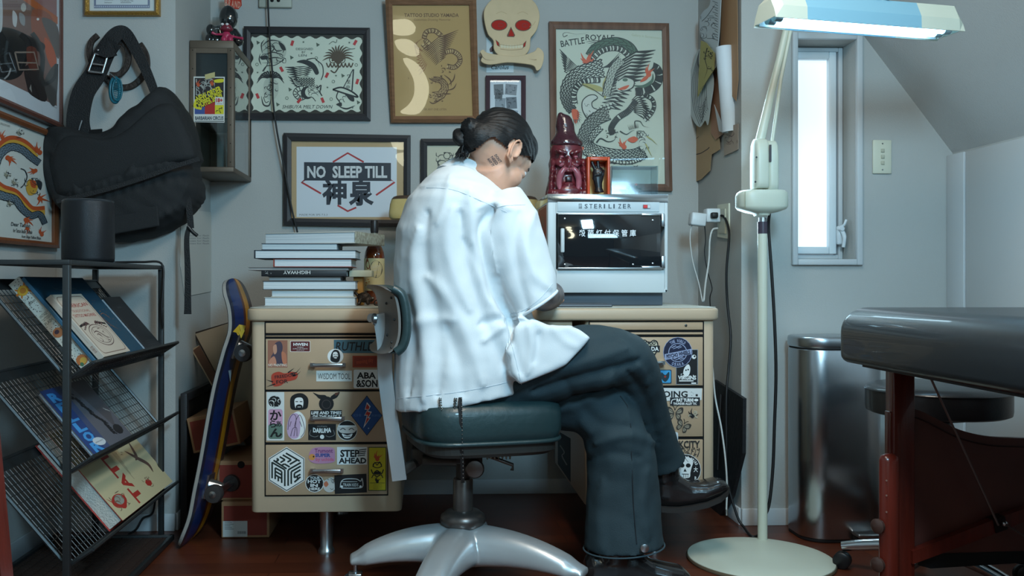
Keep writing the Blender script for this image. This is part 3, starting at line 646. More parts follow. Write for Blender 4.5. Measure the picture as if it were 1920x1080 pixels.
# ------------------------------------------------------------------ sterilizer and things on it
M_ster = mat('sterilizer_white', (196, 204, 206), .42)
def build_sterilizer():
    Y0 = 2.86; zt = ZDESK
    a = W(1027, 549, Y0); b = W(1252, 365, Y0); x0, x1, z0, z1 = a.x, b.x, a.z, b.z
    t = thing('sterilizer', 'white tabletop sterilizer cabinet with a dark glass door on the desk', 'sterilizer', ((x0+x1)/2, Y0+.14, zt))
    MB().box((x0+.012, Y0+.03, zt+.0005), (x1-.008, Y0+.31, z0+.002), mat('grey_plinth', (78, 88, 98), .5), bev=.003).build('plinth', None, t)
    # shell with opening
    dx0, dx1 = W(1043, 500, Y0).x, W(1246, 500, Y0).x; dz0, dz1 = W(1043, 505, Y0).z, W(1043, 400, Y0).z
    s = MB(); th = .012; y1 = Y0+.33
    s.box((x0, Y0, z0), (x1, y1, z0+th), bev=.003); s.box((x0, Y0, z1-th), (x1, y1, z1), bev=.003)
    s.box((x0, Y0, z0), (dx0, y1, z1), bev=.003); s.box((dx1, Y0, z0), (x1, y1, z1), bev=.003)
    s.box((dx0, Y0, z0), (dx1, Y0+.02, dz0), bev=.002); s.box((dx0, Y0, dz1), (dx1, Y0+.02, z1)); s.box((dx0, y1-.02, z0), (dx1, y1, z1))
    s.build('cabinet_shell', M_ster, t)
    MB().box((x0-.001, Y0-.0015, W(0, 376, Y0).z), (x1+.001, Y0+.3, z1+.0012), mat('bright_steel', (205, 208, 210), .15, 1), bev=.001).build('top_cover', None, t)
    pa, pb = W(1045, 397, Y0), W(1236, 379, Y0)
    pn = MB().box((pa.x, Y0-.003, pa.z), (pb.x, Y0+.001, pb.z), mat('panel_white', (188, 202, 208), .4), bev=.001).build('control_panel', None, t)
    A = Art(ywall(Y0-.0031), (0, -1, 0)); DG = (62, 76, 88)
    A.rect(1085, 382, 1091, 391, DG); A.up().text('図', 1085.5, 383, 1090.5, 390, (188, 202, 208), .02)
    for i, ch in enumerate('STERILIZER'): A.text(ch, 1096+i*9, 382.5, 1096+i*9+(6 if ch != 'I' else 2.6), 391, DG, .02)
    A.build('lettering', None, pn)
    r = MB(); ra, rb = W(1205, 391, Y0), W(1219, 384, Y0)
    r.box((ra.x, Y0-.006, ra.z), (rb.x, Y0-.002, rb.z), mat('switch_bezel', (90, 95, 100), .4), bev=.001); r.box((ra.x+.001, Y0-.008, ra.z+.001), ((ra.x*.45+rb.x*.55), Y0-.005, rb.z-.001), mat('switch_red', (170, 30, 30), .3, emit=(200, 30, 30), estr=.3)); r.box((ra.x*.4+rb.x*.6, Y0-.0075, ra.z+.001), (rb.x-.001, Y0-.005, rb.z-.001), M_ster)
    r.build('power_switch', None, t)
    # door
    d0, d1 = W(1045, 500, Y0).x, W(1237, 500, Y0).x
    dg = MB(); dg.box((d0, Y0-.011, dz0+.004), (d1, Y0-.005, dz1-.004), mat('smoked_glass', (26, 30, 34), .04, coat=1, spec=1.0), bev=.001); dr = dg.build('glass_door', None, t)
    for z in (dz0, dz1-.006):
        MB().box((d0, Y0-.014, z), (d1+.004, Y0-.004, z+.006), M_alu, bev=.0015).build('door_rail', None, dr)
    hh = W(1049, 474, Y0); h2 = W(1056, 429, Y0)
    h = MB(); h.box((hh.x, Y0-.030, hh.z), (h2.x, Y0-.018, h2.z), M_ster, bev=.003); h.box((hh.x+.002, Y0-.02, hh.z+.006), (h2.x-.002, Y0-.01, hh.z+.012), M_ster); h.box((hh.x+.002, Y0-.02, h2.z-.012), (h2.x-.002, Y0-.01, h2.z-.006), M_ster); h.build('door_handle', None, dr)
    for py0 in (403, 482):
        for (p0, p1) in ((1201, 1236), (1238, 1245)):
            q0, q1 = W(p0, py0+(2 if p0 == 1201 and py0 == 403 else (22 if p0 == 1201 else 22)), Y0), W(p1, py0-(2 if py0 == 403 else (-17 if p0 == 1201 else 2)), Y0)
            MB().box((min(q0.x, q1.x), Y0-.016, min(q0.z, q1.z)), (max(q0.x, q1.x), Y0-.002, max(q0.z, q1.z)), M_alu, bev=.0015).build('hinge', None, t)
    for (px, py) in ((1059, 410), (1059, 496), (1224, 413), (1224, 494), (1187, 496)):
        c = W(px, py, Y0-.011); MB().lathe([(.003, 0), (.003, .0015), (.0015, .002)], (c.x, Y0-.011, c.z), M_alu, 10, axis=(0, -1, 0)).build('screw', None, dr)
    A = Art(ywall(Y0-.0112), (0, -1, 0))
    for i, ch in enumerate('殺菌灯付保管庫'): A.text(ch, 1086+i*15.8, 430.5, 1097.5+i*15.8, 443.5, (225, 232, 236), .012)
    A.build('lettering', None, dr)
    return z1+.0012, Y0
ZST, YST = build_sterilizer()

def build_bust():
    Y = YST+.12
    c = W(1062, 362, Y); x = c.x; z0 = ZST
    S = (W(1100, 300, Y).x-W(1024, 300, Y).x)/76      # metres per pixel
    t = thing('devil_candle', 'dark red wax bust of a scowling bearded wizard in a tall bent hat', 'figurine', (x, Y, z0))
    m = mat('red_wax', (96, 32, 40), .3, coat=.35, sss=.2, bump=.2, bscale=45, var=.4, vscale=26)
    mh = mat('dark_wax', (62, 30, 38), .2, coat=.7, bump=.35, bscale=40, var=.3, vscale=20)
    b = MB(); pts = []
    prof = [(40, 362, 26), (38, 350, 26), (34, 330, 24), (32, 312, 22), (33, 300, 22), (30, 288, 22), (31, 276, 22), (28, 266, 21), (24, 260, 18)]
    rings = []
    for hw, py, dp in prof:
        cc = W(1062, py, Y); rings.append([(cc.x+hw*S*math.cos(a)*(1+.03*math.sin(5*a+py)), Y+dp*S*math.sin(a), z0+(362-py)*S) for a in [2*PI*k/32 for k in range(32)]])
    b.loft(rings, m)
    zz = lambda py: z0+(362-py)*S; xx = lambda px: x+(px-1062)*S; yf_ = Y-25*S
    def e(px, py, rx, rz, ry=6, dy=0, rot=0): b.ell((xx(px), yf_+dy*S, zz(py)), (rx*S, ry*S, rz*S), m, 16, R=Matrix.Rotation(rot, 3, 'Y'))
    e(1061, 300, 6, 12, 9, -4); e(1054, 308, 4, 4, 6, -3); e(1069, 308, 4, 4, 6, -3)     # nose
    e(1046, 300, 9, 8, 7, -1); e(1077, 300, 9, 8, 7, -1)                                   # cheeks
    e(1047, 281, 11, 4.5, 8, -3, .35); e(1076, 281, 11, 4.5, 8, -3, -.35)                  # brows
    e(1048, 290, 5.5, 4, 5, -1); e(1074, 290, 5.5, 4, 5, -1)                               # eyes
    e(1061, 316, 12, 4, 7, -3); e(1062, 340, 10, 4, 8, -4); e(1062, 352, 22, 10, 8, -3)
    for s_ in (-1, 1):
        for k in range(5): e(1062+s_*(28+k*1.2), 300+k*14, 6, 9, 10, 8)
    for k in range(9): e(1032+k*7.6, 356, 4, 7, 5, -1)
    o = b.build('bust', m, t); remesh(o, .0035, 1)
    MB().box((xx(1056), yf_-6*S, zz(337)), (xx(1068), yf_+2*S, zz(325)), mat('mouth_dark', (40, 12, 16), .3), bev=.004).build('mouth', None, t)
    pk = mat('pink_wax', (150, 84, 96), .3, coat=.3, sss=.2, var=.3, vscale=30)
    for sg in (-1, 1):
        q = MB(); q.tube(cr([(xx(1062+sg*2), yf_-5*S, zz(313)), (xx(1062+sg*10), yf_-8*S, zz(314)), (xx(1062+sg*17), yf_-6*S, zz(326)), (xx(1062+sg*18), yf_-4*S, zz(342)), (xx(1062+sg*14), yf_-3*S, zz(354))], 4), [3*S]*3+[5*S]*3+[6*S]*3+[5.5*S]*4+[4*S]*2+[1.5*S]*2, pk, 12); q.build('moustache', pk, t)
        q = MB(); q.ell((xx(1062+sg*13), yf_-4*S, zz(290)), (4*S, 2.5*S, 2.2*S), pk, 12); q.build('eye', pk, t)
        q = MB(); q.tube([(xx(1062+sg*4), yf_-6*S, zz(285)), (xx(1062+sg*12), yf_-6*S, zz(280)), (xx(1062+sg*21), yf_-2*S, zz(277))], [2.4*S, 3*S, 1.5*S], mh, 8); q.build('eyebrow', mh, t)
        q = MB(); q.ell((xx(1062+sg*14), yf_-3*S, zz(303)), (6*S, 4*S, 6*S), pk, 14); q.build('cheek', pk, t)
    q = MB(); q.ell((xx(1062), yf_-8*S, zz(300)), (4*S, 4*S, 10*S), pk, 14); q.build('nose', pk, t)
    h = MB(); rings = []
    for hw, py, cx_ in ((27, 268, 1062), (30, 264, 1062), (29, 258, 1062), (22, 248, 1061), (18, 240, 1060), (17, 228, 1059), (15, 216, 1058), (12, 210, 1056), (5, 206, 1054)):
        rings.append([(xx(cx_)+hw*S*math.cos(a)*(1+.04*math.sin(4*a+py*.2)), Y+hw*.8*S*math.sin(a), zz(py)) for a in [2*PI*k/28 for k in range(28)]])
    h.loft(rings, mh); h.ell((xx(1051), Y-.002, zz(209)), (6*S, 8*S, 6*S), mh, 14); h.ell((xx(1065), Y, zz(217)), (8*S, 9*S, 5*S), mh, 14)
    o = h.build('hat', mh, t); remesh(o, .0035, 1)
build_bust()

def build_hand_box():
    Y = YST+.05; a = W(1101.5, 363, Y); b = W(1144, 294, Y); z0 = ZST; z1 = b.z; yb = Y+.07
    t = thing('display_box', 'orange framed display box around a black peace sign hand', 'display box', ((a.x+b.x)/2, Y+.035, z0))
    o = mat('orange_lacquer', (186, 70, 34), .35); bd = .0085
    f = MB(); f.box((a.x, Y, z0), (a.x+bd, yb, z1), bev=.002); f.box((b.x-bd, Y, z0), (b.x, yb, z1), bev=.002); f.box((a.x+bd, Y, z1-.012), (b.x-bd, yb, z1), bev=.002); f.box((a.x+bd, Y, z0), (b.x-bd, yb, z0+.004)); f.build('box_frame', o, t)
    MB().box((a.x+bd, yb-.006, z0+.004), (b.x-bd, yb, z1-.012), mat('yellow_card', (196, 176, 112), .6)).build('backing', None, t)
    MB().box((a.x+bd, yb-.008, z1-.026), (b.x-bd, yb-.006, z1-.012), mat('pink_card', (200, 110, 84), .6)).build('card_strip', None, t)
    MB().box((a.x+bd, yb-.0075, z0+.004), (a.x+bd+.008, yb-.006, z1-.026), mat('gold_card', (206, 168, 50), .6)).build('side_strip', None, t)
    MB().box((a.x+.001, Y+.001, z1+.0005), (b.x-.001, yb-.001, z1+.008), glass('clear_acrylic', (.93, .95, .96), 1.5), bev=.001).build('clear_lid', None, t)
    # the hand
    c = W(1125, 362, Y-.012); k = (b.x-a.x)/44; yh = Y+.012; zz = lambda py: z0+(363-py)*k; xx = lambda px: c.x+(px-1125)*k
    hnd = thing('hand_ornament', 'black carved hand making a peace sign inside the orange box', 'ornament', (c.x, yh, z0))
    m = mat('black_resin', (22, 22, 26), .35); q = MB()
    rg = lambda px, py, rx, ry: [(xx(px)+rx*k*math.cos(a_), yh+ry*k*math.sin(a_), zz(py)) for a_ in [2*PI*i/16 for i in range(16)]]
    q.loft([rg(1126, 359, 10, 9), rg(1125, 350, 7, 6), rg(1124, 341, 8, 6), rg(1124, 330, 11, 6), rg(1124, 320, 11, 6), rg(1124, 313, 9, 5)], m)
    q.tube(cr([(xx(1120), yh, zz(318)), (xx(1115), yh-.001, zz(308)), (xx(1111.5), yh-.001, zz(299))], 4), [3.6*k]*5+[3*k]*4, m)
    q.tube(cr([(xx(1125), yh, zz(318)), (xx(1124), yh-.001, zz(306)), (xx(1123), yh-.001, zz(297.5))], 4), [3.7*k]*5+[3*k]*4, m)
    q.tube([(xx(1129), yh, zz(320)), (xx(1130), yh-.003, zz(312)), (xx(1129), yh-.007, zz(318)), (xx(1128), yh-.006, zz(324))], [3.2*k]*4, m)
    q.tube([(xx(1133), yh, zz(323)), (xx(1134.5), yh-.003, zz(317)), (xx(1133), yh-.006, zz(323)), (xx(1132), yh-.005, zz(328))], [2.8*k]*4, m)
    q.tube([(xx(1116), yh, zz(334)), (xx(1117), yh-.005, zz(326)), (xx(1124), yh-.008, zz(324)), (xx(1128), yh-.008, zz(325))], [4*k, 3.6*k, 3.2*k, 2.6*k], m)
    o = q.build('hand', m, hnd); remesh(o, .0022, 1)
    hnd.location.z = z0+.0045
build_hand_box()

def build_acrylic():
    Y = YST+.07; a = W(1147, 364, Y); b = W(1234, 311, Y); z0 = ZST
    t = thing('acrylic_case', 'clear acrylic case with a small mossy model inside, on the sterilizer', 'display case', ((a.x+b.x)/2, Y+.045, z0))
    g = glass('case_acrylic', (.86, .92, .95), 2.6, .05); th = .003; y1 = Y+.09; z1 = b.z
    s = MB(); s.box((a.x, Y, z0+th), (b.x, Y+th, z1)); s.box((a.x, y1-th, z0+th), (b.x, y1, z1)); s.box((a.x, Y+th, z0+th), (a.x+th, y1-th, z1)); s.box((b.x-th, Y+th, z0+th), (b.x, y1-th, z1)); s.box((a.x+th, Y+th, z1-th), (b.x-th, y1-th, z1)); s.build('case_walls', g, t)
    MB().box((a.x, Y, z0), (b.x, y1, z0+th), mat('case_base', (150, 160, 166), .2)).build('case_base', None, t)
    m = MB(); r = random.Random(4); c = W(1188, 350, Y+.045)
    for k in range(26):
        m.ell((c.x+r.uniform(-.022, .026), Y+.045+r.uniform(-.018, .018), z0+.012+r.uniform(-.004, .022)), (r.uniform(.004, .008), .006, r.uniform(.004, .008)), None, 8)
    o = m.build('moss_model', mat('moss', (44, 66, 58), .8, bump=.5, bscale=300), t); remesh(o, .002)
    MB().ell((c.x+.006, Y+.035, z0+.042), .004, mat('red_bead', (190, 80, 60), .4), 10).build('red_top', None, t)
build_acrylic()
# ------------------------------------------------------------------ framed pictures on the walls
M_blackwood = mat('black_wood', (44, 42, 44), .45, bump=.15, bscale=60, stretch=(1, 1, 8))
M_pglass = glass('picture_glass', (1, 1, 1), 1.0, .01)
def pic_frame(name, label, to, n, outer, inner, fm, depth=.022, paper=(205, 205, 195), mat_col=None, art=None, prof=1, group=None, gl=True, ydir=None):
    """outer / inner: four photo corners each (TL, TR, BR, BL) on the picture's front plane"""
    n = Vector(n).normalized()
    O = [to(*p) for p in outer]; I = [to(*p) for p in inner]
    c = sum(O, Vector((0, 0, 0)))/4
    t = thing(name, label, 'picture', c-n*0, group)
    f = MB()
    for i in range(4):
        j = (i+1) % 4
        o0, o1, i0, i1 = O[i], O[j], I[i], I[j]; back = -n*depth; m0 = o0.lerp(i0, .5)+n*.004*prof; m1 = o1.lerp(i1, .5)+n*.004*prof
        e0 = i0-n*.012; e1 = i1-n*.012
        vs = [o0+back, o1+back, o1, o0, m0, m1, i0-n*.001, i1-n*.001, e0, e1, i0+back, i1+back]
        f.add(vs, [(0, 1, 2, 3), (3, 2, 5, 4), (4, 5, 7, 6), (6, 7, 9, 8), (8, 9, 11, 10), (10, 11, 1, 0)], fm)
    f.build('frame', fm, t)
    bk = MB(); bk.prism([p-n*.0105 for p in I], -n*.004, mat_col or mat('paper_%d%d%d' % paper, paper, .75)); bp = bk.build('backing' if mat_col else 'paper', None, t)
    A = Art(lambda x, y: hit(x, y, I[0]-n*.0104, n), n)
    if art: art(A); A.build('print', None, t)
    if gl:
        g = MB(); g.prism([p-n*.0040 for p in I], n*.0008, M_pglass); g.build('glass', None, t)
    return t
K1 = (46, 50, 50); PW = (206, 212, 196)
Yp = YB-.024; toB = ywall(Yp); NB = (0, -1, 0)
def rr(x0, y0, x1, y1): return [(x0, y0), (x1, y0), (x1, y1), (x0, y1)]

def art_flash(A):
    pts = []
    def edge(x0, y0, x1, y1, n, nx, ny):
        for k in range(n*6):
            t = k/(n*6); o = 2.4*math.sin(2*PI*n*t); pts.append((x0+(x1-x0)*t+nx*o, y0+(y1-y0)*t+ny*o))
    edge(473, 68, 677, 72, 9, 0, 1); edge(677, 72, 676, 208, 6, 1, 0); edge(676, 208, 473, 208, 9, 0, 1); edge(473, 208, 473, 68, 6, 1, 0)
    A.poly(pts, (208, 214, 196)); A.up()
    G = K1; g2 = (120, 124, 118)
    # rose / mask top left
    A.blob([(490, 85), (500, 75), (520, 74), (534, 84), (537, 98), (530, 112), (515, 120), (500, 110), (490, 100)], (186, 192, 176)); A.up()
    for q in ([(490, 88), (505, 76), (528, 78)], [(492, 96), (508, 86), (520, 96), (534, 92)], [(494, 104), (512, 98), (532, 104)], [(498, 112), (514, 108), (530, 110)], [(488, 100), (486, 112), (490, 122)], [(496, 74), (490, 84), (492, 100)], [(506, 80), (514, 88), (510, 96), (504, 90)], [(524, 78), (532, 90), (530, 100)]): A.curve(q, 2.2, G, 2)
    A.blob([(522, 78), (532, 84), (536, 94), (528, 92)], G); A.blob([(488, 106), (500, 104), (502, 110), (491, 112)], G); A.scribble(490, 80, 536, 118, 14, 1.2, G, 2)
    A.curve([(492, 134), (500, 124), (516, 122), (532, 112)], 1.6, G); A.curve([(494, 134), (502, 118), (498, 108)], 1.4, G)
    # left lower feather mask
    for k in range(11):
        a = PI*(1.02+.96*k/10); A.curve([(507, 148), (507+16*math.cos(a), 146+12*math.sin(a)), (507+26*math.cos(a), 158+22*math.sin(a))], 3, G, 2)
    A.blob([(496, 152), (508, 146), (520, 154), (522, 172), (514, 186), (502, 186), (494, 172)], (190, 196, 180)); A.up().scribble(496, 150, 521, 186, 16, 1.5, G, 12); A.curve([(490, 180), (494, 196), (504, 198), (508, 186)], 3, G, 2); A.curve([(494, 182), (498, 192), (504, 190)], 1.4, G)
    # eagle in the middle
    A.wing([(590-i*2.4, 124+i*3.6) for i in range(9)], [(534+i*2.6, 126+i*4.6) for i in range(9)], G, (208, 214, 196), 6)
    A.blob([(556, 116), (572, 112), (590, 120), (598, 136), (592, 140), (584, 128), (570, 120)], G)
    A.blob([(558, 148), (572, 142), (588, 148), (586, 158), (570, 156)], (170, 176, 160)); A.up(); [A.curve([(560+i*5, 146+j*4), (562+i*5, 150+j*4), (565+i*5, 146+j*4)], 1.4, G) for i in range(6) for j in range(4)]
    A.curve([(592, 112), (604, 122), (606, 138), (602, 150)], 1.8, G); A.curve([(575, 112), (592, 110), (600, 126)], 2.5, G, 1)
    A.wing([(566, 158)]*6, [(540, 143), (543, 150), (546, 156), (551, 161), (556, 166), (562, 168)], G, (208, 214, 196), 4)
    A.belly([(574, 164), (558, 168), (554, 176), (562, 184), (570, 182)], 4, G, (208, 214, 196), 10)
    A.disc(576, 174, 12, G); A.up().disc(582, 173, 10, (208, 214, 196)); A.up(); A.scribble(578, 160, 602, 184, 14, 1.3, G, 7); A.curve([(594, 166), (602, 160), (600, 172), (604, 180)], 2, G); A.curve([(570, 186), (584, 182), (592, 190)], 1.4, G)
    # grass skulls
    for k in range(13):
        a = PI*(1.0+k/12); A.curve([(634, 122), (634+14*math.cos(a), 108+14*math.sin(a)), (634+30*math.cos(a+.1), 114+30*math.sin(a))], 3.2, (84, 70, 54), 2)
    for x in (624, 641): A.ring(x, 112, 6, 1.6, (84, 70, 54)); A.disc(x, 113, 2.4, (84, 70, 54))
    for k in range(7): A.curve([(612+k*7, 118), (616+k*7, 126), (620+k*7, 118)], 2.4, (84, 70, 54))
    A.curve([(620, 132), (628, 136), (636, 124)], 2.5, (84, 70, 54)); A.line([(634, 106), (634, 128)], 2.5, (84, 70, 54))
    # witch head bottom right
    A.poly([(661, 130), (645, 164), (661, 170)], (200, 206, 190)); A.up(); A.line([(662, 130), (644, 164)], 1.6, G); A.line([(663, 130), (660, 170)], 2.4, G); [A.text(c, 651+i*-1, 140+i*10, 658-i, 147+i*10, G, .01) for i, c in enumerate('ワ至中')]
    A.curve([(624, 168), (640, 164), (660, 172), (671, 182), (655, 178), (636, 172), (624, 168)], 3, G); A.blob([(648, 176), (662, 180), (664, 190), (656, 188)], G); A.curve([(634, 172), (631, 182), (636, 190), (640, 198)], 2, G); A.blob([(630, 196), (640, 192), (640, 200)], G); A.curve([(636, 200), (650, 204), (666, 198)], 3, G, 2); A.scribble(636, 176, 650, 192, 5, 1.2, G, 6)
    # confetti
    for (x, y, a) in ((548, 81, .3), (528, 130, -.5), (666, 80, .5), (613, 141, .45), (483, 180, -.4), (561, 189, .7), (605, 188, -.4), (670, 153, .3)):
        c_, s_ = math.cos(a), math.sin(a); A.poly([(x+u*c_-v*s_, y+u*s_+v*c_) for u, v in ((-2.6, -5), (2.6, -5), (2.6, 5), (-2.6, 5))], (190, 58, 60))
    for (x, y) in ((484, 80), (547, 108), (596, 84), (544, 168), (643, 142), (521, 196), (672, 192)): A.poly([(x-3, y-4), (x+4, y), (x-2, y+4)], (84, 96, 82))
    for (x, y) in ((482, 121), (593, 109), (625, 153), (538, 184), (668, 122), (621, 186)): A.ring(x, y, 2.6, .9, (84, 96, 82), n=12)
    for (x, y) in ((569, 79), (584, 100), (540, 135), (483, 136), (630, 142), (614, 164), (655, 80), (661, 202)): A.poly([(x+(2.4 if k % 2 == 0 else 1)*math.sin(PI*k/5), y-(2.4 if k % 2 == 0 else 1)*math.cos(PI*k/5)) for k in range(10)], (84, 96, 82))
    A.text('DESIGNED', 555, 90, 587, 94, G); A.text('BY', 566, 96, 573, 100, G); A.text('LEN', 560, 102, 575, 106, G); A.text('SHIBUYA MELT DOWN', 530, 197, 623, 203.5, G, 0, shear=.3); A.curve([(617, 83), (624, 78), (630, 80), (632, 74)], 1.2, (84, 96, 82)); A.curve([(648, 88), (658, 92), (666, 91)], 1.2, (84, 96, 82))
pic_frame('picture_frame', 'black framed cream flash sheet with wavy edge and six tattoo drawings', toB, NB,
    [(457, 49), (693.5, 52), (694.5, 225), (457, 223)], [(469.5, 62), (682, 64), (682, 213), (469.5, 212)], M_blackwood, paper=(60, 58, 52), art=art_flash)

M_brown = mat('brown_oak', (128, 92, 66), .45, bump=.3, bscale=40, stretch=(1, 1, 6), var=.15, vscale=15)
def art_yamada(A):
    B = (96, 66, 40); b2 = (120, 86, 54)
    A.text('TATTOO STUDIO YAMADA', 758, 25, 860, 32, B, .02); A.text('Customize Drawing Memorial', 776, 35, 844, 40, b2, shear=.15); A.text('ASK ANY ONE LISTEN', 793, 203, 837, 207, b2)
    A.belly([(795, 72), (800, 60), (815, 58), (828, 68)], 4, B, (190, 160, 110), 16); A.belly([(796, 74), (806, 84), (800, 90), (792, 82)], 3.5, B, (190, 160, 110), 10)
    A.wing([(790+i*2.2, 96+i*2.2) for i in range(13)], [(860-i*2.0, 56+i*4.2) for i in range(13)], B, (190, 160, 110), 3.6)
    A.wing([(788+i*1.6, 100+i*2.4) for i in range(9)], [(776+i*1.2, 84+i*7) for i in range(9)], (150, 104, 62), (190, 160, 110), 4)
    for k in range(8): A.curve([(792, 96), (784-k, 88-k*.5), (776+k*3, 78-k*1.2)], 2.2, (140, 96, 56), 1)
    for r_ in range(3): A.line([(800+r_*5, 112-r_*2), (824+r_*4, 92-r_*5)], 1.2, (190, 160, 110), 2)
    A.belly([(834, 98), (848, 96), (860, 104), (862, 116), (852, 126), (838, 124)], 4, B, (190, 160, 110), 22)
    A.scribble(828, 122, 846, 136, 8, 1.6, B, 3); A.scales([(812, 182), (826, 178), (834, 164), (828, 152), (812, 148)], 9, 4, B, (186, 154, 104), 12)
    A.scribble(806, 176, 830, 190, 10, 1.8, B, 5); A.scribble(808, 142, 830, 156, 8, 1.5, B, 15)
    for q in ([(840, 160), (850, 150), (853, 138)], [(832, 140), (844, 150), (846, 162)], [(836, 170), (850, 166), (856, 156)], [(828, 176), (846, 176)], [(804, 146), (812, 152)], [(805, 190), (812, 194), (826, 188)]): A.curve(q, 2.4, B, 2)
    A.scribble(764, 100, 770, 148, 5, 1.2, B, 8)
pic_frame('picture_frame', 'brown wood framed tan poster headed tattoo studio with winged dragon', photo_plane(YAM_P, YAM_N), YAM_N,
    [(722, -6), (893, -6), (898.5, 230), (733, 230)], [(735.5, 9), (880, 9), (887, 217), (741, 217.5)], M_brown, paper=(180, 148, 98), art=art_yamada, prof=2)

def art_sleep(A):
    A.poly([(556, 275), (744, 276), (744, 407), (556, 407)], (208, 214, 220)); A.up()
    R_ = (170, 50, 52); N = (44, 50, 60)
    A.line([(624, 304), (652, 287), (682, 304)], 3.4, R_); A.line([(602, 363), (565, 341.5), (572, 337)], 3.4, R_); A.line([(705, 366), (740, 341.5), (730, 336)], 3.4, R_); A.line([(633, 385), (652, 396), (668, 389)], 3.4, R_); A.up()
    A.poly([(570, 304), (733, 305.5), (733, 339.5), (570, 338.5)], N); A.up(); A.text('NO  SLEEP TILL', 576, 311, 726, 334, (206, 208, 208), .035)
    A.up().text('神', 604, 336, 650, 384, N, .035); A.text('泉', 654, 336, 701, 386, N, .035); A.text('MADE FOR SPS 7.5.3', 561, 401, 614, 404.5, (90, 90, 90))
pic_frame('picture_frame', 'black framed white poster with NO SLEEP TILL lettering in a red diamond', toB, NB,
    [(531.5, 249), (770, 253.5), (769.5, 425.5), (531.5, 422)], [(546, 264), (757, 266), (757, 412.5), (546, 409)], M_blackwood, mat_col=mat('tan_mount', (182, 156, 118), .7), art=art_sleep)

def art_small(A):
    A.poly([(801, 269), (880, 269), (880, 360), (801, 360)], (196, 192, 170)); A.up(); A.scribble(818, 286, 850, 322, 18, 1.6, K1, 5); A.disc(838, 292, 6, (196, 192, 170)); A.up().ring(838, 292, 6, 1.4, K1); A.curve([(820, 302), (826, 322), (842, 322), (850, 306)], 2, K1)
pic_frame('picture_frame', 'small black framed cream drawing behind the seated person\'s shoulder', toB, NB,
    [(789, 260), (905, 260), (905, 372), (789, 372)], [(801, 272), (893, 272), (893, 360), (801, 360)], M_blackwood, paper=(196, 192, 170), art=art_small)

def art_photos(A):
    for i, (x, y, w_, h_, c, a) in enumerate(((926, 158, 18, 20, (110, 116, 120), -.05), (947, 158, 22, 20, (130, 136, 142), .1), (928, 184, 20, 22, (138, 148, 156), .02), (949, 182, 20, 22, (104, 112, 120), -.06), (950, 206, 20, 22, (150, 164, 176), .15), (928, 172, 14, 14, (86, 90, 94), .1))):
        c_, s_ = math.cos(a), math.sin(a); q = lambda u, v: (x+w_/2+(u*c_-v*s_), y+h_/2+(u*s_+v*c_))
        A.poly([q(-w_/2, -h_/2), q(w_/2, -h_/2), q(w_/2, h_/2), q(-w_/2, h_/2)], c); A.up(); A.scribble(x+3, y+3, x+w_-3, y+h_-3, 6, 2, tuple(v-40 for v in c), i); A.up()
    A.line([(928, 212), (940, 224)], 1.5, K); A.line([(940, 212), (928, 224)], 1.5, K); A.disc(934, 216, 3.5, K)
pic_frame('picture_frame', 'small maroon framed collage of snapshots under the skull plaque', toB, NB,
    rr(911, 141.5, 986, 242), rr(919, 150, 977.5, 233.5), mat('maroon_wood', (72, 52, 58), .45), paper=(206, 214, 220), art=art_photos)

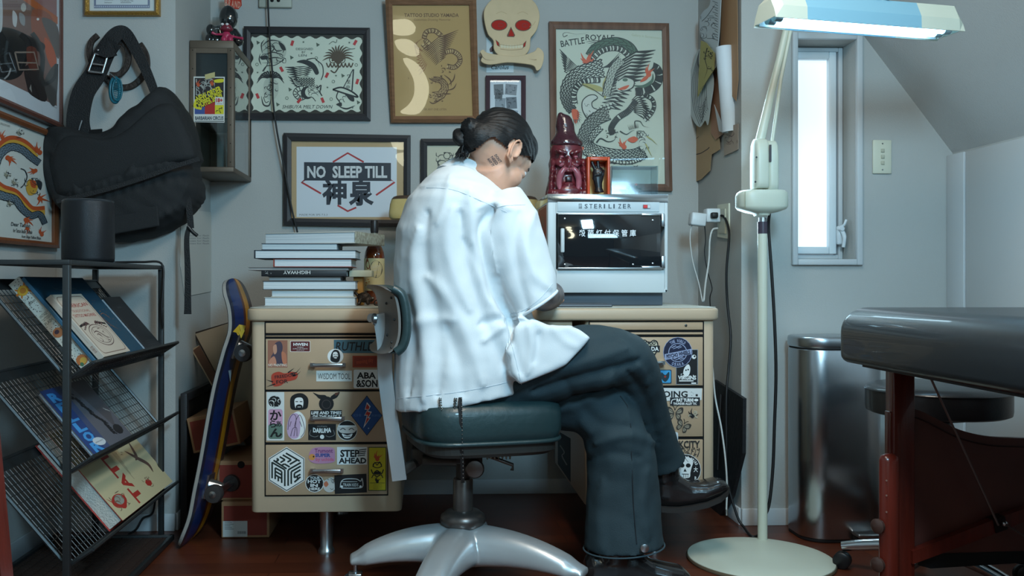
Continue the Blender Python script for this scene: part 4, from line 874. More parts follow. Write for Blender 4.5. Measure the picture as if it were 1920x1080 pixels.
M_walnut = mat('walnut', (124, 92, 74), .5, col2=(92, 66, 54), vscale=6, stretch=(6, 1, 1), bump=.1)
def art_battle(A):
    D = (52, 56, 54); L = (196, 202, 188); R_ = (204, 96, 66); GR = (84, 108, 92); YL = (172, 164, 104)
    A.text('BATTLE', 1051, 73, 1096, 85, D, .015, rot=-.16); A.text('ROYALE', 1098, 65, 1152, 76, D, .015, rot=.02); A.curve([(1064, 66), (1057, 69), (1056, 63), (1064, 61), (1080, 64), (1104, 61)], 1.6, D, 1)
    for i in range(2): A.line([(1064+i*4, 70+i*-3), (1088+i*10, 67-i*3)], 1.2, D, 2)
    for i in range(3): A.curve([(1098+i*4, 79+i*3), (1114+i*2, 76.5+i*3), (1134-i*2, 77+i*3)], 1.3, D, 2)
    A.text('Gallery in Santamonica', 1184, 66, 1240, 72, (176, 180, 150), rot=.12)
    # big snake arch and coils
    A.scales([(1106, 106), (1116, 92), (1136, 82), (1158, 80), (1178, 88), (1188, 102), (1192, 112)], 9, 10, D, GR, 16, 2)
    A.belly([(1110, 112), (1124, 98), (1142, 91), (1162, 92), (1178, 104), (1184, 116)], 5, D, L, 26, 2.4)
    A.wing([(1094-i*4, 136-i*.5) for i in range(8)], [(1049+i*1.2, 92+i*6) for i in range(8)], D, L, 6)
    A.flame(1106, 122, 22, R_, 7, -2.8, -1.0); A.flame(1114, 126, 12, R_, 4, -1.5, .2)
    for i in range(8): A.curve([(1132-i*2, 128), (1150, 112+i*2), (1164, 96+i*5)], 1.4, D, 2)
    A.scales([(1132, 128), (1112, 132), (1086, 140), (1068, 156), (1062, 178), (1066, 196), (1074, 208)], 17, 8, D, L, 30, 4)
    A.belly([(1124, 150), (1100, 152), (1084, 160), (1076, 176), (1078, 196)], 5, D, L, 20, 2.6)
    A.blob([(1090, 158), (1110, 158), (1128, 164), (1136, 176), (1130, 172), (1112, 170)], YL); A.up().blob([(1131, 174), (1130, 156), (1140, 138), (1152, 128), (1144, 150), (1140, 172), (1134, 186)], YL); A.up(); A.curve([(1090, 158), (1112, 168), (1132, 182)], 1.4, D); A.curve([(1132, 182), (1132, 158), (1150, 130)], 1.4, D)
    A.blob([(1072, 206), (1082, 206), (1086, 216), (1080, 232), (1074, 222)], R_); A.up()
    for i in range(4): A.line([(1076+i*3, 224), (1076+i*4, 240-i*3)], 1.8, D, 1); A.line([(1082, 210+i*3), (1091, 212+i*5)], 1.4, D, 1)
    # wing right
    A.wing([(1160-i*3, 116+i*6) for i in range(9)], [(1229-i*3, 94+i*7) for i in range(9)], D, L, 8)
    A.wing([(1150-i*3, 150+i*6) for i in range(9)], [(1196-i*4, 150+i*7) for i in range(9)], D, L, 7)
    A.scales([(1166, 112), (1150, 130), (1142, 156), (1136, 180)], 8, 7, D, L, 16, 3)
    # right coil
    A.belly([(1192, 172), (1212, 170), (1230, 160), (1236, 144), (1232, 130), (1222, 124)], 7, D, L, 34, 2.8); A.curve([(1186, 160), (1206, 162), (1222, 152), (1224, 138)], 6, GR, 2)
    A.flame(1216, 140, 16, R_, 5, -2.2, -.8); A.blob([(1200, 154), (1208, 144), (1218, 140), (1212, 150)], R_)
    A.blob([(1158, 150), (1172, 144), (1188, 150), (1186, 164), (1170, 172), (1156, 168)], L); A.up().curve([(1158, 152), (1172, 145), (1188, 151), (1186, 164), (1170, 171), (1158, 166)], 2, D); A.blob([(1158, 168), (1170, 162), (1180, 160), (1172, 168)], R_); A.disc(1172, 150, 5, GR, 3)
    # eagle head + breast
    A.blob([(1094, 210), (1092, 190), (1102, 180), (1114, 178), (1120, 184), (1112, 188), (1110, 198), (1122, 206), (1132, 202), (1126, 214), (1110, 222)], (200, 204, 194)); A.up().curve([(1100, 222), (1092, 206), (1092, 190), (1102, 180), (1114, 178), (1120, 184), (1110, 192), (1112, 202), (1124, 206)], 1.8, D); A.scribble(1096, 194, 1108, 218, 8, .9, D, 2)
    for i in range(12): A.line([(1100+i*2.6, 222-i*1.2), (1106+i*2.6, 214-i*1.6)], 2, D, 1)
    for j in range(5):
        for i in range(5): A.disc(1122+i*6-j*4, 204+j*7-i*2, 4, D, 3.4, n=10); A.up().disc(1121+i*6-j*4, 203+j*7-i*2, 2.8, L, 2.4, n=10)
    # fan tail
    A.wing([(1184+i*.4, 188+i*2.4) for i in range(10)], [(1206+i*2.6-(i > 6)*(i-6)*4, 178+i*5.4) for i in range(10)], D, L, 6); A.belly([(1208, 178), (1222, 186), (1226, 200), (1220, 214), (1208, 226)], 3.4, D, L, 13, 3.5)
    A.belly([(1192, 190), (1178, 208), (1158, 222), (1146, 240), (1150, 252)], 5, D, L, 30, 3)
    # lower dragon
    A.scales([(1120, 232), (1104, 250), (1098, 268), (1108, 282), (1132, 290), (1164, 294), (1190, 292), (1208, 284)], 15, 12, D, L, 44, 4)
    A.scales([(1140, 212), (1120, 222), (1104, 236), (1094, 254), (1094, 268)], 13, 9, D, (150, 156, 146), 20, 3)
    A.curve([(1118, 268), (1126, 260), (1140, 266), (1152, 262), (1156, 250)], 3.4, D, 1); A.scribble(1136, 244, 1158, 258, 8, 1.4, D, 3)
    A.flame(1170, 276, 15, R_, 5, -2.8, -1.2); A.blob([(1176, 262), (1188, 256), (1196, 262), (1186, 268)], R_); A.up()
    A.blob([(1196, 262), (1204, 248), (1214, 256), (1214, 272), (1204, 284)], L); A.up().scribble(1194, 246, 1216, 284, 24, 1.3, D, 11)
    for q in ([(1162, 246), (1174, 252), (1184, 246), (1190, 244)], [(1192, 240), (1190, 228), (1200, 228), (1206, 236), (1218, 240)]): A.curve(q, 2.2, D, 1)
    for i in range(9): A.line([(1180+i*2, 244-i*.5), (1176+i*2.4, 234-i*.5)], 1, D, 1)
    A.line([(1212, 256), (1222, 262), (1232, 272)], 3, YL, 1); A.line([(1210, 270), (1216, 282), (1222, 294)], 3, YL, 1)
    A.belly([(1140, 298), (1160, 304), (1184, 304), (1200, 298)], 3, D, L, 12, 2); A.scribble(1150, 300, 1196, 312, 12, 1.4, D, 19); A.blob([(1082, 276), (1094, 276), (1092, 282)], R_)
pic_frame('picture_frame', 'large walnut framed dragon and eagle print above the sterilizer', toB, NB,
    [(1029.5, 40), (1254.5, 43.5), (1261, 358), (1034, 355)], [(1042.5, 53.5), (1242, 56), (1248, 345), (1045, 343)], M_walnut, paper=(200, 206, 190), art=art_battle)

# left wall pictures (on the side wall)
toL = photo_plane((XL+.024, 0, 0), (1, 0, 0)); NL = (1, 0, 0)
def vline(x, x0, y0): return 530+(y0-530)*(800-x)/(800-x0)
def vq(y_at0, x): return 530+(y_at0-530)*(800-x)/800.
M_redbrown = mat('red_brown_wood', (98, 60, 50), .35, bump=.1, bscale=50)
def art_belts(A):
    q = lambda x0, y0, x1, y1, c: A.poly([(x0, vq(y0, x0)), (x1, vq(y0, x1)), (x1, vq(y1, x1)), (x0, vq(y1, x0))], c)
    q(-45, -140, 106.5, 148, (120, 92, 84)); A.up(); q(-45, -140, 106.5, -36, (150, 104, 100)); A.up(); q(-45, -46, 108, -30, (178, 92, 46)); A.up()
    A.blob([(60, 20), (92, 26), (104, 60), (90, 90), (64, 80)], (150, 84, 62)); A.blob([(84, 70), (100, 90), (106, 120), (96, 126), (86, 100)], (190, 84, 42)); A.blob([(78, 34), (108, 50), (110, 110), (96, 80)], (98, 88, 84)); A.up()
    A.blob([(-20, 60), (16, 52), (60, 70), (84, 84), (78, 98), (58, 96), (40, 140), (8, 150), (-20, 130)], (22, 22, 24)); A.blob([(46, 126), (74, 124), (88, 188), (58, 178), (50, 160)], (36, 26, 26)); A.blob([(84, 150), (108, 120), (104, 196), (90, 186)], (72, 68, 66)); A.up()
    A.curve([(60, 62), (72, 80), (80, 110), (76, 150)], 9, (48, 46, 46)); A.curve([(106, 120), (102, 146), (84, 158), (80, 150)], 7, (40, 40, 42)); A.curve([(14, 76), (10, 110), (20, 128), (32, 136)], 5, (54, 60, 62)); A.blob([(50, 90), (68, 92), (70, 130), (54, 126)], (96, 44, 30)); A.up()
    A.line([(28, 98), (64, 98), (72, 130), (36, 131), (28, 98)], 3, (140, 124, 112)); A.line([(32, 117), (68, 118)], 2.4, (140, 124, 112)); A.blob([(24, 20), (32, 30), (30, 50), (24, 44)], (196, 196, 196)); A.blob([(36, 24), (46, 30), (46, 48), (38, 42)], (150, 150, 150)); A.blob([(-6, -10), (4, 0), (4, 52), (-4, 56)], (190, 192, 194)); A.disc(44, 14, 5, (180, 176, 168), 8); A.curve([(8, 148), (16, 140), (20, 128)], 3, (150, 150, 150))
    A.disc(71, 36, 2.4, WH); A.poly([(58, 158), (60, 174), (55, 166)], (150, 146, 140)); A.text('S. Kawai', 97, 199, 107, 202, (120, 122, 124), rot=.4)
pic_frame('picture_frame', 'red-brown framed photograph of belts and a buckle on the left wall', toL, NL,
    [(-60, vq(-170, -60)), (129, vq(-170, 129)), (129, vq(191, 129)), (-60, vq(191, -60))], [(-50, vq(-158, -50)), (117, vq(-158, 117)), (117, vq(180, 117)), (-50, vq(180, -50))], M_redbrown, paper=(200, 206, 212), art=art_belts)
def art_dragon(A):
    D = (40, 46, 52); O = (186, 82, 40); YL = (206, 160, 60); BL = (120, 140, 154); GR = (150, 148, 130)
    q = lambda x0, y0, x1, y1, c: A.poly([(x0, vq(y0, x0)), (x1, vq(y0, x1)), (x1, vq(y1, x1)), (x0, vq(y1, x0))], c)
    A.curve([(-10, 300), (4, 272), (22, 262), (46, 270), (66, 290)], 16, O); A.up(); A.curve([(-12, 306), (6, 278), (24, 268), (46, 276), (68, 296)], 12, YL); A.up()
    A.scales([(-12, 322), (-2, 292), (18, 276), (40, 280), (60, 296), (74, 306)], 8, 6, D, BL, 26, 3)
    A.curve([(-10, 340), (6, 352), (28, 360), (44, 376), (60, 392), (84, 392)], 12, O); A.up().curve([(-10, 346), (6, 358), (28, 366), (42, 382), (60, 398), (84, 398)], 9, YL); A.up()
    A.scales([(-10, 362), (8, 368), (28, 374), (42, 392), (58, 404), (74, 402), (84, 420)], 8, 5, D, BL, 30, 3)
    for (x, y, sz, n_, a0, a1) in ((14, 296, 16, 5, -.2, 1.4), (66, 320, 13, 5, 2.2, 3.6), (74, 286, 16, 4, -2.6, -1.4), (74, 372, 15, 5, -1.4, 2.0), (48, 412, 14, 5, -.6, 2.0), (78, 440, 12, 5, -2.4, -.8), (4, 258, 12, 4, -2.4, -.6), (50, 428, 10, 4, 0, 2.6)): A.flame(x, y, sz, O, n_, a0, a1)
    for (x, y) in ((36, 252), (12, 330), (18, 384), (26, 344)): A.flame(x, y, 9, GR, 5, -2.8, -.2); A.scribble(x-6, y-8, x+8, y+6, 6, 1.2, D, x)
    A.blob([(54, 336), (62, 340), (70, 348), (66, 362), (54, 366), (48, 352)], YL); A.up().blob([(56, 338), (66, 340), (66, 352), (58, 350)], O); A.blob([(68, 338), (78, 342), (76, 356), (70, 350)], D); A.up().scribble(46, 334, 74, 366, 14, 1.2, D, 5); A.curve([(38, 316), (46, 320), (50, 332), (44, 346), (38, 352)], 1.8, D)
    for i, (a, b) in enumerate(((20, 420), (24, 432), (40, 444))): A.text(['Dear Tattoo', 'for Tattoo Studio Yamada', 'from Shige Yellow Blaze'][i], a, b-2, a+36, b+5, D, .01, rot=.1)
    A.text('DRAGON FLASH', 0, 232, 18, 236, (120, 120, 116), rot=.3)
pic_frame('picture_frame', 'brown framed orange and blue dragon print on the left wall behind the bag', toL, NL,
    [(-60, vq(207, -60)), (112, vq(207, 112)), (112, vq(455, 112)), (-60, vq(455, -60))], [(-50, vq(219, -50)), (103, vq(219, 103)), (103, vq(444, 103)), (-50, vq(444, -50))], mat('warm_brown_wood', (112, 66, 40), .35, bump=.1, bscale=50), paper=(202, 206, 200), art=art_dragon)

# gold certificate
toF = ywall(YF-.022)
def art_cert(A):
    A.rect(176, -60, 281, 15.5, (120, 128, 150)); A.up().rect(180, -60, 277, 9, (206, 212, 214)); A.up()
    for x in range(178, 281, 4): A.disc(x, 12.3, 1.5, (176, 184, 200), n=8)
    A.line([(196, 0), (212, 0)], .8, K1); A.line([(226, 5), (246, 5)], .8, K1); A.text('Instructor', 196, 3, 210, 6, K1); A.text('Certificate No', 226, 0, 250, 3, K1)
pic_frame('certificate_frame', 'gold framed certificate with blue border high above the shoulder bag', toF, NB,
    rr(158, -80, 298, 28), rr(166, -72, 290, 20), mat('gold_leaf', (176, 134, 62), .35, .6, bump=.6, bscale=160), paper=(206, 210, 208), art=art_cert, prof=2)

# skull plaque with bones, and the card behind it
def build_skull():
    Y = YB-.045; to = ywall(Y); c = to(960, 60)
    t = thing('skull_plaque', 'large flat cream skull and crossbones cut-out with red eye sockets', 'wall plaque', c)
    m = mat('bone_paint', (200, 176, 138), .55, bump=.1, bscale=30, var=.08, vscale=10)
    def cut(name, pts, m_, d=.012, dy=0, par=None, sm=True):
        q = cr([(x, y, 0) for x, y in [pts[-1]]+pts+[pts[0], pts[1]]], 5)[5:-6] if sm else [Vector((x, y, 0)) for x, y in pts]
        P = [to(p.x, p.y)+Vector((0, dy, 0)) for p in q]; k = MB(); k.prism(P, (0, d, 0), m_)
        o = k.build(name, None, par or t); b = o.modifiers.new('b', 'BEVEL'); b.width = .0025; b.segments = 2; b.limit_method = 'ANGLE'; return o
    s = cut('skull', [(907, 30), (912, 10), (930, -6), (955, -12), (985, -8), (1004, 6), (1012, 28), (1008, 52), (1001, 64), (995, 72), (993, 92), (982, 104), (957, 108), (936, 104), (926, 92), (925, 76), (914, 62)], m)
    cut('bone', [(900, 98), (906, 94), (914, 100), (940, 104), (970, 106), (1000, 98), (1008, 90), (1018, 98), (1019, 112), (1014, 128), (1006, 133), (1000, 124), (980, 120), (950, 118), (918, 122), (902, 116), (904, 106)], m, dy=-.008)
    A = Art(ywall(Y-.0004), (0, -1, 0)); RD = mat('socket_red', (168, 44, 36), .6, spec=.1)
    E = (96, 66, 48)
    for (x, y, rx, ry) in ((936, 47, 15.5, 10.5), (981, 47.5, 15.5, 11)): A.disc(x, y, rx, E, ry); A.up().disc(x, y, rx-1.6, RD, ry-1.6); A.up().ring(x+3, y, 5, 1, (120, 26, 24), 3.5)
    A.poly([(958, 50), (966, 66), (964, 69.5), (951, 69), (950.5, 66)], E); A.up().poly([(958, 53), (964, 66), (962, 68), (953, 67.5)], RD); 
    A.poly([(929, 74), (936, 80), (937, 88), (932, 85)], E); A.poly([(987, 76), (981, 82), (979, 91), (985, 87)], E); A.up().poly([(930, 76), (934, 80), (935, 86), (932, 84)], RD); A.poly([(986, 78), (982, 83), (981, 88), (984, 86)], RD)
    [A.rrect(939+i*5.3, 84.5+abs(i-3.5)*-.4, 943.6+i*5.3, 91+abs(i-3.5)*-.4, 1.6, (206, 196, 166)) for i in range(8)]; A.curve([(936, 83), (958, 86), (982, 83)], .9, (150, 124, 88)); A.curve([(938, 92), (958, 94), (980, 92)], .9, (150, 124, 88)); A.curve([(930, 26), (940, 22), (950, 26)], .8, (176, 150, 112)); A.curve([(970, 26), (980, 22), (990, 27)], .8, (176, 150, 112)); A.curve([(993, 50), (1000, 46), (1004, 40)], .8, (176, 150, 112))
    A.build('face_paint', None, t)
    A2 = Art(ywall(Y-.0084), (0, -1, 0)); A2.curve([(904, 106), (912, 112), (928, 113)], 1.4, (120, 92, 62), 1); A2.curve([(1006, 112), (1000, 112), (990, 110)], 1.2, (120, 92, 62), 1); A2.build('bone_lines', None, t)
    y2 = YB-.003; to2 = ywall(y2); cd = MB(); cd.prism([to2(*p) for p in rr(912, 70, 963, 136)], (0, .0015, 0), mat('card_white', (196, 208, 212), .7)); card = cd.build('signed_card', None)
    tag(card, 'white signed card pinned behind the crossbones', 'card')
    A3 = Art(ywall(y2-.0002), (0, -1, 0)); A3.text('Carolus', 921, 122, 954, 130, K, .01, shear=.2); A3.blob([(918, 92), (924, 86), (926, 94), (920, 98)], (90, 70, 74)); A3.build('signature', None, card)
build_skull()
# ------------------------------------------------------------------ left side: rack, books, speaker, bag, cabinet, skateboard
M_dark_steel = mat('dark_steel', (70, 74, 76), .42, .75, bump=.05, bscale=80)
RX0, RX1, RY0, RY1, RZ = -1.07, -.86, 2.2, 2.97, .885
def shelf_axes(zt):
    e2 = Vector((-.2, 0, .235)).normalized(); n = Vector((e2.z, 0, -e2.x)); return Vector((RX1, 0, zt)), e2, n
def build_rack():
    t = thing('magazine_rack', 'dark steel wire magazine rack with three slanted shelves of books', 'rack', ((RX0+RX1)/2, (RY0+RY1)/2, 0))
    s = .008
    for x, y in ((RX0, RY0), (RX0, RY1), (RX1, RY0), (RX1, RY1)): MB().box((x-s, y-s, .001), (x+s, y+s, RZ-.0125), M_dark_steel, bev=.001).build('post', None, t)
    f = MB(); f.box((RX0-s, RY0-s, RZ-.012), (RX1+s, RY0+s, RZ), bev=.001); f.box((RX0-s, RY1-s, RZ-.012), (RX1+s, RY1+s, RZ), bev=.001); f.box((RX0-s, RY0+s, RZ-.012), (RX0+s, RY1-s, RZ), bev=.001); f.box((RX1-s, RY0+s, RZ-.012), (RX1+s, RY1-s, RZ), bev=.001)
    f.box((RX0+s, RY0+s, RZ-.004), (RX1-s, RY1-s, RZ-.001)); f.build('top_frame', M_dark_steel, t)
    for zt in (.6, .373, .15):
        p, e, n = shelf_axes(zt); ys, ye = RY0+.012, RY1-.012; L = .312; lip = Vector((.06, 0, .04)); n2 = Vector((-lip.z, 0, lip.x)).normalized()
        q = lambda y, u, h=0: Vector((p.x, y, p.z))+e*u-n*.004+n*h
        fr = MB(); r = .005
        a, b, c, d = q(ys, 0), q(ys, L), q(ye, L), q(ye, 0); l0 = a+lip; l1 = d+lip
        for u, v in ((a, b), (b, c), (c, d), (d, a), (a, l0), (l0, l1), (l1, d)): fr.tube([u, v], r, M_dark_steel, 6)
        up = q(ys, L)
        fr.prism([b-e*.03, c-e*.03, c, b], n*.002, M_dark_steel)
        fr.prism([l0-lip*.25, l1-lip*.25, l1, l0], n2*.002, M_dark_steel)
        sh = fr.build('shelf', M_dark_steel, t)
        g = MB(); N = 36
        for i in range(1, N): y = ys+(ye-ys)*i/N; g.tube([q(y, 0, -.002), q(y, L, -.002)], .0011, None, 4, False); g.tube([q(y, 0, -.002), q(y, 0, -.002)+lip], .0011, None, 4, False)
        for i in range(1, 13): g.tube([q(ys, L*i/13), q(ye, L*i/13)], .0011, None, 4, False)
        g.tube([a+lip*.45, d+lip*.45], .0011, None, 4, False)
        g.build('wire_mesh', M_dark_steel, sh)
    b = MB(); x0, x1 = -1.20, -.812; ya, yb = RY0-.02, RY1-.02
    for lo, hi in (((x0, ya, .003), (x1, ya+.014, .02)), ((x0, yb-.014, .003), (x1, yb, .02)), ((x0, ya, .003), (x0+.014, yb, .02)), ((x1-.014, ya, .003), (x1, yb, .02))): b.box(lo, hi, bev=.002)
    bt = b.build('base_tray', M_dark_steel, t)
    g = MB()
    for i in range(1, 60): y = ya+(yb-ya)*i/60; g.box((x0+.01, y-.0035, .008), (x1-.01, y+.0035, .012))
    for i in range(1, 12): x = x0+(x1-x0)*i/12; g.tube([(x, ya, .014), (x, yb, .014)], .0015, None, 4, False)
    g.build('base_mesh', mat('rust_steel', (62, 46, 40), .6, .3), bt)
build_rack()
def shelf_book(zt, y0, y1, u0, u1, h0, h1, label, cover, pages=(196, 192, 180), spine=None, art=None, sp_art=None, spine_side='y0', cov=.0025, group='books on the slanted rack', rot=0):
    p, e, n = shelf_axes(zt); h0 += .0025
    q = lambda y, u, h: Vector((p.x, y, p.z))+e*u+n*h
    c = q((y0+y1)/2, (u0+u1)/2, h0); t = thing('book', label, 'book', c, group)
    cm = cover if not isinstance(cover, tuple) else mat('cover_%d_%d_%d' % cover, cover, .5)
    def slab(nm, a, b, u_, v_, ha, hb, m_):
        k = MB(); k.prism([q(a, u_, ha), q(b, u_, ha), q(b, v_, ha), q(a, v_, ha)], n*(hb-ha), m_)
        o = k.build(nm, None, t); bv = o.modifiers.new('b', 'BEVEL'); bv.width = .0008; bv.segments = 1; return o
    slab('back_cover', y0, y1, u0, u1, h0, h0+cov, cm); fc = slab('front_cover', y0, y1, u0, u1, h1-cov, h1, cm)
    pm = mat('pages_%d_%d_%d' % pages, pages, .8, bump=.4, bscale=200, stretch=(1, .02, 1))
    slab('pages', y0+.004, y1-.004, u0+.004, u1-.004, h0+cov, h1-cov, pm)
    if spine is not None:
        ya, yb = (y0-.0005, y0+.0035) if spine_side == 'y0' else (y1-.0035, y1+.0005)
        so = slab('spine', ya, yb, u0, u1, h0, h1, mat('spine_%d_%d_%d' % spine, spine, .5))
        if sp_art:
            A = Art(lambda x, y: Vector((p.x, y0-.0006, p.z))+e*(u0+(u1-u0)*(1-y))+n*(h0+(h1-h0)*x), (0, -1, 0)); sp_art(A); A.build('spine_print', None, so)
    if art:
        # unit square: x along Y (0 near .. 1 far), y from the top edge (0) down to the lip (1)
        A = Art(lambda x, y: q(y0+(y1-y0)*x, u0+(u1-u0)*(1-y), h1+.00005), n); art(A); A.build('cover_print', None, fc)
    return t
def sp_vintage(A):
    r = random.Random(3)
    for i in range(150):
        A.disc(r.uniform(.05, .95), r.uniform(.01, .99), r.uniform(.015, .05), (70, 46, 44), r.uniform(.003, .006), n=6)
    A.disc(.55, .12, .45, (214, 160, 50), .045, n=14); A.disc(.55, .12, .25, (190, 120, 40), .026, n=10)
    for k in range(8): a = k*PI/4; A.line([(.55+.4*math.cos(a), .12+.04*math.sin(a)), (.55+.62*math.cos(a), .12+.065*math.sin(a))], .02, (196, 110, 40))
    A.rect(.12, .37, .88, .50, (206, 202, 186))
    for i, w_ in enumerate(('VINTAGE', 'TATTOO', 'FLASH')): A.text(w_, .16, .385+i*.038, .84, .413+i*.038, K)
    A.text('TATTOO', .2, .24, .8, .26, K); A.disc(.5, .6, .42, (176, 110, 70), .045, n=12); A.disc(.45, .59, .2, (70, 50, 60), .02, n=8)
    A.text('VOLUME', .2, .68, .8, .70, K); A.disc(.5, .92, .44, (190, 110, 60), .05, n=12); A.disc(.55, .93, .26, (206, 160, 70), .03, n=10); A.disc(.3, .95, .14, (70, 110, 80), .02, n=8)
shelf_book(.6, 2.31, 2.62, .008, .292, .0, .036, 'thick book with white star patterned spine, undermost on the top rack shelf', (60, 66, 74), spine=(206, 202, 190), sp_art=sp_vintage)
def cov_teal(A):
    r = random.Random(6)
    for i in range(40): x = r.uniform(.5, .95); y = r.uniform(.3, .8); A.disc(x, y, .006, (150, 96, 60), .004, n=5)
    A.curve([(.6, .45), (.7, .5), (.75, .62), (.85, .7)], .012, (130, 84, 60), 2); A.curve([(.72, .5), (.8, .48), (.86, .56)], .01, (130, 84, 60), 2)
    for i in range(8): A.line([(.3+i*.05, .12+.02*(i % 3)), (.34+i*.05, .16)], .006, (110, 120, 120))
shelf_book(.6, 2.30, 2.685, .002, .280, .0365, .048, 'teal blue hardcover lying between the patterned spine and the cream book', (22, 66, 88), spine=(50, 94, 120), art=cov_teal)
def cov_cream(A):
    D = (90, 60, 58); R_ = (150, 60, 54)
    A.rrect(.04, .04, .96, .96, .1, (120, 96, 84)); A.rrect(.055, .052, .945, .948, .09, (190, 176, 160))
    A.text('AMERICAN', .1, .16, .9, .22, R_, .02, arc=-.02); A.text('TRADITIONAL', .2, .26, .8, .30, R_); A.text('TATTOO MACHINES', .12, .33, .88, .38, R_, .02)
    A.ring(.5, .68, .32, .012, D, .17); A.ring(.5, .68, .26, .008, D, .13)
    for sx in (-1, 1):
        for i in range(6): A.line([(.5+sx*(.1+i*.05), .50), (.5+sx*(.2+i*.05), .46+i*.012)], .03, K if i % 2 else D); A.disc(.5+sx*(.15+i*.045), .47+i*.02, .03, D, .012, n=6)
    A.line([(.44, .66), (.62, .84)], .05, D, 2); A.curve([(.3, .64), (.45, .62), (.6, .72), (.7, .74)], .02, D, 2); A.scribble(.35, .58, .65, .78, 8, .012, D, 3)
def sp_cream(A): A.text('REVERE', .3, .8, .7, .9, (150, 100, 80)); A.line([(.5, .2), (.5, .75)], .08, (170, 150, 136))
shelf_book(.6, 2.305, 2.505, .0, .205, .0485, .068, 'cream paperback with red title and tattoo machine drawing', (190, 176, 160), pages=(188, 184, 172), spine=(186, 176, 164), art=cov_cream, sp_art=sp_cream)
def cov_black(A):
    A.text('tattoo', .3, .18, .55, .21, (90, 92, 94))
    for i in range(5): A.text('one flash after the other', .3, .80+i*.035, .92, .815+i*.035, (86, 84, 84))
shelf_book(.6, 2.79, 2.945, .002, .222, .002, .026, 'slim black book at the far end of the top rack shelf', (24, 26, 30), pages=(196, 200, 206), art=cov_black)
def cov_roller(A):
    A.rect(0, 0, 1, 1, (96, 96, 104)); A.poly([(0, 0), (.38, 0), (.34, 1), (0, 1)], (44, 66, 120)); A.poly([(.3, 0), (.42, 0), (.4, 1), (.28, 1)], (70, 80, 112)); A.poly([(.6, 0), (1, 0), (1, .5), (.8, .8)], (84, 80, 84))
    for i, ch in enumerate('ROLLER'): A.text(ch, .07, .835-i*.155, .27, .975-i*.155, (70, 150, 214), .05, rot=-PI/2*0)
    r = random.Random(2)
    for i in range(22): x = .45+i*.012+r.uniform(-.03, .03); y = .1+i*.035; A.disc(x, y, .03, (36, 34, 38), .03, n=7); A.line([(x, y), (x+.05, y+.04)], .02, (30, 30, 32))
    A.disc(.28, .86, .12, (200, 206, 212), .06, rot=.2); A.text('JAPAN RACE', .19, .85, .37, .875, K); A.disc(.82, .82, .1, (40, 38, 40), .08, n=9); A.text('magazine', .86, .5, .97, .53, WH, rot=.7)
shelf_book(.373, 2.366, 2.67, .004, .222, .0, .012, 'blue and grey motorcycle magazine with light blue title on the middle shelf', (90, 92, 100), pages=(186, 196, 206), art=cov_roller, cov=.0008)
def cov_tatt(A):
    R_ = (168, 48, 40); D = (120, 100, 80)
    A.rect(0, 0, 1, 1, (196, 184, 146))
    for i, ch in enumerate('TATTOO'): A.text(ch, .30, .82-i*.155, .48, .94-i*.155, R_, .04, rot=-PI/2)
    A.disc(.14, .84, .1, R_, .07); A.disc(.15, .83, .06, (150, 150, 140), .05); A.scribble(.06, .76, .24, .92, 10, .01, D, 3); A.curve([(.02, .76), (.14, .92), (.26, .8)], .02, R_, 2)
    A.disc(.66, .86, .05, R_, .04, n=7); A.scribble(.6, .8, .72, .92, 6, .008, D, 5); A.curve([(.70, .46), (.78, .58), (.86, .70), (.84, .80)], .05, (96, 70, 60), 2); A.curve([(.86, .38), (.80, .56), (.74, .6)], .04, (96, 70, 60), 2)
    A.disc(.84, .22, .06, R_, .05, n=7); A.disc(.2, .3, .05, (110, 90, 80), .08, n=8); A.scribble(.12, .2, .28, .4, 8, .01, D, 8); A.scribble(.56, .36, .68, .5, 6, .008, D, 9); A.disc(.4, .12, .05, R_, .03, n=6); A.scribble(.42, .05, .6, .2, 6, .008, D, 11)
    for i in range(5): A.line([(.52+i*.012, .15), (.52+i*.012, .75-i*.06)], .004, D)
shelf_book(.15, 2.49, 2.975, .003, .31, .0, .05, 'thick cream and red tattoo book on the lowest rack shelf', (168, 48, 40), pages=(200, 198, 190), art=cov_tatt)

def build_speaker():
    a, b = W(118, 487, 2.55), W(213, 377, 2.55); r = (b.x-a.x)/2; z0 = RZ+.0005; h = .170
    t = thing('speaker', 'black cylindrical speaker on top of the magazine rack', 'speaker', ((a.x+b.x)/2, 2.55, z0))
    c = ((a.x+b.x)/2, 2.55, z0)
    MB().lathe([(r*.9, 0), (r*.98, .004), (r, .012), (r, h-.012), (r*.97, h-.003)], c, n=48).build('grille', mat('speaker_black', (30, 32, 36), .42, .3, bump=.2, bscale=900), t)
    MB().lathe([(r*.97, h-.003), (r*.985, h), (r*.93, h+.0035), (r*.5, h+.003), (0.001, h+.003)], c, n=48).build('top_cap', mat('cap_black', (52, 56, 60), .22), t)
    c2 = Vector(c)
    cb = MB().tube(cr([c2+Vector((.05, .06, .004)), Vector((-.93, 2.75, RZ+.006)), Vector((-.90, 2.90, RZ+.010)), Vector((-.855, 2.955, RZ+.007)), Vector((-.846, 2.945, RZ-.06)), Vector((-.85, 2.94, RZ-.14)), Vector((-.848, 2.95, RZ-.20))], 6), .0035, mat('cable_black', (22, 22, 24), .5)).build('cord', None, None)
    tag(cb, 'black flat cord hanging over the far edge of the magazine rack', 'cable')
build_speaker()
c = MB().tube(cr([G(345, 990), (W(300, 985, 2.98)), W(270, 960, 3.0), W(262, 972, 3.0), W(248, 1000, 3.0), W(236, 1008, 2.97), W(195, 1030, 2.8), W(160, 1052, 2.7)], 6), .0035, mat('cable_black', (22, 22, 24), .5))
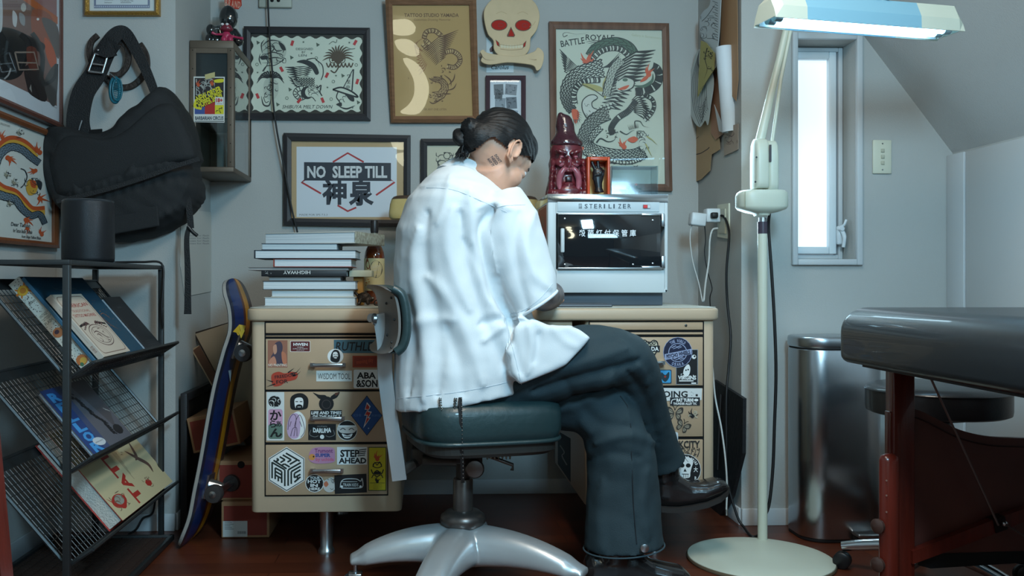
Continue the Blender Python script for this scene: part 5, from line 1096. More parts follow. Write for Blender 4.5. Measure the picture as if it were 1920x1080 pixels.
c = MB().tube(cr([W(292, 930, 3.045), W(286, 962, 3.045), W(268, 972, 3.04), W(256, 992, 3.03), W(240, 1003, 3.03), W(233, 1016, 3.02), (W(225, 1020, 2.98))], 6), .0035, mat('cable_black', (22, 22, 24), .5)).build('wall_cable')
tag(c, 'thin black cable running down to the floor behind the magazine rack', 'cable')

# ---- shoulder bag
M_nylon = mat('black_nylon', (26, 28, 30), .75, bump=.3, bscale=500)
M_nylon2 = mat('black_webbing', (20, 21, 23), .6, bump=.4, bscale=300)
def pillow(mb, pts, Y, depth, mt, steps=((1, 0), (1.0, .35), (.97, .62), (.88, .85), (.7, .96), (.4, 1.0), (.08, 1.0)), n=5, smooth_pts=True):
    """pts: photo outline on plane Y (back); inflates towards the room"""
    q = cr([(x, y, 0) for x, y in [pts[-1]]+pts+[pts[0], pts[1]]], n)[n:-n-1] if smooth_pts else [Vector((x, y, 0)) for x, y in pts]
    P = [W(p.x, p.y, Y) for p in q]; c_ = sum(P, Vector((0, 0, 0)))/len(P)
    rings = [[Vector((c_.x+(p.x-c_.x)*k, Y-depth*d, c_.z+(p.z-c_.z)*k)) for p in P] for k, d in steps]
    mb.loft(rings, mt)
def strap(mb, pts, w_, th, mt, Y=None, side=None, sub=6):
    """flat band along 3D points; width direction mostly in the wall plane"""
    q = cr(pts, sub); ra = []
    for i, p in enumerate(q):
        d = (q[min(i+1, len(q)-1)]-q[max(i-1, 0)]).normalized(); yv = Vector((0, 1, 0)); s_ = d.cross(yv).normalized() if side is None else Vector(side)
        k = w_ if not isinstance(w_, (list, tuple)) else w_[0]+(w_[1]-w_[0])*i/(len(q)-1)
        nn = d.cross(s_).normalized(); ra.append([p+s_*k/2+nn*th/2, p-s_*k/2+nn*th/2, p-s_*k/2-nn*th/2, p+s_*k/2-nn*th/2])
    mb.loft(ra, mt, smooth=False)
def build_bag():
    Yw = YF-.004
    t = thing('shoulder_bag', 'large black nylon messenger bag hanging from horseshoes by its strap', 'bag', W(235, 350, Yw))
    b = MB()
    pillow(b, [(86, 300), (96, 264), (112, 244), (150, 246), (168, 254), (205, 256), (232, 244), (254, 218), (286, 196), (310, 172), (322, 171), (340, 190), (366, 230), (386, 298), (374, 308), (388, 356), (374, 388), (350, 420), (310, 440), (260, 452), (205, 455), (160, 430), (128, 398), (104, 360), (88, 330)], Yw, .15, M_nylon, n=3)
    o = b.build('bag_body', M_nylon, t); remesh(o, .008, 2)
    folds = [[(100, 300), (118, 350), (160, 390), (210, 420)], [(110, 376), (190, 352), (260, 330), (330, 306), (370, 300)], [(120, 394), (200, 372), (290, 345), (380, 330)], [(250, 270), (262, 300), (250, 330)], [(310, 190), (330, 240), (350, 290)], [(150, 270), (140, 310), (150, 350)], [(330, 200), (352, 250), (372, 290)], [(130, 420), (220, 430), (320, 400), (372, 370)], [(320, 250), (340, 290)]]
    F3 = [cr([W(x, y, Yw-.1) for x, y in f], 5) for f in folds]
    def fn(co, n):
        d = 0
        for i, f in enumerate(F3):
            m = min((co.x-p.x)**2+(co.z-p.z)**2 for p in f); d += (.008 if i % 2 else -.008)*math.exp(-m/(2*.009**2))
        d += .002*math.sin(co.x*70+co.z*40)*math.sin(co.z*60)
        return co+n*d
    shape_verts(o, fn)
    fl = MB()                              # flap
    pillow(fl, [(116, 262), (150, 256), (205, 262), (250, 242), (300, 200), (330, 200), (352, 236), (372, 296), (330, 312), (260, 336), (190, 358), (120, 372), (104, 340), (98, 300)], Yw-.1, .058, M_nylon, n=3)
    o = fl.build('flap', M_nylon, t); remesh(o, .006, 1)
    ed = MB()
    for f in ([(106, 378), (190, 358), (262, 336), (332, 311), (374, 298)],): strap(ed, [W(x, y, Yw-.172) for x, y in f], .014, .004, M_nylon2)
    ed.build('flap_edge', M_nylon2, t)
    for q in ([(168, 244), (192, 242), (192, 258), (168, 258)], [(204, 244), (256, 238), (256, 262), (206, 264)], [(256, 214), (274, 202), (280, 216), (262, 226)]):
        k = MB(); k.prism([W(x, y, Yw-.118) for x, y in q], (0, -.006, 0), mat('velcro', (14, 14, 15), .95, bump=.6, bscale=800)); k.build('velcro_patch', None, t)
    k = MB(); k.prism([W(x, y, Yw-.135) for x, y in ((168, 404), (296, 376), (300, 424), (180, 446))], (0, -.008, 0), M_nylon); o = k.build('front_pocket', None, t); bb_ = o.modifiers.new('b', 'BEVEL'); bb_.width = .004; bb_.segments = 2
    # straps
    s1 = MB(); strap(s1, [W(152, 262, Yw-.05), W(146, 225, Yw-.055), W(156, 175, Yw-.06), W(178, 140, Yw-.06), W(196, 100, Yw-.065), W(212, 76, Yw-.07)], [.078, .062], .004, M_nylon2); s1.build('strap_lower', M_nylon2, t)
    s2 = MB(); strap(s2, [W(296, 190, Yw-.05), W(278, 142, Yw-.05), W(254, 92, Yw-.05), W(236, 64, Yw-.05), W(222, 62, Yw-.055), W(208, 76, Yw-.06), W(204, 92, Yw-.06)], [.026, .058], .004, M_nylon2); s2.build('strap_upper', M_nylon2, t)
    bk = MB(); q = [W(178, 101, Yw-.075), W(202, 104, Yw-.075), W(192, 137, Yw-.075), W(166, 134, Yw-.075)]
    for i in range(4): bk.tube([q[i], q[(i+1) % 4]], .0042, M_alu, 8)
    bk.tube([q[0].lerp(q[3], .56), q[1].lerp(q[2], .56)], .0036, M_alu, 8); bk.build('buckle', M_alu, t)
    l = MB(); strap(l, [W(188, 86, Yw-.08), W(200, 94, Yw-.082), W(214, 90, Yw-.082)], .05, .006, M_nylon2); l.build('strap_keeper', M_nylon2, t)
    for (x, y) in ((184, 94),): MB().ell(W(x, y, Yw-.088), .004, M_alu, 10).build('rivet', M_alu, t)
    for (x0, y0, x1, y1) in ((154, 226, 148, 244), (290, 176, 294, 186)): MB().tube([W(x0, y0, Yw-.062), W(x1, y1, Yw-.06)], .003, M_alu).build('strap_clip', None, t)
    dg = MB(); strap(dg, [W(348, 345, Yw-.10), W(354, 385, Yw-.11), W(358, 428, Yw-.11)], .02, .003, M_nylon2); dg.tube([W(352, 424, Yw-.112), W(362, 436, Yw-.112), W(370, 442, Yw-.112)], .006, mat('dark_hook', (60, 62, 64), .35, .8)); strap(dg, [W(354, 428, Yw-.11), W(350, 450, Yw-.11), W(352, 510, Yw-.11), W(352, 572, Yw-.11), W(352, 589, Yw-.11)], [.014, .024], .003, M_nylon2); dg.build('dangling_strap', M_nylon2, t)
    # zipper pull oval
    k = thing('oval_keyring', 'teal oval loop tag hanging from the bag strap buckle', 'keyring', W(217, 168, Yw-.09))
    tl = mat('teal_plastic', (28, 96, 112), .3)
    c0 = W(220, 168, Yw-.09); px = 1/550.
    m = MB(); m.torus(c0, 20*px, 1.5*px, (0, 1, 0), tl, 28, 8, sx=.42, sy=1); m.build('tag_rim', None, k)
    m = MB(); m.torus(c0+Vector((-.010, .008, 0)), 22*px, 3.2*px, (.2, 1, 0), tl, 28, 8, sx=.42, sy=1); m.build('tag_loop', None, k)
    m = MB()
    for i in range(-6, 7): z = i*3*px; hw = 8*px*math.sqrt(max(0, 1-(i/7)**2)); m.tube([c0+Vector((-hw, 0, z-.003)), c0+Vector((hw, 0, z+.003))], .9*px, tl, 5)
    m.build('tag_grid', tl, k)
    m = MB(); m.tube([W(206, 138, Yw-.085), W(214, 144, Yw-.09), W(219, 150, Yw-.09)], .002, M_alu, 6); m.build('ring', M_alu, k)
build_bag()
def horseshoe(label, pts, r, Yo):
    q = cr([W(x, y, Yo) for x, y in pts], 6); ra = []
    for i, p in enumerate(q):
        d = (q[min(i+1, len(q)-1)]-q[max(i-1, 0)]).normalized(); s_ = d.cross(Vector((0, 1, 0))).normalized(); ra.append([p+s_*r+Vector((0, -.006, 0)), p-s_*r+Vector((0, -.006, 0)), p-s_*r+Vector((0, .006, 0)), p+s_*r+Vector((0, .006, 0))])
    m = MB(); m.loft(ra, mat('old_iron', (66, 58, 54), .6, .6, bump=.5, bscale=90)); o = m.build('horseshoe')
    b = o.modifiers.new('b', 'BEVEL'); b.width = .002; b.segments = 2
    tag(o, label, 'horseshoe', None); return o
horseshoe('rusty horseshoe turned sideways on the wall behind the strap buckle', [(184, 66), (172, 78), (168, 98), (172, 118), (180, 134)], .009, YF-.022)
horseshoe('iron horseshoe with nail holes under the bag strap, nearest the teal tag', [(214, 76), (232, 82), (241, 102), (237, 126), (222, 140), (206, 140)], .009, YF-.034)
horseshoe('dark iron horseshoe lowest behind the bag strap', [(262, 82), (274, 104), (274, 132), (258, 154), (238, 164), (214, 160), (198, 144)], .010, YF-.0075)

# ---- wall cabinet
def build_cabinet():
    Y0 = 3.235; a = W(349, 322, Y0); b = W(438, 76, Y0); x0, x1, z0, z1 = XAL+.004, b.x, a.z, b.z; y1 = YB-.001
    t = thing('wall_cabinet', 'bronze metal and glass wall cabinet hung in the alcove corner', 'cabinet', ((x0+x1)/2, (Y0+y1)/2, z0))
    m = mat('bronze_metal', (104, 92, 80), .5, .5, var=.12, vscale=10); f = MB(); w_ = .022
    x0 = min(x0, a.x)
    x0 = max(a.x, XAL+.003)
    f.box((x0, Y0, z1-.028), (x1, y1, z1), m, bev=.002); f.box((x0, Y0, z0), (x1, y1, z0+.018), m, bev=.002)
    for xx in (x0, x1-w_): f.box((xx, Y0, z0+.018), (xx+w_, Y0+.006, z1-.028), m, bev=.001); f.box((xx, y1-.02, z0+.018), (xx+w_, y1, z1-.028), m)
    f.box((x0+w_, Y0, z1-.045), (x1-w_, Y0+.006, z1-.028), m); f.box((x0, Y0+.02, z0+.018), (x0+.003, y1-.02, z1-.028), m)
    for yy in (Y0+.006, y1-.03): f.box((x1-.006, yy, z0+.018), (x1, yy+.022, z1-.028), m, bev=.001)
    f.build('cabinet_frame', m, t)
    MB().box((x0+w_-.002, Y0+.002, z0+.012), (x1-w_+.002, Y0+.0035, z1-.04), glass('cabinet_glass', (.75, .80, .80), 2.2, .03)).build('front_glass', None, t)
    MB().box((x1-.0045, Y0+.028, z0+.016), (x1-.003, y1-.028, z1-.026), glass('cabinet_glass', (.75, .80, .80), 2.2, .03)).build('side_glass', None, t)
    MB().box((x0+.004, Y0+.01, (z0+z1)/2-.045), (x1-.008, y1-.02, (z0+z1)/2-.041), glass('shelf_glass', (.7, .76, .76), 1.5, .03)).build('inner_shelf', None, t)
    MB().box((x0+.003, Y0+.012, z1-.15), (x1-.01, y1-.02, z1-.03), mat('cabinet_lining', (34, 40, 44), .6)).build('upper_lining', None, t)
    r = mat('cabinet_rivet', (50, 44, 40), .5, .6)
    for i in range(7):
        for xx in (x0+w_/2, x1-w_/2): MB().ell((xx, Y0-.0005, z0+.035+i*(z1-z0-.07)/6), (.002, .0012, .002), r, 8).build('rivet', r, t)
    tb = MB(); tb.tube([(x0+.08, y1-.06, z0+.019), (x0+.08, y1-.06, z1-.16)], .006, M_alu, 8); tb.build('chrome_rod', M_alu, t)
    # poster taped on the glass
    Yp_ = Y0-.0012; to = ywall(Yp_)
    p = MB(); p.prism([to(363, 143.5), to(421.5, 144), to(421, 230), to(363, 229)], (0, .0006, 0), mat('poster_white', (205, 206, 200), .5)); po = p.build('poster')
    tag(po, 'small circus poster in yellow and red taped to the wall cabinet glass', 'poster')
    A = Art(ywall(Yp_-.0001), (0, -1, 0)); Yl = (206, 196, 40)
    A.rect(365, 146, 419.5, 214, (40, 34, 36)); A.rect(365, 200, 384, 214, (60, 80, 140)); A.rect(384, 188, 403, 214, (168, 40, 34)); A.rect(403, 196, 419.5, 214, Yl)
    A.scribble(368, 148, 402, 178, 26, 2.2, (150, 152, 146), 3); A.flame(372, 160, 9, (180, 76, 40), 4); A.flame(398, 158, 9, (180, 76, 40), 4); A.blob([(402, 150), (418, 148), (418, 154), (404, 155)], Yl); A.scribble(404, 200, 418, 212, 5, 1.4, K, 6)
    A.text('NEW ORDER', 366, 170, 418, 184, K, .09, rot=-.42); A.text('NEW ORDER', 367, 170, 417, 183, Yl, .04, rot=-.42); A.text('CHOPPER SHOW', 364, 182, 420, 196, K, .09, rot=-.42); A.text('CHOPPER SHOW', 365, 182, 419, 195, Yl, .04, rot=-.42); A.curve([(368, 186), (365, 200), (378, 204)], 4, Yl)
    A.rect(403.5, 182, 419, 197, (205, 206, 200)); A.text('18+', 405, 184, 417.5, 192, (180, 40, 40), .05); A.text('ANNUAL', 406, 193.5, 417, 195.5, K); A.text('BARBARIAN CIRCUS', 366, 218, 419, 225, (30, 44, 64), .03); A.rect(365, 227, 420, 228.2, K)
    A.build('print', None, po)
    tp = MB(); tp.prism([ywall(Yp_-.001)(*q) for q in ((384, 140), (403, 135), (403, 145), (385, 149))], (0, -.0004, 0), mat('masking_tape', (184, 172, 118), .6)); tp.build('tape', None, po)['label'] = 'yellow strip of tape'
    return x0, x1, Y0, z1
CX0, CX1, CY0, CZ1 = build_cabinet()

def build_figures():
    z0 = CZ1+.0005; px = (W(437, 76, CY0).x-W(350, 76, CY0).x)/87
    X = lambda p: CX0+(p-349)*px; Z = lambda p: z0+(75-p)*px
    bk = mat('black_vinyl', (24, 26, 28), .15, coat=.8, spec=.8)
    t = thing('vinyl_figure', 'glossy black jointed toy figure sitting on the wall cabinet', 'figurine', (X(385), CY0+.13, z0))
    m = MB(); y = CY0+.13
    m.ell((X(405), y, Z(50)), (20*px, 16*px, 22*px)); m.ell((X(407), y, Z(12)), (18*px, 16*px, 24*px)); m.tube([(X(392), y, Z(35)), (X(376), y-.01, Z(38)), (X(374), y-.02, Z(58))], [8*px, 9*px, 8*px], None, 12)
    m.ell((X(384), y-.02, Z(60)), (16*px, 12*px, 11*px)); m.ell((X(374), y-.035, Z(60)), (8*px, 9*px, 11*px)); m.ell((X(426), y-.02, Z(62)), (13*px, 11*px, 9*px)); m.tube([(X(418), y, Z(38)), (X(428), y-.015, Z(52)), (X(430), y-.02, Z(60))], [7*px, 7*px, 6*px], None, 12)
    o = m.build('figure_body', bk, t); remesh(o, .003, 1)
    MB().ell((X(375), y-.02, Z(39)), (9*px, 8*px, 11*px), bk, 20).build('hand', bk, t)
    gl_ = MB(); gl_.box((X(381), y-.045, Z(54)), (X(398), y-.028, Z(18)), glass('cellophane', (.8, .85, .86), 4, .05), bev=.002); gl_.build('clear_wrapper', None, t)
    t = thing('red_doll', 'small crimson doll with white eyes and outstretched arms on the wall cabinet', 'figurine', (X(413), CY0+.06, z0)); y = CY0+.055
    rd = mat('crimson_vinyl', (110, 28, 46), .3, coat=.4); pk = mat('pink_vinyl', (168, 44, 78), .35)
    m = MB(); m.ell((X(412), y, Z(44)), (11*px, 9*px, 9*px), rd, 20); m.ell((X(412), y, Z(46)), (13*px, 8*px, 5*px), rd, 20); m.build('head', rd, t)
    for sx in (406, 415): MB().ell((X(sx), y-8.5*px, Z(38.5)), (3*px, 1.5*px, 2.4*px), mat('eye_white', (214, 206, 206), .4), 12).build('eye', None, t)
    m = MB(); m.ell((X(412), y, Z(58)), (8*px, 6*px, 9*px)); m.tube([(X(406), y, Z(56)), (X(392), y, Z(56)), (X(384), y-.004, Z(53))], [2.6*px, 2.2*px, 3.2*px], None, 10); m.tube([(X(418), y, Z(58)), (X(434), y, Z(62)), (X(444), y-.004, Z(64))], [2.6*px, 2.2*px, 3.2*px], None, 10)
    m.ell((X(408), y-.006, Z(66.5)), (6*px, 6*px, 7.5*px)); m.ell((X(420), y-.006, Z(66.5)), (5.5*px, 6*px, 7.5*px)); o = m.build('doll_body', pk, t); remesh(o, .002, 1)
    # paper figure and red sign behind, on the cabinet
    to = ywall(CY0+.19)
    s = MB(); s.prism([to(*q) for q in ((422, 20), (430, 16), (440, 20), (446, 34), (448, 60), (452, 78), (440, 78), (430, 60), (424, 40))], (0, .003, 0), mat('card_cream', (178, 176, 166), .6)); so = s.build('cutout_card'); tag(so, 'white and orange printed paper cut-out figure behind the toy figures', 'paper cut-out')
    A = Art(ywall(CY0+.19-.0002), (0, -1, 0)); A.curve([(426, 26), (434, 20), (443, 24), (445, 34)], 3, K); A.scribble(425, 26, 444, 48, 12, 1, K, 3); A.text('HEY!', 420, 12, 432, 17, K, .03, rot=.3); A.scribble(438, 64, 448, 76, 8, 1.2, K, 4); A.poly([(441, 76), (452, 77), (452, 79), (442, 79)], (206, 90, 30)); A.build('print', None, so)
    to2 = ywall(CY0+.22); s = MB(); s.prism([to2(*q) for q in ((421, -10), (452, -10), (453, 10), (447, 17), (436, 16), (428, 8), (421, 5))], (0, .003, 0), mat('sign_red', (176, 50, 30), .5)); so = s.build('red_sign'); tag(so, 'red lettered paper sign at the top edge above the wall cabinet', 'sign')
    A = Art(ywall(CY0+.22-.0002), (0, -1, 0))
    for i, ch in enumerate('BRAND'): A.text(ch, 422+i*6, -2+i*1.2, 426.6+i*6, 12+i*.8, (206, 150, 130), .03, rot=.08)
    A.build('lettering', None, so)
    MB().tube([to2(437, 14), W(441, 40, CY0+.225), W(447, CZ1 and 74, CY0+.225)], .002, M_alu, 6).build('sign_stick', None, so)
build_figures()
# ------------------------------------------------------------------ things on the desk
def desk_books():
    Yb = 2.862
    def bk(label, x0, x1, y0, y1, depth=.20, cover=(180, 180, 176), pages=(196, 204, 208), side=None, dy=0., rot=0., soft=False, cov=.0018, art=None, spine=None):
        Y = Yb+dy; a = W(x0, y1, Y); b = W(x1, y0, Y); z0 = bk.z; h = max(.003, (y1-y0)/F*Y*.985); z1 = z0+h; bk.z = z1+.0006
        t = thing('book', label, 'book', ((a.x+b.x)/2, Y+depth/2, z0), 'stacked books at the left end of the desk')
        M = Matrix.Translation((b.x, Y, 0)) @ Matrix.Rotation(rot, 4, 'Z') @ Matrix.Translation((-b.x, -Y, 0)) if rot else None
        cm = mat('cover_%d_%d_%d' % cover, cover, .5); pm = mat('pages_b_%d_%d_%d' % pages, pages, .8, bump=.3, bscale=150, stretch=(.02, .02, 1))
        MB().box((a.x, Y, z0), (b.x, Y+depth, z0+cov), bev=.0005, M=M).build('back_cover', cm, t)
        MB().box((a.x, Y, z1-cov), (b.x, Y+depth, z1), bev=.0005, M=M).build('front_cover', cm, t)
        MB().box((a.x+.003, Y+.003, z0+cov), (b.x-.003, Y+depth-.003, z1-cov), M=M).build('pages', pm, t)
        if spine == 'front':
            so = MB().box((a.x, Y-.0015, z0), (b.x, Y+.002, z1), bev=.001, M=M).build('spine', cm, t)
            if art: A = Art(ywall(Y-.0016), (0, -1, 0)); art(A); A.build('spine_print', None, so)
        elif spine == 'left': MB().box((a.x-.0015, Y, z0), (a.x+.002, Y+depth, z1), bev=.001, M=M).build('spine', cm, t)
        elif spine == 'right':
            MB().box((b.x-.002, Y, z0), (b.x+.0015, Y+depth, z1), bev=.001, M=M).build('spine', side or cm, t)
        return t
    bk.z = ZDESK+.0005
    bk('undermost white paged book of the stack, resting on the desk', 495, 667, 556, 572.5, cover=(190, 190, 184))
    bk('cream book second from the bottom of the stack', 508, 664, 542, 555.5, cover=(196, 192, 176), dy=.01)
    bk('white book with dark cover just under the grey magazine', 492, 668, 525, 541.5, cover=(60, 66, 72))
    bk('thin grey magazine between the white book and the black HIGHWAY spine', 503, 640, 516.5, 524.5, cover=(120, 118, 116), dy=.012, pages=(170, 170, 170))
    def hw(A):
        A.text('HIGHWAY', 531, 507.5, 582, 514, (190, 192, 190), .02, flip=True); A.scribble(495, 507, 508, 514, 5, .9, (170, 172, 170), 4)
    bk('black spined book lettered HIGHWAY in the middle of the stack', 490, 650, 505, 516, cover=(30, 32, 36), spine='front', art=hw, dy=.0)
    bk('loose bundle of thin grey magazines under the red book, sticking out left', 466, 655, 498.5, 504.5, cover=(124, 120, 118), dy=.015, rot=.02, pages=(150, 148, 146))
    bk('small book with red cover in the upper half of the stack', 513, 660, 482.5, 498, cover=(150, 62, 48), spine='left', dy=.005)
    bk('dark covered book third from the top of the stack', 477, 668, 466, 482, cover=(38, 44, 52), spine='left')
    bk('grey book with dark blue back directly under the topmost book', 490, 633, 453, 465.5, cover=(52, 60, 74), dy=.008, pages=(176, 190, 196))
    t = bk('topmost large book of the stack with flowery spine', 471, 666, 430, 452.5, cover=(188, 186, 178), rot=-.36, side=mat('floral_spine', (176, 178, 160), .6, col2=(120, 110, 96), vscale=90), spine='right', depth=.23, cov=.003)
    # pale box behind the HIGHWAY book
    z = ZDESK+.0005; a, b = W(650, 523, 2.93), W(697, 500, 2.93)
    t = thing('paper_box', 'cream flat box beside the bottle, poking out right of the stack', 'box', ((a.x+b.x)/2, 2.99, z))
    MB().box((a.x+.008, 2.93, z+.092), (b.x, 3.05, z+.113), bev=.001).build('box_body', mat('cream_card', (190, 190, 166), .7), t)
    MB().box((a.x+.02, 2.95, z), (b.x-.03, 3.03, z+.0915), bev=.001).build('box_stand', mat('amber_card', (170, 120, 50), .6), t)
desk_books()
def build_bottle():
    Y = 3.13; c = W(702, 567, Y); r = (W(721, 500, Y).x-W(683, 500, Y).x)/2; z0 = ZDESK+.0005; Zp = lambda py: W(702, py, Y).z-W(702, 567, Y).z
    t = thing('bottle', 'amber liquor bottle with cream label beside the stack of books', 'bottle', (c.x, Y, z0))
    am = mat('amber_liquor', (120, 52, 14), .06, coat=.8, spec=.8, trans=.25)
    MB().lathe([(r*.85, 0), (r, .006), (r, Zp(478)), (r*.93, Zp(470)), (r*.75, Zp(461)), (r*.45, Zp(453)), (r*.36, Zp(445))], (c.x, Y, z0), am, 32).build('bottle_body', am, t)
    MB().lathe([(r*.36, Zp(445)), (r*.33, Zp(436)), (r*.33, Zp(432))], (c.x, Y, z0), None, 24).build('neck', mat('neck_glass', (120, 116, 100), .1, coat=.6), t)
    MB().lathe([(r*.37, Zp(434)), (r*.40, Zp(430)), (r*.40, Zp(413)), (r*.37, Zp(411))], (c.x, Y, z0), None, 24).build('cap', mat('bottle_cap', (30, 26, 26), .4), t)
    lb = MB(); rr_ = r+.0006; n = 24; ring = lambda z: [(c.x+rr_*math.cos(a), Y+rr_*math.sin(a), z0+z) for a in [PI*1.0+PI*k/n for k in range(n+1)]]
    lb.loft([ring(Zp(542)), ring(Zp(482))], mat('label_cream', (206, 196, 150), .6), caps=False, closed_ring=False); lo = lb.build('label', None, t)
    def wrap(x, y):
        u = (W(x, y, Y).x-c.x)/r; u = max(-.98, min(.98, u)); return Vector((c.x+(rr_+.0004)*u, Y-(rr_+.0004)*math.sqrt(1-u*u), W(x, y, Y).z))
    A = Art(wrap, (0, -1, 0), .0001); DG = (62, 64, 66); A.disc(706, 505, 11.5, DG, 16, n=28); A.ring(706, 505, 9.6, .6, (180, 176, 140), 13.6)
    A.text('Sailor', 697, 496, 714, 503, (206, 200, 170), .03, rot=-.2); A.text('Jerry', 699, 502, 716, 510, (206, 200, 170), .03, rot=-.2); A.text('SPICED RUM', 700, 513, 712, 516, (206, 200, 170)); A.blob([(687, 494), (690, 484), (693, 492), (695, 502), (690, 504)], (130, 60, 34)); A.scribble(686, 524, 694, 536, 6, 1.4, (180, 120, 40), 3); A.line([(686, 541), (720, 541)], 1.6, (190, 140, 40))
    A.build('label_print', None, lo)
build_bottle()
def small_things():
    z = ZDESK+.0005; c = W(684, 568, 2.905)
    t = thing('bronze_figurine', 'small dark bronze creature figurine at the foot of the book stack', 'figurine', (c.x, 2.905, z))
    m = mat('dark_bronze', (56, 46, 38), .4, .6, bump=.5, bscale=120); b = MB(); s = 1/585.
    b.ell((c.x-.002, 2.905, z+.026), (.022, .018, .017)); b.ell((c.x+.018, 2.90, z+.020), (.011, .010, .009)); b.tube([(c.x-.02, 2.905, z+.03), (c.x-.03, 2.905, z+.042), (c.x-.036, 2.903, z+.038)], [.006, .005, .002])
    for dx, dy in ((-.014, -.012), (.008, -.012), (-.014, .012), (.008, .012)): b.tube([(c.x+dx, 2.905+dy, z+.02), (c.x+dx*1.4, 2.905+dy*1.5, z+.003)], [.006, .005])
    b.tube([(c.x+.004, 2.90, z+.038), (c.x+.014, 2.895, z+.03)], [.006, .004])
    remesh(b.build('creature', m, t), .0022, 1)
    MB().ell((c.x+.026, 2.893, z+.024), .0022, mat('eye_glint', (170, 170, 150), .3), 8).build('eye', None, t)
    # wire stand near the backrest
    t = MB(); p = [W(704, 572, 2.86), W(704, 566, 2.87), W(707, 562, 2.9), W(724, 561, 2.9)]
    base = ZDESK+.003
    t.tube(cr([(W(722, 565, 2.9).x, 2.86, base), (W(706, 565, 2.9).x, 2.86, base), (W(703, 565, 2.9).x, 2.87, base+.004), (W(705, 565, 2.9).x, 2.9, base+.014), (W(722, 565, 2.9).x, 2.9, base+.015)], 4), .002); o = t.build('wire_stand', mat('dark_wire', (40, 34, 30), .4, .7)); tag(o, 'thin dark wire stand lying on the desk by the chair back', 'wire stand')
    # amber lamp shade behind the person
    Y = 3.32; a, b_ = W(729, 411, Y), W(1012, 369, Y); t = thing('desk_lamp', 'amber desk lamp shade with brown upper edge, mostly hidden behind the person', 'lamp', ((a.x+b_.x)/2, Y, ZDESK+.0005))
    am = mat('amber_shade', (206, 188, 132), .4, trans=.1, col2=(192, 164, 96), vscale=12); br = mat('brown_rim', (74, 56, 44), .4)
    def ringp(k, z, dz=0): return [(x, y, z) for x, y in [((a.x+b_.x)/2+(b_.x-a.x)/2*k*math.copysign(abs(math.cos(q))**.35, math.cos(q)), Y+.055*k*math.copysign(abs(math.sin(q))**.5, math.sin(q))) for q in [2*PI*i/48 for i in range(48)]]]
    zt, zb = b_.z, a.z
    MB().loft([ringp(.97, zb), ringp(.995, zb+.006), ringp(1, zb+.02), ringp(.985, zt-.03), ringp(.965, zt-.013)], am).build('lamp_shade', am, t)
    MB().loft([ringp(.967, zt-.013), ringp(.94, zt-.004), ringp(.90, zt)], br).build('shade_rim', br, t)
    xm = (a.x+b_.x)/2; MB().cyl((xm, Y, ZDESK+.012), (xm, Y, zb+.005), .012).build('lamp_stem', M_alu, t); MB().lathe([(.08, 0), (.08, .008), (.03, .013)], (xm, Y, ZDESK+.0008), None, 32).build('lamp_base', br, t)
    # tablet on the desk
    a = W(1030, 577, 2.72); p = [W(1010, 577, 2.70), W(1143, 571, 2.72)]
    x0, x1 = W(985, 575, 2.72).x, W(1146, 575, 2.72).x
    tb = thing('drawing_pad', 'flat dark grey drawing pad on the desk in front of the sterilizer', 'drawing pad', ((x0+x1)/2, 2.77, ZDESK+.0005)); MB().box((x0, 2.70, ZDESK+.0005), (x1, 2.845, ZDESK+.010), bev=.002).build('pad_cover', mat('pad_grey', (58, 64, 72), .5), tb); MB().box((x0+.003, 2.6985, ZDESK+.003), (x1-.003, 2.8449, ZDESK+.007)).build('pad_sheets', mat('pad_sheets', (110, 116, 122), .7), tb)
small_things()
# orange label on the sterilizer's left side
_x = W(1027, 365, YST).x; _l = MB(); _P = photo_plane((_x, 0, 0), (1, 0, 0)); _l.prism([_P(*q) for q in ((1010, 393), (1024.5, 384), (1024.5, 459), (1010, 470))], (-.0008, 0, 0), mat('orange_notice', (186, 96, 76), .6)); _l = _l.build('warning_label', None, bpy.data.objects['sterilizer'])
_l['label'] = 'faded orange notice on the left side'
_A = Art(photo_plane((_x-.0009, 0, 0), (1, 0, 0)), (-1, 0, 0)); _A.line([(1012, 394), (1024, 387)], 1.2, (206, 170, 150)); _A.line([(1012, 468), (1024, 457)], 1.2, (206, 170, 150)); _A.rect(1014, 406, 1020, 426, (170, 110, 90)); _A.build('label_print', None, _l)

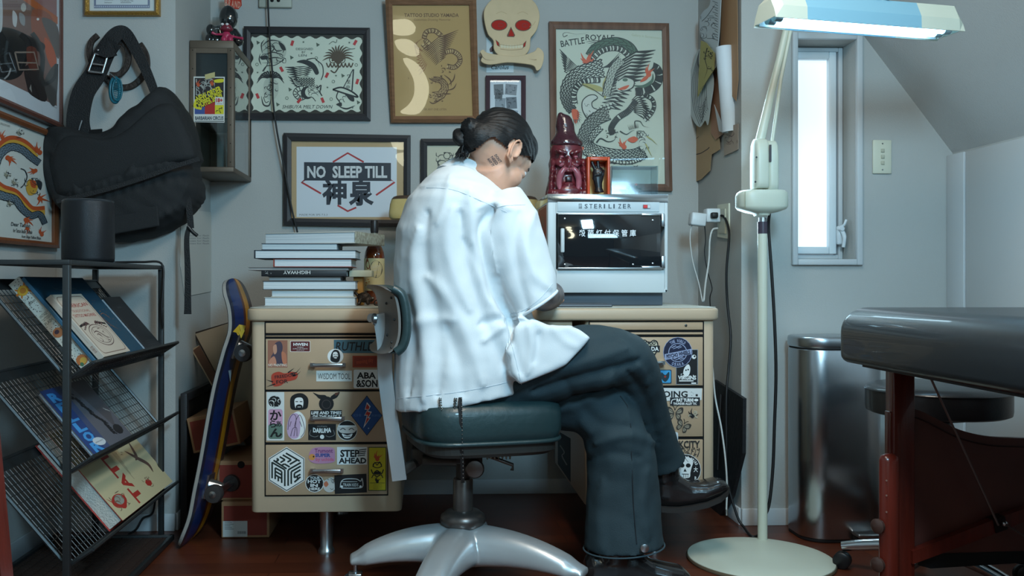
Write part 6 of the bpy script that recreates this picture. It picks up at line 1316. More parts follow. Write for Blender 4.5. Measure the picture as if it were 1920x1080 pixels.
# ------------------------------------------------------------------ cables, outlets, papers
M_cw = mat('cable_white', (196, 198, 196), .5); M_cb = mat('cable_black', (22, 22, 24), .5)
def cable(name, label, pts, r, m, n=6, clampx=None, cat='cable'):
    q = cr(pts, n)
    o = MB().tube(q, r, m, 8).build(name); tag(o, label, cat); return o
X5 = XAR-.035
sideR = photo_plane((XAR-.03, 0, 0), (1, 0, 0))
def outlets():
    S = photo_plane((XAR-.006, 0, 0), (1, 0, 0)); n = (-1, 0, 0)
    t = thing('wall_outlet', 'cream double wall outlet on the right alcove wall above the desk', 'outlet', S(1358, 420))
    P = [S(1345, 384), S(1366, 381), S(1366, 448), S(1345, 444)]; k = MB(); k.prism(P, (.0055, 0, 0), mat('cream_plastic', (205, 205, 186), .4)); k.build('outlet_plate', None, t)
    k = MB(); k.prism([S(1350, 392), S(1361, 391), S(1361, 438), S(1350, 436)], (-.004, 0, 0), mat('cream_plastic_dark', (178, 177, 158), .4)); k.build('socket_block', None, t)
    wp = mat('charger_white', (206, 212, 216), .35)
    a = S(1350, 406)
    t1 = thing('power_adapter', 'white cube charger plugged in the alcove outlet, next to the wall', 'charger', a); y = a.y
    MB().box((XAR-.062, y-.024, a.z-.022), (XAR-.0105, y+.024, a.z+.028), bev=.005).build('adapter_body', wp, t1)
    t2 = thing('power_adapter', 'white square charger further from the wall, with a thin white cord', 'charger', a+Vector((-.08, 0, -.01)))
    M = Matrix.Translation((XAR-.09, y, a.z-.012)) @ Matrix.Rotation(.12, 4, 'Y') @ Matrix.Translation((-(XAR-.09), -y, -(a.z-.012)))
    MB().box((XAR-.118, y-.026, a.z-.035), (XAR-.0625, y+.02, a.z+.012), bev=.006, M=M).build('adapter_body', wp, t2)
    t3 = thing('plug', 'black plug on the front of the white cube charger', 'plug', a); MB().box((XAR-.05, y-.045, a.z-.008), (XAR-.026, y-.0245, a.z+.012), bev=.004).build('plug_body', M_cb, t3)
    pc = [W(1352, 404, y-.04), W(1360, 410, 3.21), W(1367, 440, 3.15), W(1362, 510, 3.15), W(1364, 570, 3.15), W(1370, 630, 3.12), W(1366, 690, 3.10), W(1362, 740, 3.08), W(1362, 820, 3.06), W(1364, 900, 3.05), W(1382, 967, 3.02), W(1396, 990, 2.99), G(1410, 1006, .005), G(1423, 1003, .005)]
    c = MB().tube(cr(pc, 6), .0045, M_cb, 8).build('power_cord', None, t3)
    cable('charging_cable', 'thin white charging cable arching left from the square charger to the desk', [W(1309, 417, y), W(1297, 424, y), W(1294, 450, y), W(1299, 490, y), W(1310, 530, y-.02), W(1316, 560, 3.2), (W(1317, 570, 3.2).x, 3.2, ZDESK+.004)], .0022, M_cw)
    cable('charging_cable', 'thicker white cable dropping from the outlet to the desk corner', [W(1346, 428, y), W(1336, 431, y), W(1331, 450, y), W(1329, 490, y), W(1323, 530, y-.02), W(1320, 560, 3.2), (W(1320, 570, 3.2).x, 3.21, ZDESK+.004)], .0035, M_cw)
    cable('thin_cable', 'thin black wavy cable hanging below the white chargers', [W(1321, 420, y+.01), W(1323, 450, y+.01), W(1321, 475, y+.01), W(1327, 510, y), W(1335, 540, y), W(1331, 560, y), W(1334, 600, 3.46)], .002, M_cb)
    cable('loose_cable', 'white cable with metal tip hanging beside the right end of the desk', [W(1325, 610, 3.44), W(1336, 690, 3.2), W(1341, 745, 3.0), W(1352, 800, 2.95), W(1360, 860, 2.93), W(1363, 910, 2.93), W(1362, 955, 2.93)], .003, M_cw)
    MB().cyl(W(1362, 955, 2.93), W(1362, 966, 2.93), .005, M_alu, 10).build('jack_tip', M_alu, bpy.data.objects['loose_cable'])
    # box and cable at the top left of the back wall
    a, b = W(487, 16, YB), W(548, -30, YB); t = thing('switch_box', 'pale surface switch box at the top edge left of the tan poster', 'switch', ((a.x+b.x)/2, YB, a.z)); MB().box((a.x, YB-.02, a.z), (b.x, YB-.0005, b.z), bev=.003).build('box_cover', mat('pale_plastic', (170, 172, 160), .5), t)
    for px in (510, 522): MB().ell(W(px, 1, YB-.021), (.007, .004, .006), mat('dark_gap', (16, 14, 13), .8), 10).build('knob', None, t)
    cable('hanging_cord', 'long dark cord hanging down the back wall across the left frames', [W(502, -20, YB-.05), W(503, 20, YB-.045), W(506, 80, YB-.045), W(511, 140, YB-.045), W(512, 190, YB-.045), W(520, 250, YB-.045), W(532, 310, YB-.045), W(541, 360, YB-.045), W(549, 400, YB-.045), W(556, 428, YB-.04), W(562, 460, YB-.03)], .0035, M_cb)
outlets()
def papers():
    def sheet(name, label, pts, off, col, art=None, cat='paper', sm=False, bend=0):
        to = photo_plane((XAR-off, 0, 0), (1, 0, 0)); q = [(p.x, p.y) for p in (cr([(x, y, 0) for x, y in [pts[-1]]+pts+[pts[0], pts[1]]], 5)[5:-6] if sm else [Vector((x, y, 0)) for x, y in pts])]
        k = MB(); k.prism([to(*p) for p in q], (.0012, 0, 0), mat('paper_%s_%d' % (name, col[0]), col, .7)); o = k.build(name); tag(o, label, cat, None)
        if art: A = Art(photo_plane((XAR-off-.0002, 0, 0), (1, 0, 0)), (-1, 0, 0)); art(A); A.build('drawing', None, o)
        return o
    BR = (176, 148, 112)
    sheet('brown_paper', 'torn brown kraft paper hanging lowest on the right alcove wall', [(1297, 130), (1340, 120), (1350, 280), (1334, 290), (1331, 320), (1315, 336), (1301, 342), (1299, 260)], .008, BR, lambda A: (A.curve([(1298, 290), (1312, 288), (1326, 280), (1330, 276)], 1.6, (60, 44, 32)), A.curve([(1304, 240), (1300, 262), (1310, 256)], 1.2, (110, 84, 60))))
    sheet('brown_strip', 'narrow pinkish brown pattern sheet behind the rolled paper', [(1334, 150), (1352, 110), (1356, 250), (1342, 262), (1333, 250)], .012, (168, 128, 104))
    sheet('tan_paper', 'tall tan paper at the top of the right alcove wall', [(1352, -30), (1382, -30), (1384, 150), (1380, 190), (1350, 150)], .010, (170, 132, 96))
    sheet('stained_paper', 'small scribbled pinkish paper peeking out beneath the rolled tube', [(1355, 240), (1384, 232), (1384, 280), (1358, 292)], .006, (166, 150, 136), lambda A: A.scribble(1360, 248, 1382, 270, 10, 1.2, (100, 80, 76), 4))
    sheet('white_paper', 'white pointed sheet left of the rolled tube', [(1339, 196), (1356, 236), (1354, 248), (1348, 246)], .022, (196, 204, 210))
    def wing_lines(A):
        for i in range(9): A.curve([(1311-i*.4, 96+i*3), (1298+i*3.0, 150), (1300+i*3.2, 200), (1312+i*2.0, 236-i*4)], .9, (70, 76, 80))
        for i in range(7): A.curve([(1325-i, 180+i*6), (1316, 200+i*5), (1308+i, 200+i*4)], .8, (70, 76, 80))
    sheet('wing_tracing', 'large cut-out tracing of a wing on the right alcove wall', [(1310, 92), (1298, 124), (1290, 156), (1291, 196), (1300, 226), (1312, 238), (1322, 226), (1327, 234), (1332, 200), (1338, 150), (1326, 110)], .030, (192, 200, 198), wing_lines, sm=True)
    sheet('dragon_tracing', 'long white cut-out tracing at the top, beside the tan paper', [(1334, -30), (1331, 8), (1318, 22), (1312, 36), (1313, 66), (1322, 78), (1326, 88), (1334, 90), (1331, 108), (1336, 122), (1342, 126), (1346, 90), (1350, 40), (1351, -30)], .034, (190, 200, 204), lambda A: (A.scribble(1314, 30, 1340, 72, 20, .9, (70, 76, 80), 3), [A.line([(1336+(i % 2)*4, 2+i*5), (1346, 6+i*5)], 1, (70, 76, 80)) for i in range(15)], A.curve([(1316, 40), (1326, 30), (1340, 10)], 1, (70, 76, 80))), sm=True)
    sheet('yellow_tracing', 'yellow tracing paper with a black claw drawing', [(1314, 76), (1324, 80), (1340, 100), (1339, 130), (1322, 156), (1308, 182), (1310, 140)], .042, (168, 160, 100), lambda A: (A.curve([(1326, 90), (1322, 110), (1326, 130), (1320, 148)], 2, K, 1), A.scribble(1320, 96, 1336, 136, 14, 1.4, K, 5), A.line([(1312, 168), (1330, 150)], .6, (120, 116, 80))))
    # rolled sheet
    Y = 3.16; t = MB(); a, b = W(1357, 88, Y), W(1370, 247, Y); r = (W(1372, 160, Y).x-W(1342, 160, Y).x)/2
    u, v = frame_of(b-a); rings = [[p+(u*math.cos(q)+v*math.sin(q))*(r if k else r) for q in [2*PI*i/32 for i in range(32)]] for k, p in ((1, a), (1, b))]
    inn = [[p+(u*math.cos(q)+v*math.sin(q))*(r*.9) for q in [2*PI*i/32 for i in range(32)]] for p in (b, a)]
    t.loft(rings+inn+[rings[0]], mat('roll_white', (204, 212, 218), .6), caps=False); o = t.build('paper_roll'); tag(o, 'rolled white sheet of paper hanging on the right alcove wall', 'paper roll')
    # sheet on the left alcove side wall
    to = photo_plane((XAL+.003, 0, 0), (1, 0, 0)); k = MB(); k.prism([to(340, 392), to(399, 398), to(399, 546), to(347, 556), to(339, 500)], (-.0015, 0, 0), mat('pinned_sheet', (190, 190, 184), .7)); o = k.build('pinned_sheet'); tag(o, 'pale sheet of paper pinned on the left alcove wall under the glass cabinet', 'paper')
    A = Art(photo_plane((XAL+.0032, 0, 0), (1, 0, 0)), (1, 0, 0)); [A.text('notes for flash', 352, 440+i*5, 392, 443+i*5, (120, 122, 124)) for i in range(4)]; A.build('writing', None, o)
papers()

# ------------------------------------------------------------------ left of the desk: skateboard, boxes, frames
def build_skate():
    Y0 = 2.84
    pts = [(420, 522), (427, 545), (437, 580), (438, 620), (426, 660), (410, 720), (398, 780), (384, 860), (372, 920), (362, 970), (346, 1010), (329, 1033)]
    q = cr([W(x, y, Y0) for x, y in pts], 6); n = len(q); hw = .098
    t = thing('skateboard', 'skateboard with blue and yellow underside standing on its tail by the desk', 'skateboard', (q[-1].x, Y0, 0))
    c_, s_ = math.cos(.14), math.sin(.14); q = [p+Vector((s_, c_, 0))*hw*.8 for p in q]
    def sec(i, off, wd):
        p = q[i]; d = (q[min(i+1, n-1)]-q[max(i-1, 0)]).normalized(); nn = Vector((d.z, 0, -d.x)); nn = nn if nn.x > 0 else -nn
        tt = i/(n-1); e = min(tt, 1-tt)*n/9.; wdt = wd*(math.sqrt(max(0.02, 1-(1-min(1, e))**2)))
        return p, nn, wdt
    def strip(o0, o1, y0, y1, m_, mbx):
        ra = []
        for i in range(n):
            p, nn, w_ = sec(i, 0, hw); S = Vector((s_, c_, 0)); S = (S-nn*S.dot(nn)*0)
            a, b = max(-1, y0)*w_, min(1, y1)*w_
            ra.append([p+nn*o0+S*a, p+nn*o1+S*a, p+nn*o1+S*b, p+nn*o0+S*b])
        mbx.loft(ra, m_, smooth=False)
    d = MB(); strip(-.010, 0, -1, 1, mat('maple_edge', (150, 146, 140), .5), d); dk = d.build('deck', None, t)
    for (a, b, c, nm) in ((-1, -.75, (30, 40, 62), 'dark'), (-.75, .1, (18, 48, 104), 'blue'), (.1, .3, (84, 40, 32), 'red'), (.3, .68, (200, 130, 26), 'yellow'), (.68, 1, (64, 38, 38), 'dark2')):
        g = MB()
        ra = []
        for i in range(n):
            p, nn, w_ = sec(i, 0, hw); S = Vector((s_, c_, 0)); tt = i/(n-1)
            sh = .0
            ra.append([p+nn*.0003+S*a*w_, p+nn*.0012+S*a*w_, p+nn*.0012+S*b*w_, p+nn*.0003+S*b*w_])
        g.loft(ra, mat('board_'+nm, c, .3, coat=.4, var=.15, vscale=20), smooth=False); g.build('graphic_stripe', None, dk)
    g = MB(); ra = []
    for i in range(n):
        p, nn, w_ = sec(i, 0, hw); S = Vector((s_, c_, 0)); ra.append([p-nn*.0105-S*w_, p-nn*.0118-S*w_, p-nn*.0118+S*w_, p-nn*.0105+S*w_])
    g.loft(ra, mat('grip_tape', (40, 40, 42), .95), smooth=False); g.build('grip_tape', None, dk)
    def truck(py, px):
        i = min(range(n), key=lambda k: abs(q[k].z-W(0, py, Y0).z)); p, nn, w_ = sec(i, 0, hw); S = Vector((s_, c_, 0)).normalized(); dn = (q[min(i+1, n-1)]-q[max(i-1, 0)]).normalized()
        tr = MB(); tr.prism([p+nn*.0015+dn*.038-S*.026, p+nn*.0015-dn*.038-S*.026, p+nn*.0015-dn*.038+S*.026, p+nn*.0015+dn*.038+S*.026], nn*.006, M_alu)
        tr.tube([p+nn*.005, p+nn*.05], [.024, .015], M_alu, 12); tr.tube([p+nn*.05-S*.062, p+nn*.05+S*.062], .0105, M_alu, 12); tr.tube([p+nn*.05-S*.098, p+nn*.05+S*.098], .004, M_alu, 8)
        to_ = tr.build('truck', M_alu, t)
        for sg in (-1, 1):
            c = p+nn*.05+S*sg*.079; w2 = MB(); w2.lathe([(.018, -.016), (.026, -.015), (.0285, -.006), (.0285, .006), (.026, .015), (.018, .016)], c, mat('urethane', (58, 54, 54), .35), 28, axis=S*sg); w2.lathe([(.011, .015), (.011, .0175), (.006, .0185), (.003, .019)], c, M_alu, 16, axis=S*sg); w2.build('wheel', None, to_)
    truck(652, 0); truck(925, 0)
    st = MB(); i = min(range(n), key=lambda k: abs(q[k].z-W(0, 700, Y0).z)); p, nn, w_ = sec(i, 0, hw); S = Vector((s_, c_, 0)); dn = Vector((0, 0, 1))
    st.prism([p+nn*.0014-S*.03+dn*.03, p+nn*.0014+S*.0+dn*.035, p+nn*.0014+S*.01+dn*.015, p+nn*.0014-S*.005-dn*.035, p+nn*.0014-S*.02-dn*.0], nn*.0004, mat('sticker_silver', (180, 186, 190), .4)); st.build('sticker', None, dk)
    k = MB(); c = W(449, 622, 2.76)
    for a, b, cc in (((-.02, 0, .0), (.0, -.004, .022), (.004, 0, -.006)), ((0, -.004, .022), (.018, .004, .018), (.008, 0, -.014)), ((-.004, 0, .002), (.006, -.006, -.02), (.016, 0, .004)), ((-.016, .004, .006), (-.004, 0, -.012), (.01, 0, .0))):
        k.prism([c+Vector(a), c+Vector(b), c+Vector(cc)], (0, .003, 0), mat('yellow_ribbon', (196, 156, 36), .5))
    o = k.build('ribbon', None, t); o['label'] = 'yellow folded ribbon tied at the upper truck'
build_skate()
def boxes():
    rd = mat('box_red', (128, 46, 34), .6, var=.08, vscale=6); ed = mat('box_edge', (160, 118, 84), .6); lb = mat('box_label', (190, 190, 186), .6)
    def box(label, x0, x1, y0, y1, Y, depth, z0, rot=0, lab=None, hole=False, piv=None):
        a, b = W(x0, y1, Y), W(x1, y0, Y); z1 = z0+(b.z-a.z); t = thing('shoe_box', label, 'box', ((a.x+b.x)/2, Y+depth/2, z0), 'red shoe boxes left of the desk')
        M = None
        if rot: c = Vector((a.x if piv == 'l' else (a.x+b.x)/2, Y, z0)); M = Matrix.Translation(c) @ Matrix.Rotation(rot, 4, 'Y') @ Matrix.Translation(-c)
        f = MB(); f.box((a.x, Y, z0), (b.x, Y+depth, z1), ed, bev=.002, M=M); e = .008; f.box((a.x+e, Y-.0008, z0+e), (b.x-e, Y+.001, z1-e*1.6), rd, M=M); f.build('box_body', None, t)
        if lab:
            l0, l1 = W(lab[0], lab[3], Y), W(lab[2], lab[1], Y); lo = MB().box((l0.x, Y-.0014, l0.z-(a.z-z0)), (l1.x, Y-.0009, l1.z-(a.z-z0)), lb).build('label', None, t)
            A = Art(ywall(Y-.0015), (0, -1, 0)); dz = 0
            for i in range(6): A.line([(lab[0]+3, lab[1]+4+i*3), (lab[0]+14+(i % 3)*3, lab[1]+4+i*3)], .9, (90, 90, 90))
            for i in range(9): A.line([(lab[2]-18+i*1.8, lab[3]-7), (lab[2]-18+i*1.8, lab[3]-2)], .9, (50, 50, 50))
            A.build('label_print', None, lo)
        if hole:
            c = W(452, y0+3, Y-.001); h = MB(); h.lathe([(.012, 0), (.012, .0006)], (c.x, Y-.0005, z1-.012), M_blackgap, 16, axis=(0, -1, 0), sy=1); h.build('finger_hole', None, t)
        return z1
    zA = box('lowest red shoe box with a white label, standing on the floor', 415, 505, 937, 1005, 2.97, .30, .001, lab=(418, 973, 464, 1003))
    zB = box('red shoe box with a finger hole in the middle of the box pile', 407, 500, 862, 936, 2.99, .29, zA+.001, hole=True)
    box('tilted red shoe box on top of the box pile', 362, 452, 795, 862, 3.06, .24, zB+.028, rot=-.2)
boxes()
def leaning():
    # dark frame along the left alcove side
    x = XAL+.035; to = photo_plane((x, 0, 0), (1, 0, 0)); y0 = YF+.012; y1 = 3.46; zt = to(331, 747).z
    t = thing('leaning_picture', 'tall black picture frame leaning on the left alcove wall behind the skateboard', 'picture frame', (x, (y0+y1)/2, 0))
    f = MB(); w_ = .028
    f.box((x-.022, y0, .001), (x, y0+w_, zt), bev=.002); f.box((x-.022, y1-w_, .001), (x, y1, zt), bev=.002); f.box((x-.022, y0+w_, zt-w_), (x, y1-w_, zt), bev=.002); f.box((x-.022, y0+w_, .001), (x, y1-w_, w_), bev=.002); f.build('frame', M_blackwood, t)
    MB().box((x-.018, y0+w_, w_), (x-.012, y1-w_, zt-w_)).build('picture', mat('dark_print', (52, 46, 42), .4, var=.2, vscale=8), t)
    def panel(name, label, pts, Y, d, m_, em):
        P = [W(x_, y_, Y) for x_, y_ in pts]; k = MB(); k.prism(P, (0, d, 0), em); t = thing(name, label, 'canvas', P[0]); k.build('stretcher', em, t); k = MB(); k.prism([p+Vector((.008, -.0008, -.004)) if i in (0,) else p+Vector((.004, -.0008, 0)) for i, p in enumerate(P)], (0, .0007, 0), m_); k.build('canvas', m_, t)
    panel('leaning_canvas', 'cream canvas with a dark edge leaning behind the skateboard', [(362, 624), (470, 592), (610, 840), (500, 880)], 3.33, .02, mat('canvas_cream', (168, 156, 136), .8), mat('dark_edge', (46, 38, 34), .6))
    panel('leaning_board', 'thin pale edged board leaning in front of the cream canvas', [(358, 655), (372, 648), (520, 905), (500, 905)], 3.30, .015, mat('board_brown', (96, 66, 48), .6), mat('board_edge', (170, 150, 122), .6))
    # black portfolio at the right
    to = photo_plane((XAR-.03, 0, 0), (1, 0, 0)); k = MB(); k.prism([to(1338, 712), to(1393, 747), to(1392, 850), to(1372, 930), to(1340, 985), to(1312, 960), to(1312, 720)], (.012, 0, 0), mat('portfolio_black', (26, 28, 32), .5, bump=.2, bscale=60)); o = k.build('portfolio'); tag(o, 'black portfolio case leaning on the right alcove wall behind the desk', 'portfolio')
    k = MB(); k.tube([to(1352, 740), to(1349, 800), to(1346, 880)], .004, mat('dark_gap2', (60, 62, 66), .4)); k.build('zip', None, o)
leaning()
# ------------------------------------------------------------------ right side: floor lamp, bin, stool, massage table
M_cream = mat('lamp_cream', (196, 200, 184), .38, var=.03, vscale=6)
def build_lamp():
    Yp = 2.86; base = G(1425, 1043, .014); pole = W(1424, 1015, Yp); x = pole.x; R_ = 131/F*2.76
    t = thing('floor_lamp', 'cream articulated magnifier style floor lamp with a lit fluorescent tube', 'lamp', (base.x, base.y, 0))
    c = (base.x, base.y, .0005)
    MB().lathe([(R_*.99, 0), (R_, .004), (R_*.985, .012), (R_*.9, .017), (R_*.5, .021), (.0, .022)][::1], c, M_cream, 64).build('lamp_base', mat('base_cream', (150, 155, 150), .4, var=.05, vscale=5), t)
    MB().lathe([(R_*1.0, .002), (R_*1.004, .006), (R_*.996, .011)], c, mat('worn_rim', (110, 96, 76), .5), 64, caps=False).build('base_rim', None, t)
    zt = W(1424, 432, Yp).z
    Yp = min(Yp, base.y+R_-.05)
    MB().cyl((x, Yp, .018), (x, Yp, zt), .0150, M_cream, 24).build('pole', None, t)
    MB().cyl((x, Yp, zt-.012), (x, Yp, W(1424, 416, Yp).z), .0155, mat('collar_dark', (62, 54, 66), .3), 24).build('collar', None, t)
    MB().cyl((x, Yp, W(1424, 416, Yp).z), (x, Yp, W(1424, 408, Yp).z), .012, M_alu, 20).build('neck', M_alu, t)
    # ballast housing
    P = lambda px, py: W(px, py, Yp)
    b = MB(); prof = [(405, .25), (401, .30), (398, .62), (393, .92), (388, 1.0), (368, 1.0), (362, .96), (358, .85)]
    cx_ = P(1428, 380).x; hx = 47/F*Yp; hy = .052
    rings = []
    for py, k in prof:
        z = P(1428, py).z; rings.append([(cx_+hx*k*math.copysign(abs(math.cos(a))**.55, math.cos(a)), Yp+hy*(.4+.6*k)*math.copysign(abs(math.sin(a))**.7, math.sin(a)), z) for a in [2*PI*i/40 for i in range(40)]])
    b.loft(rings, M_cream); b.build('ballast_housing', mat('housing_cream', (196, 192, 152), .4), t)
    MB().tube([W(1397, 359, Yp-hy*1.02), W(1397, 392, Yp-hy*1.02)], .0009, mat('seam', (130, 126, 98), .5), 5).build('seam_line', None, t)
    MB().cyl((cx_, Yp, P(0, 359).z-.004), (cx_, Yp, P(0, 350).z), .017, mat('swivel_brass', (150, 138, 96), .3, .6), 20).build('swivel', None, t)
    # upright bracket, two cheeks turned a little
    zc = [(350, .80), (347, .95), (338, 1.0), (285, 1.0), (265, .85), (257, .55), (254, .25)]
    for k, (dx, w_) in enumerate(((-.010, .017), (.024, .013))):
        b = MB(); rings = []
        for py, s_ in zc: rings.append([(cx_+dx+w_*1.35*(.7+.3*s_)*math.copysign(abs(math.cos(a))**.5, math.cos(a)), Yp-.01+.036*s_*math.copysign(abs(math.sin(a))**.5, math.sin(a)), P(0, py).z+(0 if k == 0 else -.006)) for a in [2*PI*i/28 for i in range(28)]])
        b.loft(rings, M_cream); b.build('bracket_cheek', M_cream, t)
    MB().box((cx_+.007, Yp-.049, P(0, 300).z), (cx_+.013, Yp-.044, P(0, 268).z)).build('bracket_slot', mat('slot_dark', (70, 66, 70), .5), t)
    for (px, py) in ((1418, 295), (1416, 341)): MB().lathe([(.003, 0), (.003, .002)], W(px, py, Yp-.0465), mat('screw_dark', (60, 60, 60), .4, .6), 10, axis=(0, -1, 0)).build('screw', None, t)
    # arms
    hz = W(1620, 8, 2.27); top = Vector((x+.14, Yp-.05, 2.02))
    MB().tube([P(1424, 268), P(1442, 190), P(1462, 110), P(1500, -60), top], [.015, .0125, .011, .011, .011], M_cream, 16).build('lower_arm', None, t)
    MB().tube([P(1446, 266)+Vector((0, -.01, 0)), P(1462, 150)+Vector((0, -.01, 0)), P(1480, 60)+Vector((0, -.01, 0)), top+Vector((.03, -.01, -.01))], .0055, M_cream, 12).build('spring_rod', None, t)
    MB().ell(top, (.03, .025, .03), M_cream, 20).build('elbow_joint', None, t)
    hp = W(1622, -4, 2.26)+Vector((0, .02, .05))
    MB().tube([top, top.lerp(hp, .5)+Vector((0, 0, .05)), hp], [.011, .0105, .010], M_cream, 14).build('upper_arm', None, t)
    # head: rows of points along the length
    nl, nr = W(1455, 33, 2.20), W(1810, 57, 2.31); z = (nl.z+nr.z)/2; nl.z = nr.z = z
    L = (nr-nl); Lu = L.normalized(); D = Vector((-Lu.y, Lu.x, 0)); dp = .10; up = Vector((0, 0, 1))
    def sec(u, k=1., h=.07): p = nl+L*u; m_ = p+D*dp/2; return [p, m_+(p-m_)*(.98*k)+up*h*.45, m_+(p-m_)*.62*k+up*h, m_-(p-m_)*.62*k+up*h, m_-(p-m_)*.98*k+up*h*.45, p+D*dp]
    inner = lambda u, h=.058: [nl+L*u+D*.004, nl+L*u+D*.02+up*h, nl+L*u+D*(dp-.02)+up*h, nl+L*u+D*(dp-.004)]
    mid = MB()
    for u0, u1, m_, nm in ((.0, .16, M_cream, 'end_cap'), (.16, .76, mat('hood_glow_tint', (128, 172, 190), .35), 'reflector_hood'), (.76, 1.0, M_cream, 'end_cap')):  # blue of the middle hood is the tube's glow put into its colour
        k = MB(); ra = []
        for u in (u0, u1):
            kk = (.86 if u in (0., 1.0) else 1.); hh = .05 if u in (0., 1.) else .07
            ra.append(sec(u, kk, hh)+inner(u, hh-.008)[::-1])
        if u0 == 0: ra.insert(1, sec(.04)+inner(.04)[::-1])
        if u1 == 1.: ra.insert(1, sec(.97)+inner(.97)[::-1])
        k.loft(ra, m_, smooth=False); o = k.build(nm, m_, t)
    k = MB(); k.prism([nl+D*.006+up*.004, nl+D*(dp-.006)+up*.004, nl+D*(dp-.02)+up*.042, nl+D*.02+up*.042], Lu*.004, M_cream); k.build('end_plate', None, t)
    k = MB(); k.prism([nr+D*.006+up*.004, nr+D*(dp-.006)+up*.004, nr+D*(dp-.02)+up*.042, nr+D*.02+up*.042], -Lu*.004, M_cream); k.build('end_plate', None, t)
    rf = MB(); a, b_ = .02, .98; rf.add([nl+L*a+D*.008+up*.002, nl+L*b_+D*.008+up*.002, nl+L*b_+D*.022+up*.05, nl+L*a+D*.022+up*.05, nl+L*b_+D*(dp-.022)+up*.05, nl+L*a+D*(dp-.022)+up*.05, nl+L*b_+D*(dp-.008)+up*.002, nl+L*a+D*(dp-.008)+up*.002], [(0, 1, 2, 3), (3, 2, 4, 5), (5, 4, 6, 7)], mat('reflector_white', (225, 232, 234), .3)); rf.build('reflector', None, t)
    em = mat('tube_light', (230, 245, 250), .3, emit=(160, 220, 255), estr=12)
    for o_ in (.036, .066): MB().cyl(nl+L*.07+D*o_+up*.012, nl+L*.93+D*o_+up*.012, .0115, em, 16).build('fluorescent_tube', em, t)
    for u in (.05, .95):
        for o_ in (.036, .066): MB().cyl(nl+L*(u-.018)+D*o_+up*.012, nl+L*(u+.018)+D*o_+up*.012, .0125, mat('tube_cap', (150, 170, 176), .3, .5), 14).build('tube_socket', None, t)
    for px in (1648, 1669): MB().ell(nl+L*((px-1455)/355)+up*.075+D*.02, (.008, .008, .006), mat('knob_grey', (110, 130, 140), .4), 12).build('knob', None, t)
    MB().cyl(nl+L*.47+D*dp/2+up*.066, hp, .012, M_cream, 14).build('head_joint', None, t)
    cb = MB().tube(cr([P(1438, 402)+Vector((0, -.02, .0)), P(1441, 430), P(1446, 500), P(1452, 600), P(1455, 700), P(1452, 800), P(1449, 880), P(1441, 950), P(1432, 985)+Vector((0, .03, 0)), G(1425, 998, .006)], 6), .005, M_cb, 8).build('power_cord', None, t)
build_lamp()

def build_bin():
    Y = 2.84; a, b = W(1512, 1030, Y), W(1668, 632, Y); a.z = 0
    t = thing('trash_can', 'tall stainless steel pedal bin against the wall under the window', 'trash can', ((a.x+b.x)/2, Y+.1, 0)); yb = YF-.02; x0, x1 = a.x, b.x
    st = mat('stainless', (178, 182, 186), .24, 1, aniso=.5, bump=.03, bscale=40, stretch=(30, 30, .4)); b_ = MB(); rounded_slab(b_, x0, x1, Y, yb, .012, b.z-.042, .075, .002, st, 10); b_.build('bin_body', st, t)
    k = MB(); rounded_slab(k, x0+.003, x1-.003, Y+.003, yb, .0005, .0125, .072, .002, None, 10); k.build('base_ring', mat('black_rubber', (24, 24, 26), .6), t)
    k = MB(); rounded_slab(k, x0-.002, x1+.002, Y-.002, yb+.002, b.z-.038, b.z, .077, .008, None, 10); k.build('lid', mat('stainless_lid', (186, 190, 194), .3, 1), t)
    k = MB(); rounded_slab(k, x0+.004, x1-.004, Y+.004, yb-.004, b.z-.043, b.z-.037, .07, .001, None, 8); k.build('lid_gap', M_blackgap, t)
    pd = MB(); p0, p1 = W(1606, 1025, Y-.03), W(1662, 1003, Y-.03); pd.box((p0.x, Y-.045, .028), (p1.x, Y+.005, .040), bev=.004); pd.build('pedal', mat('pedal_steel', (170, 176, 180), .3, 1), t)
    MB().box((p0.x+.003, Y-.028, .0008), (p1.x-.003, Y+.006, .0275), bev=.003).build('pedal_mount', mat('black_rubber', (24, 24, 26), .6), t)
build_bin()

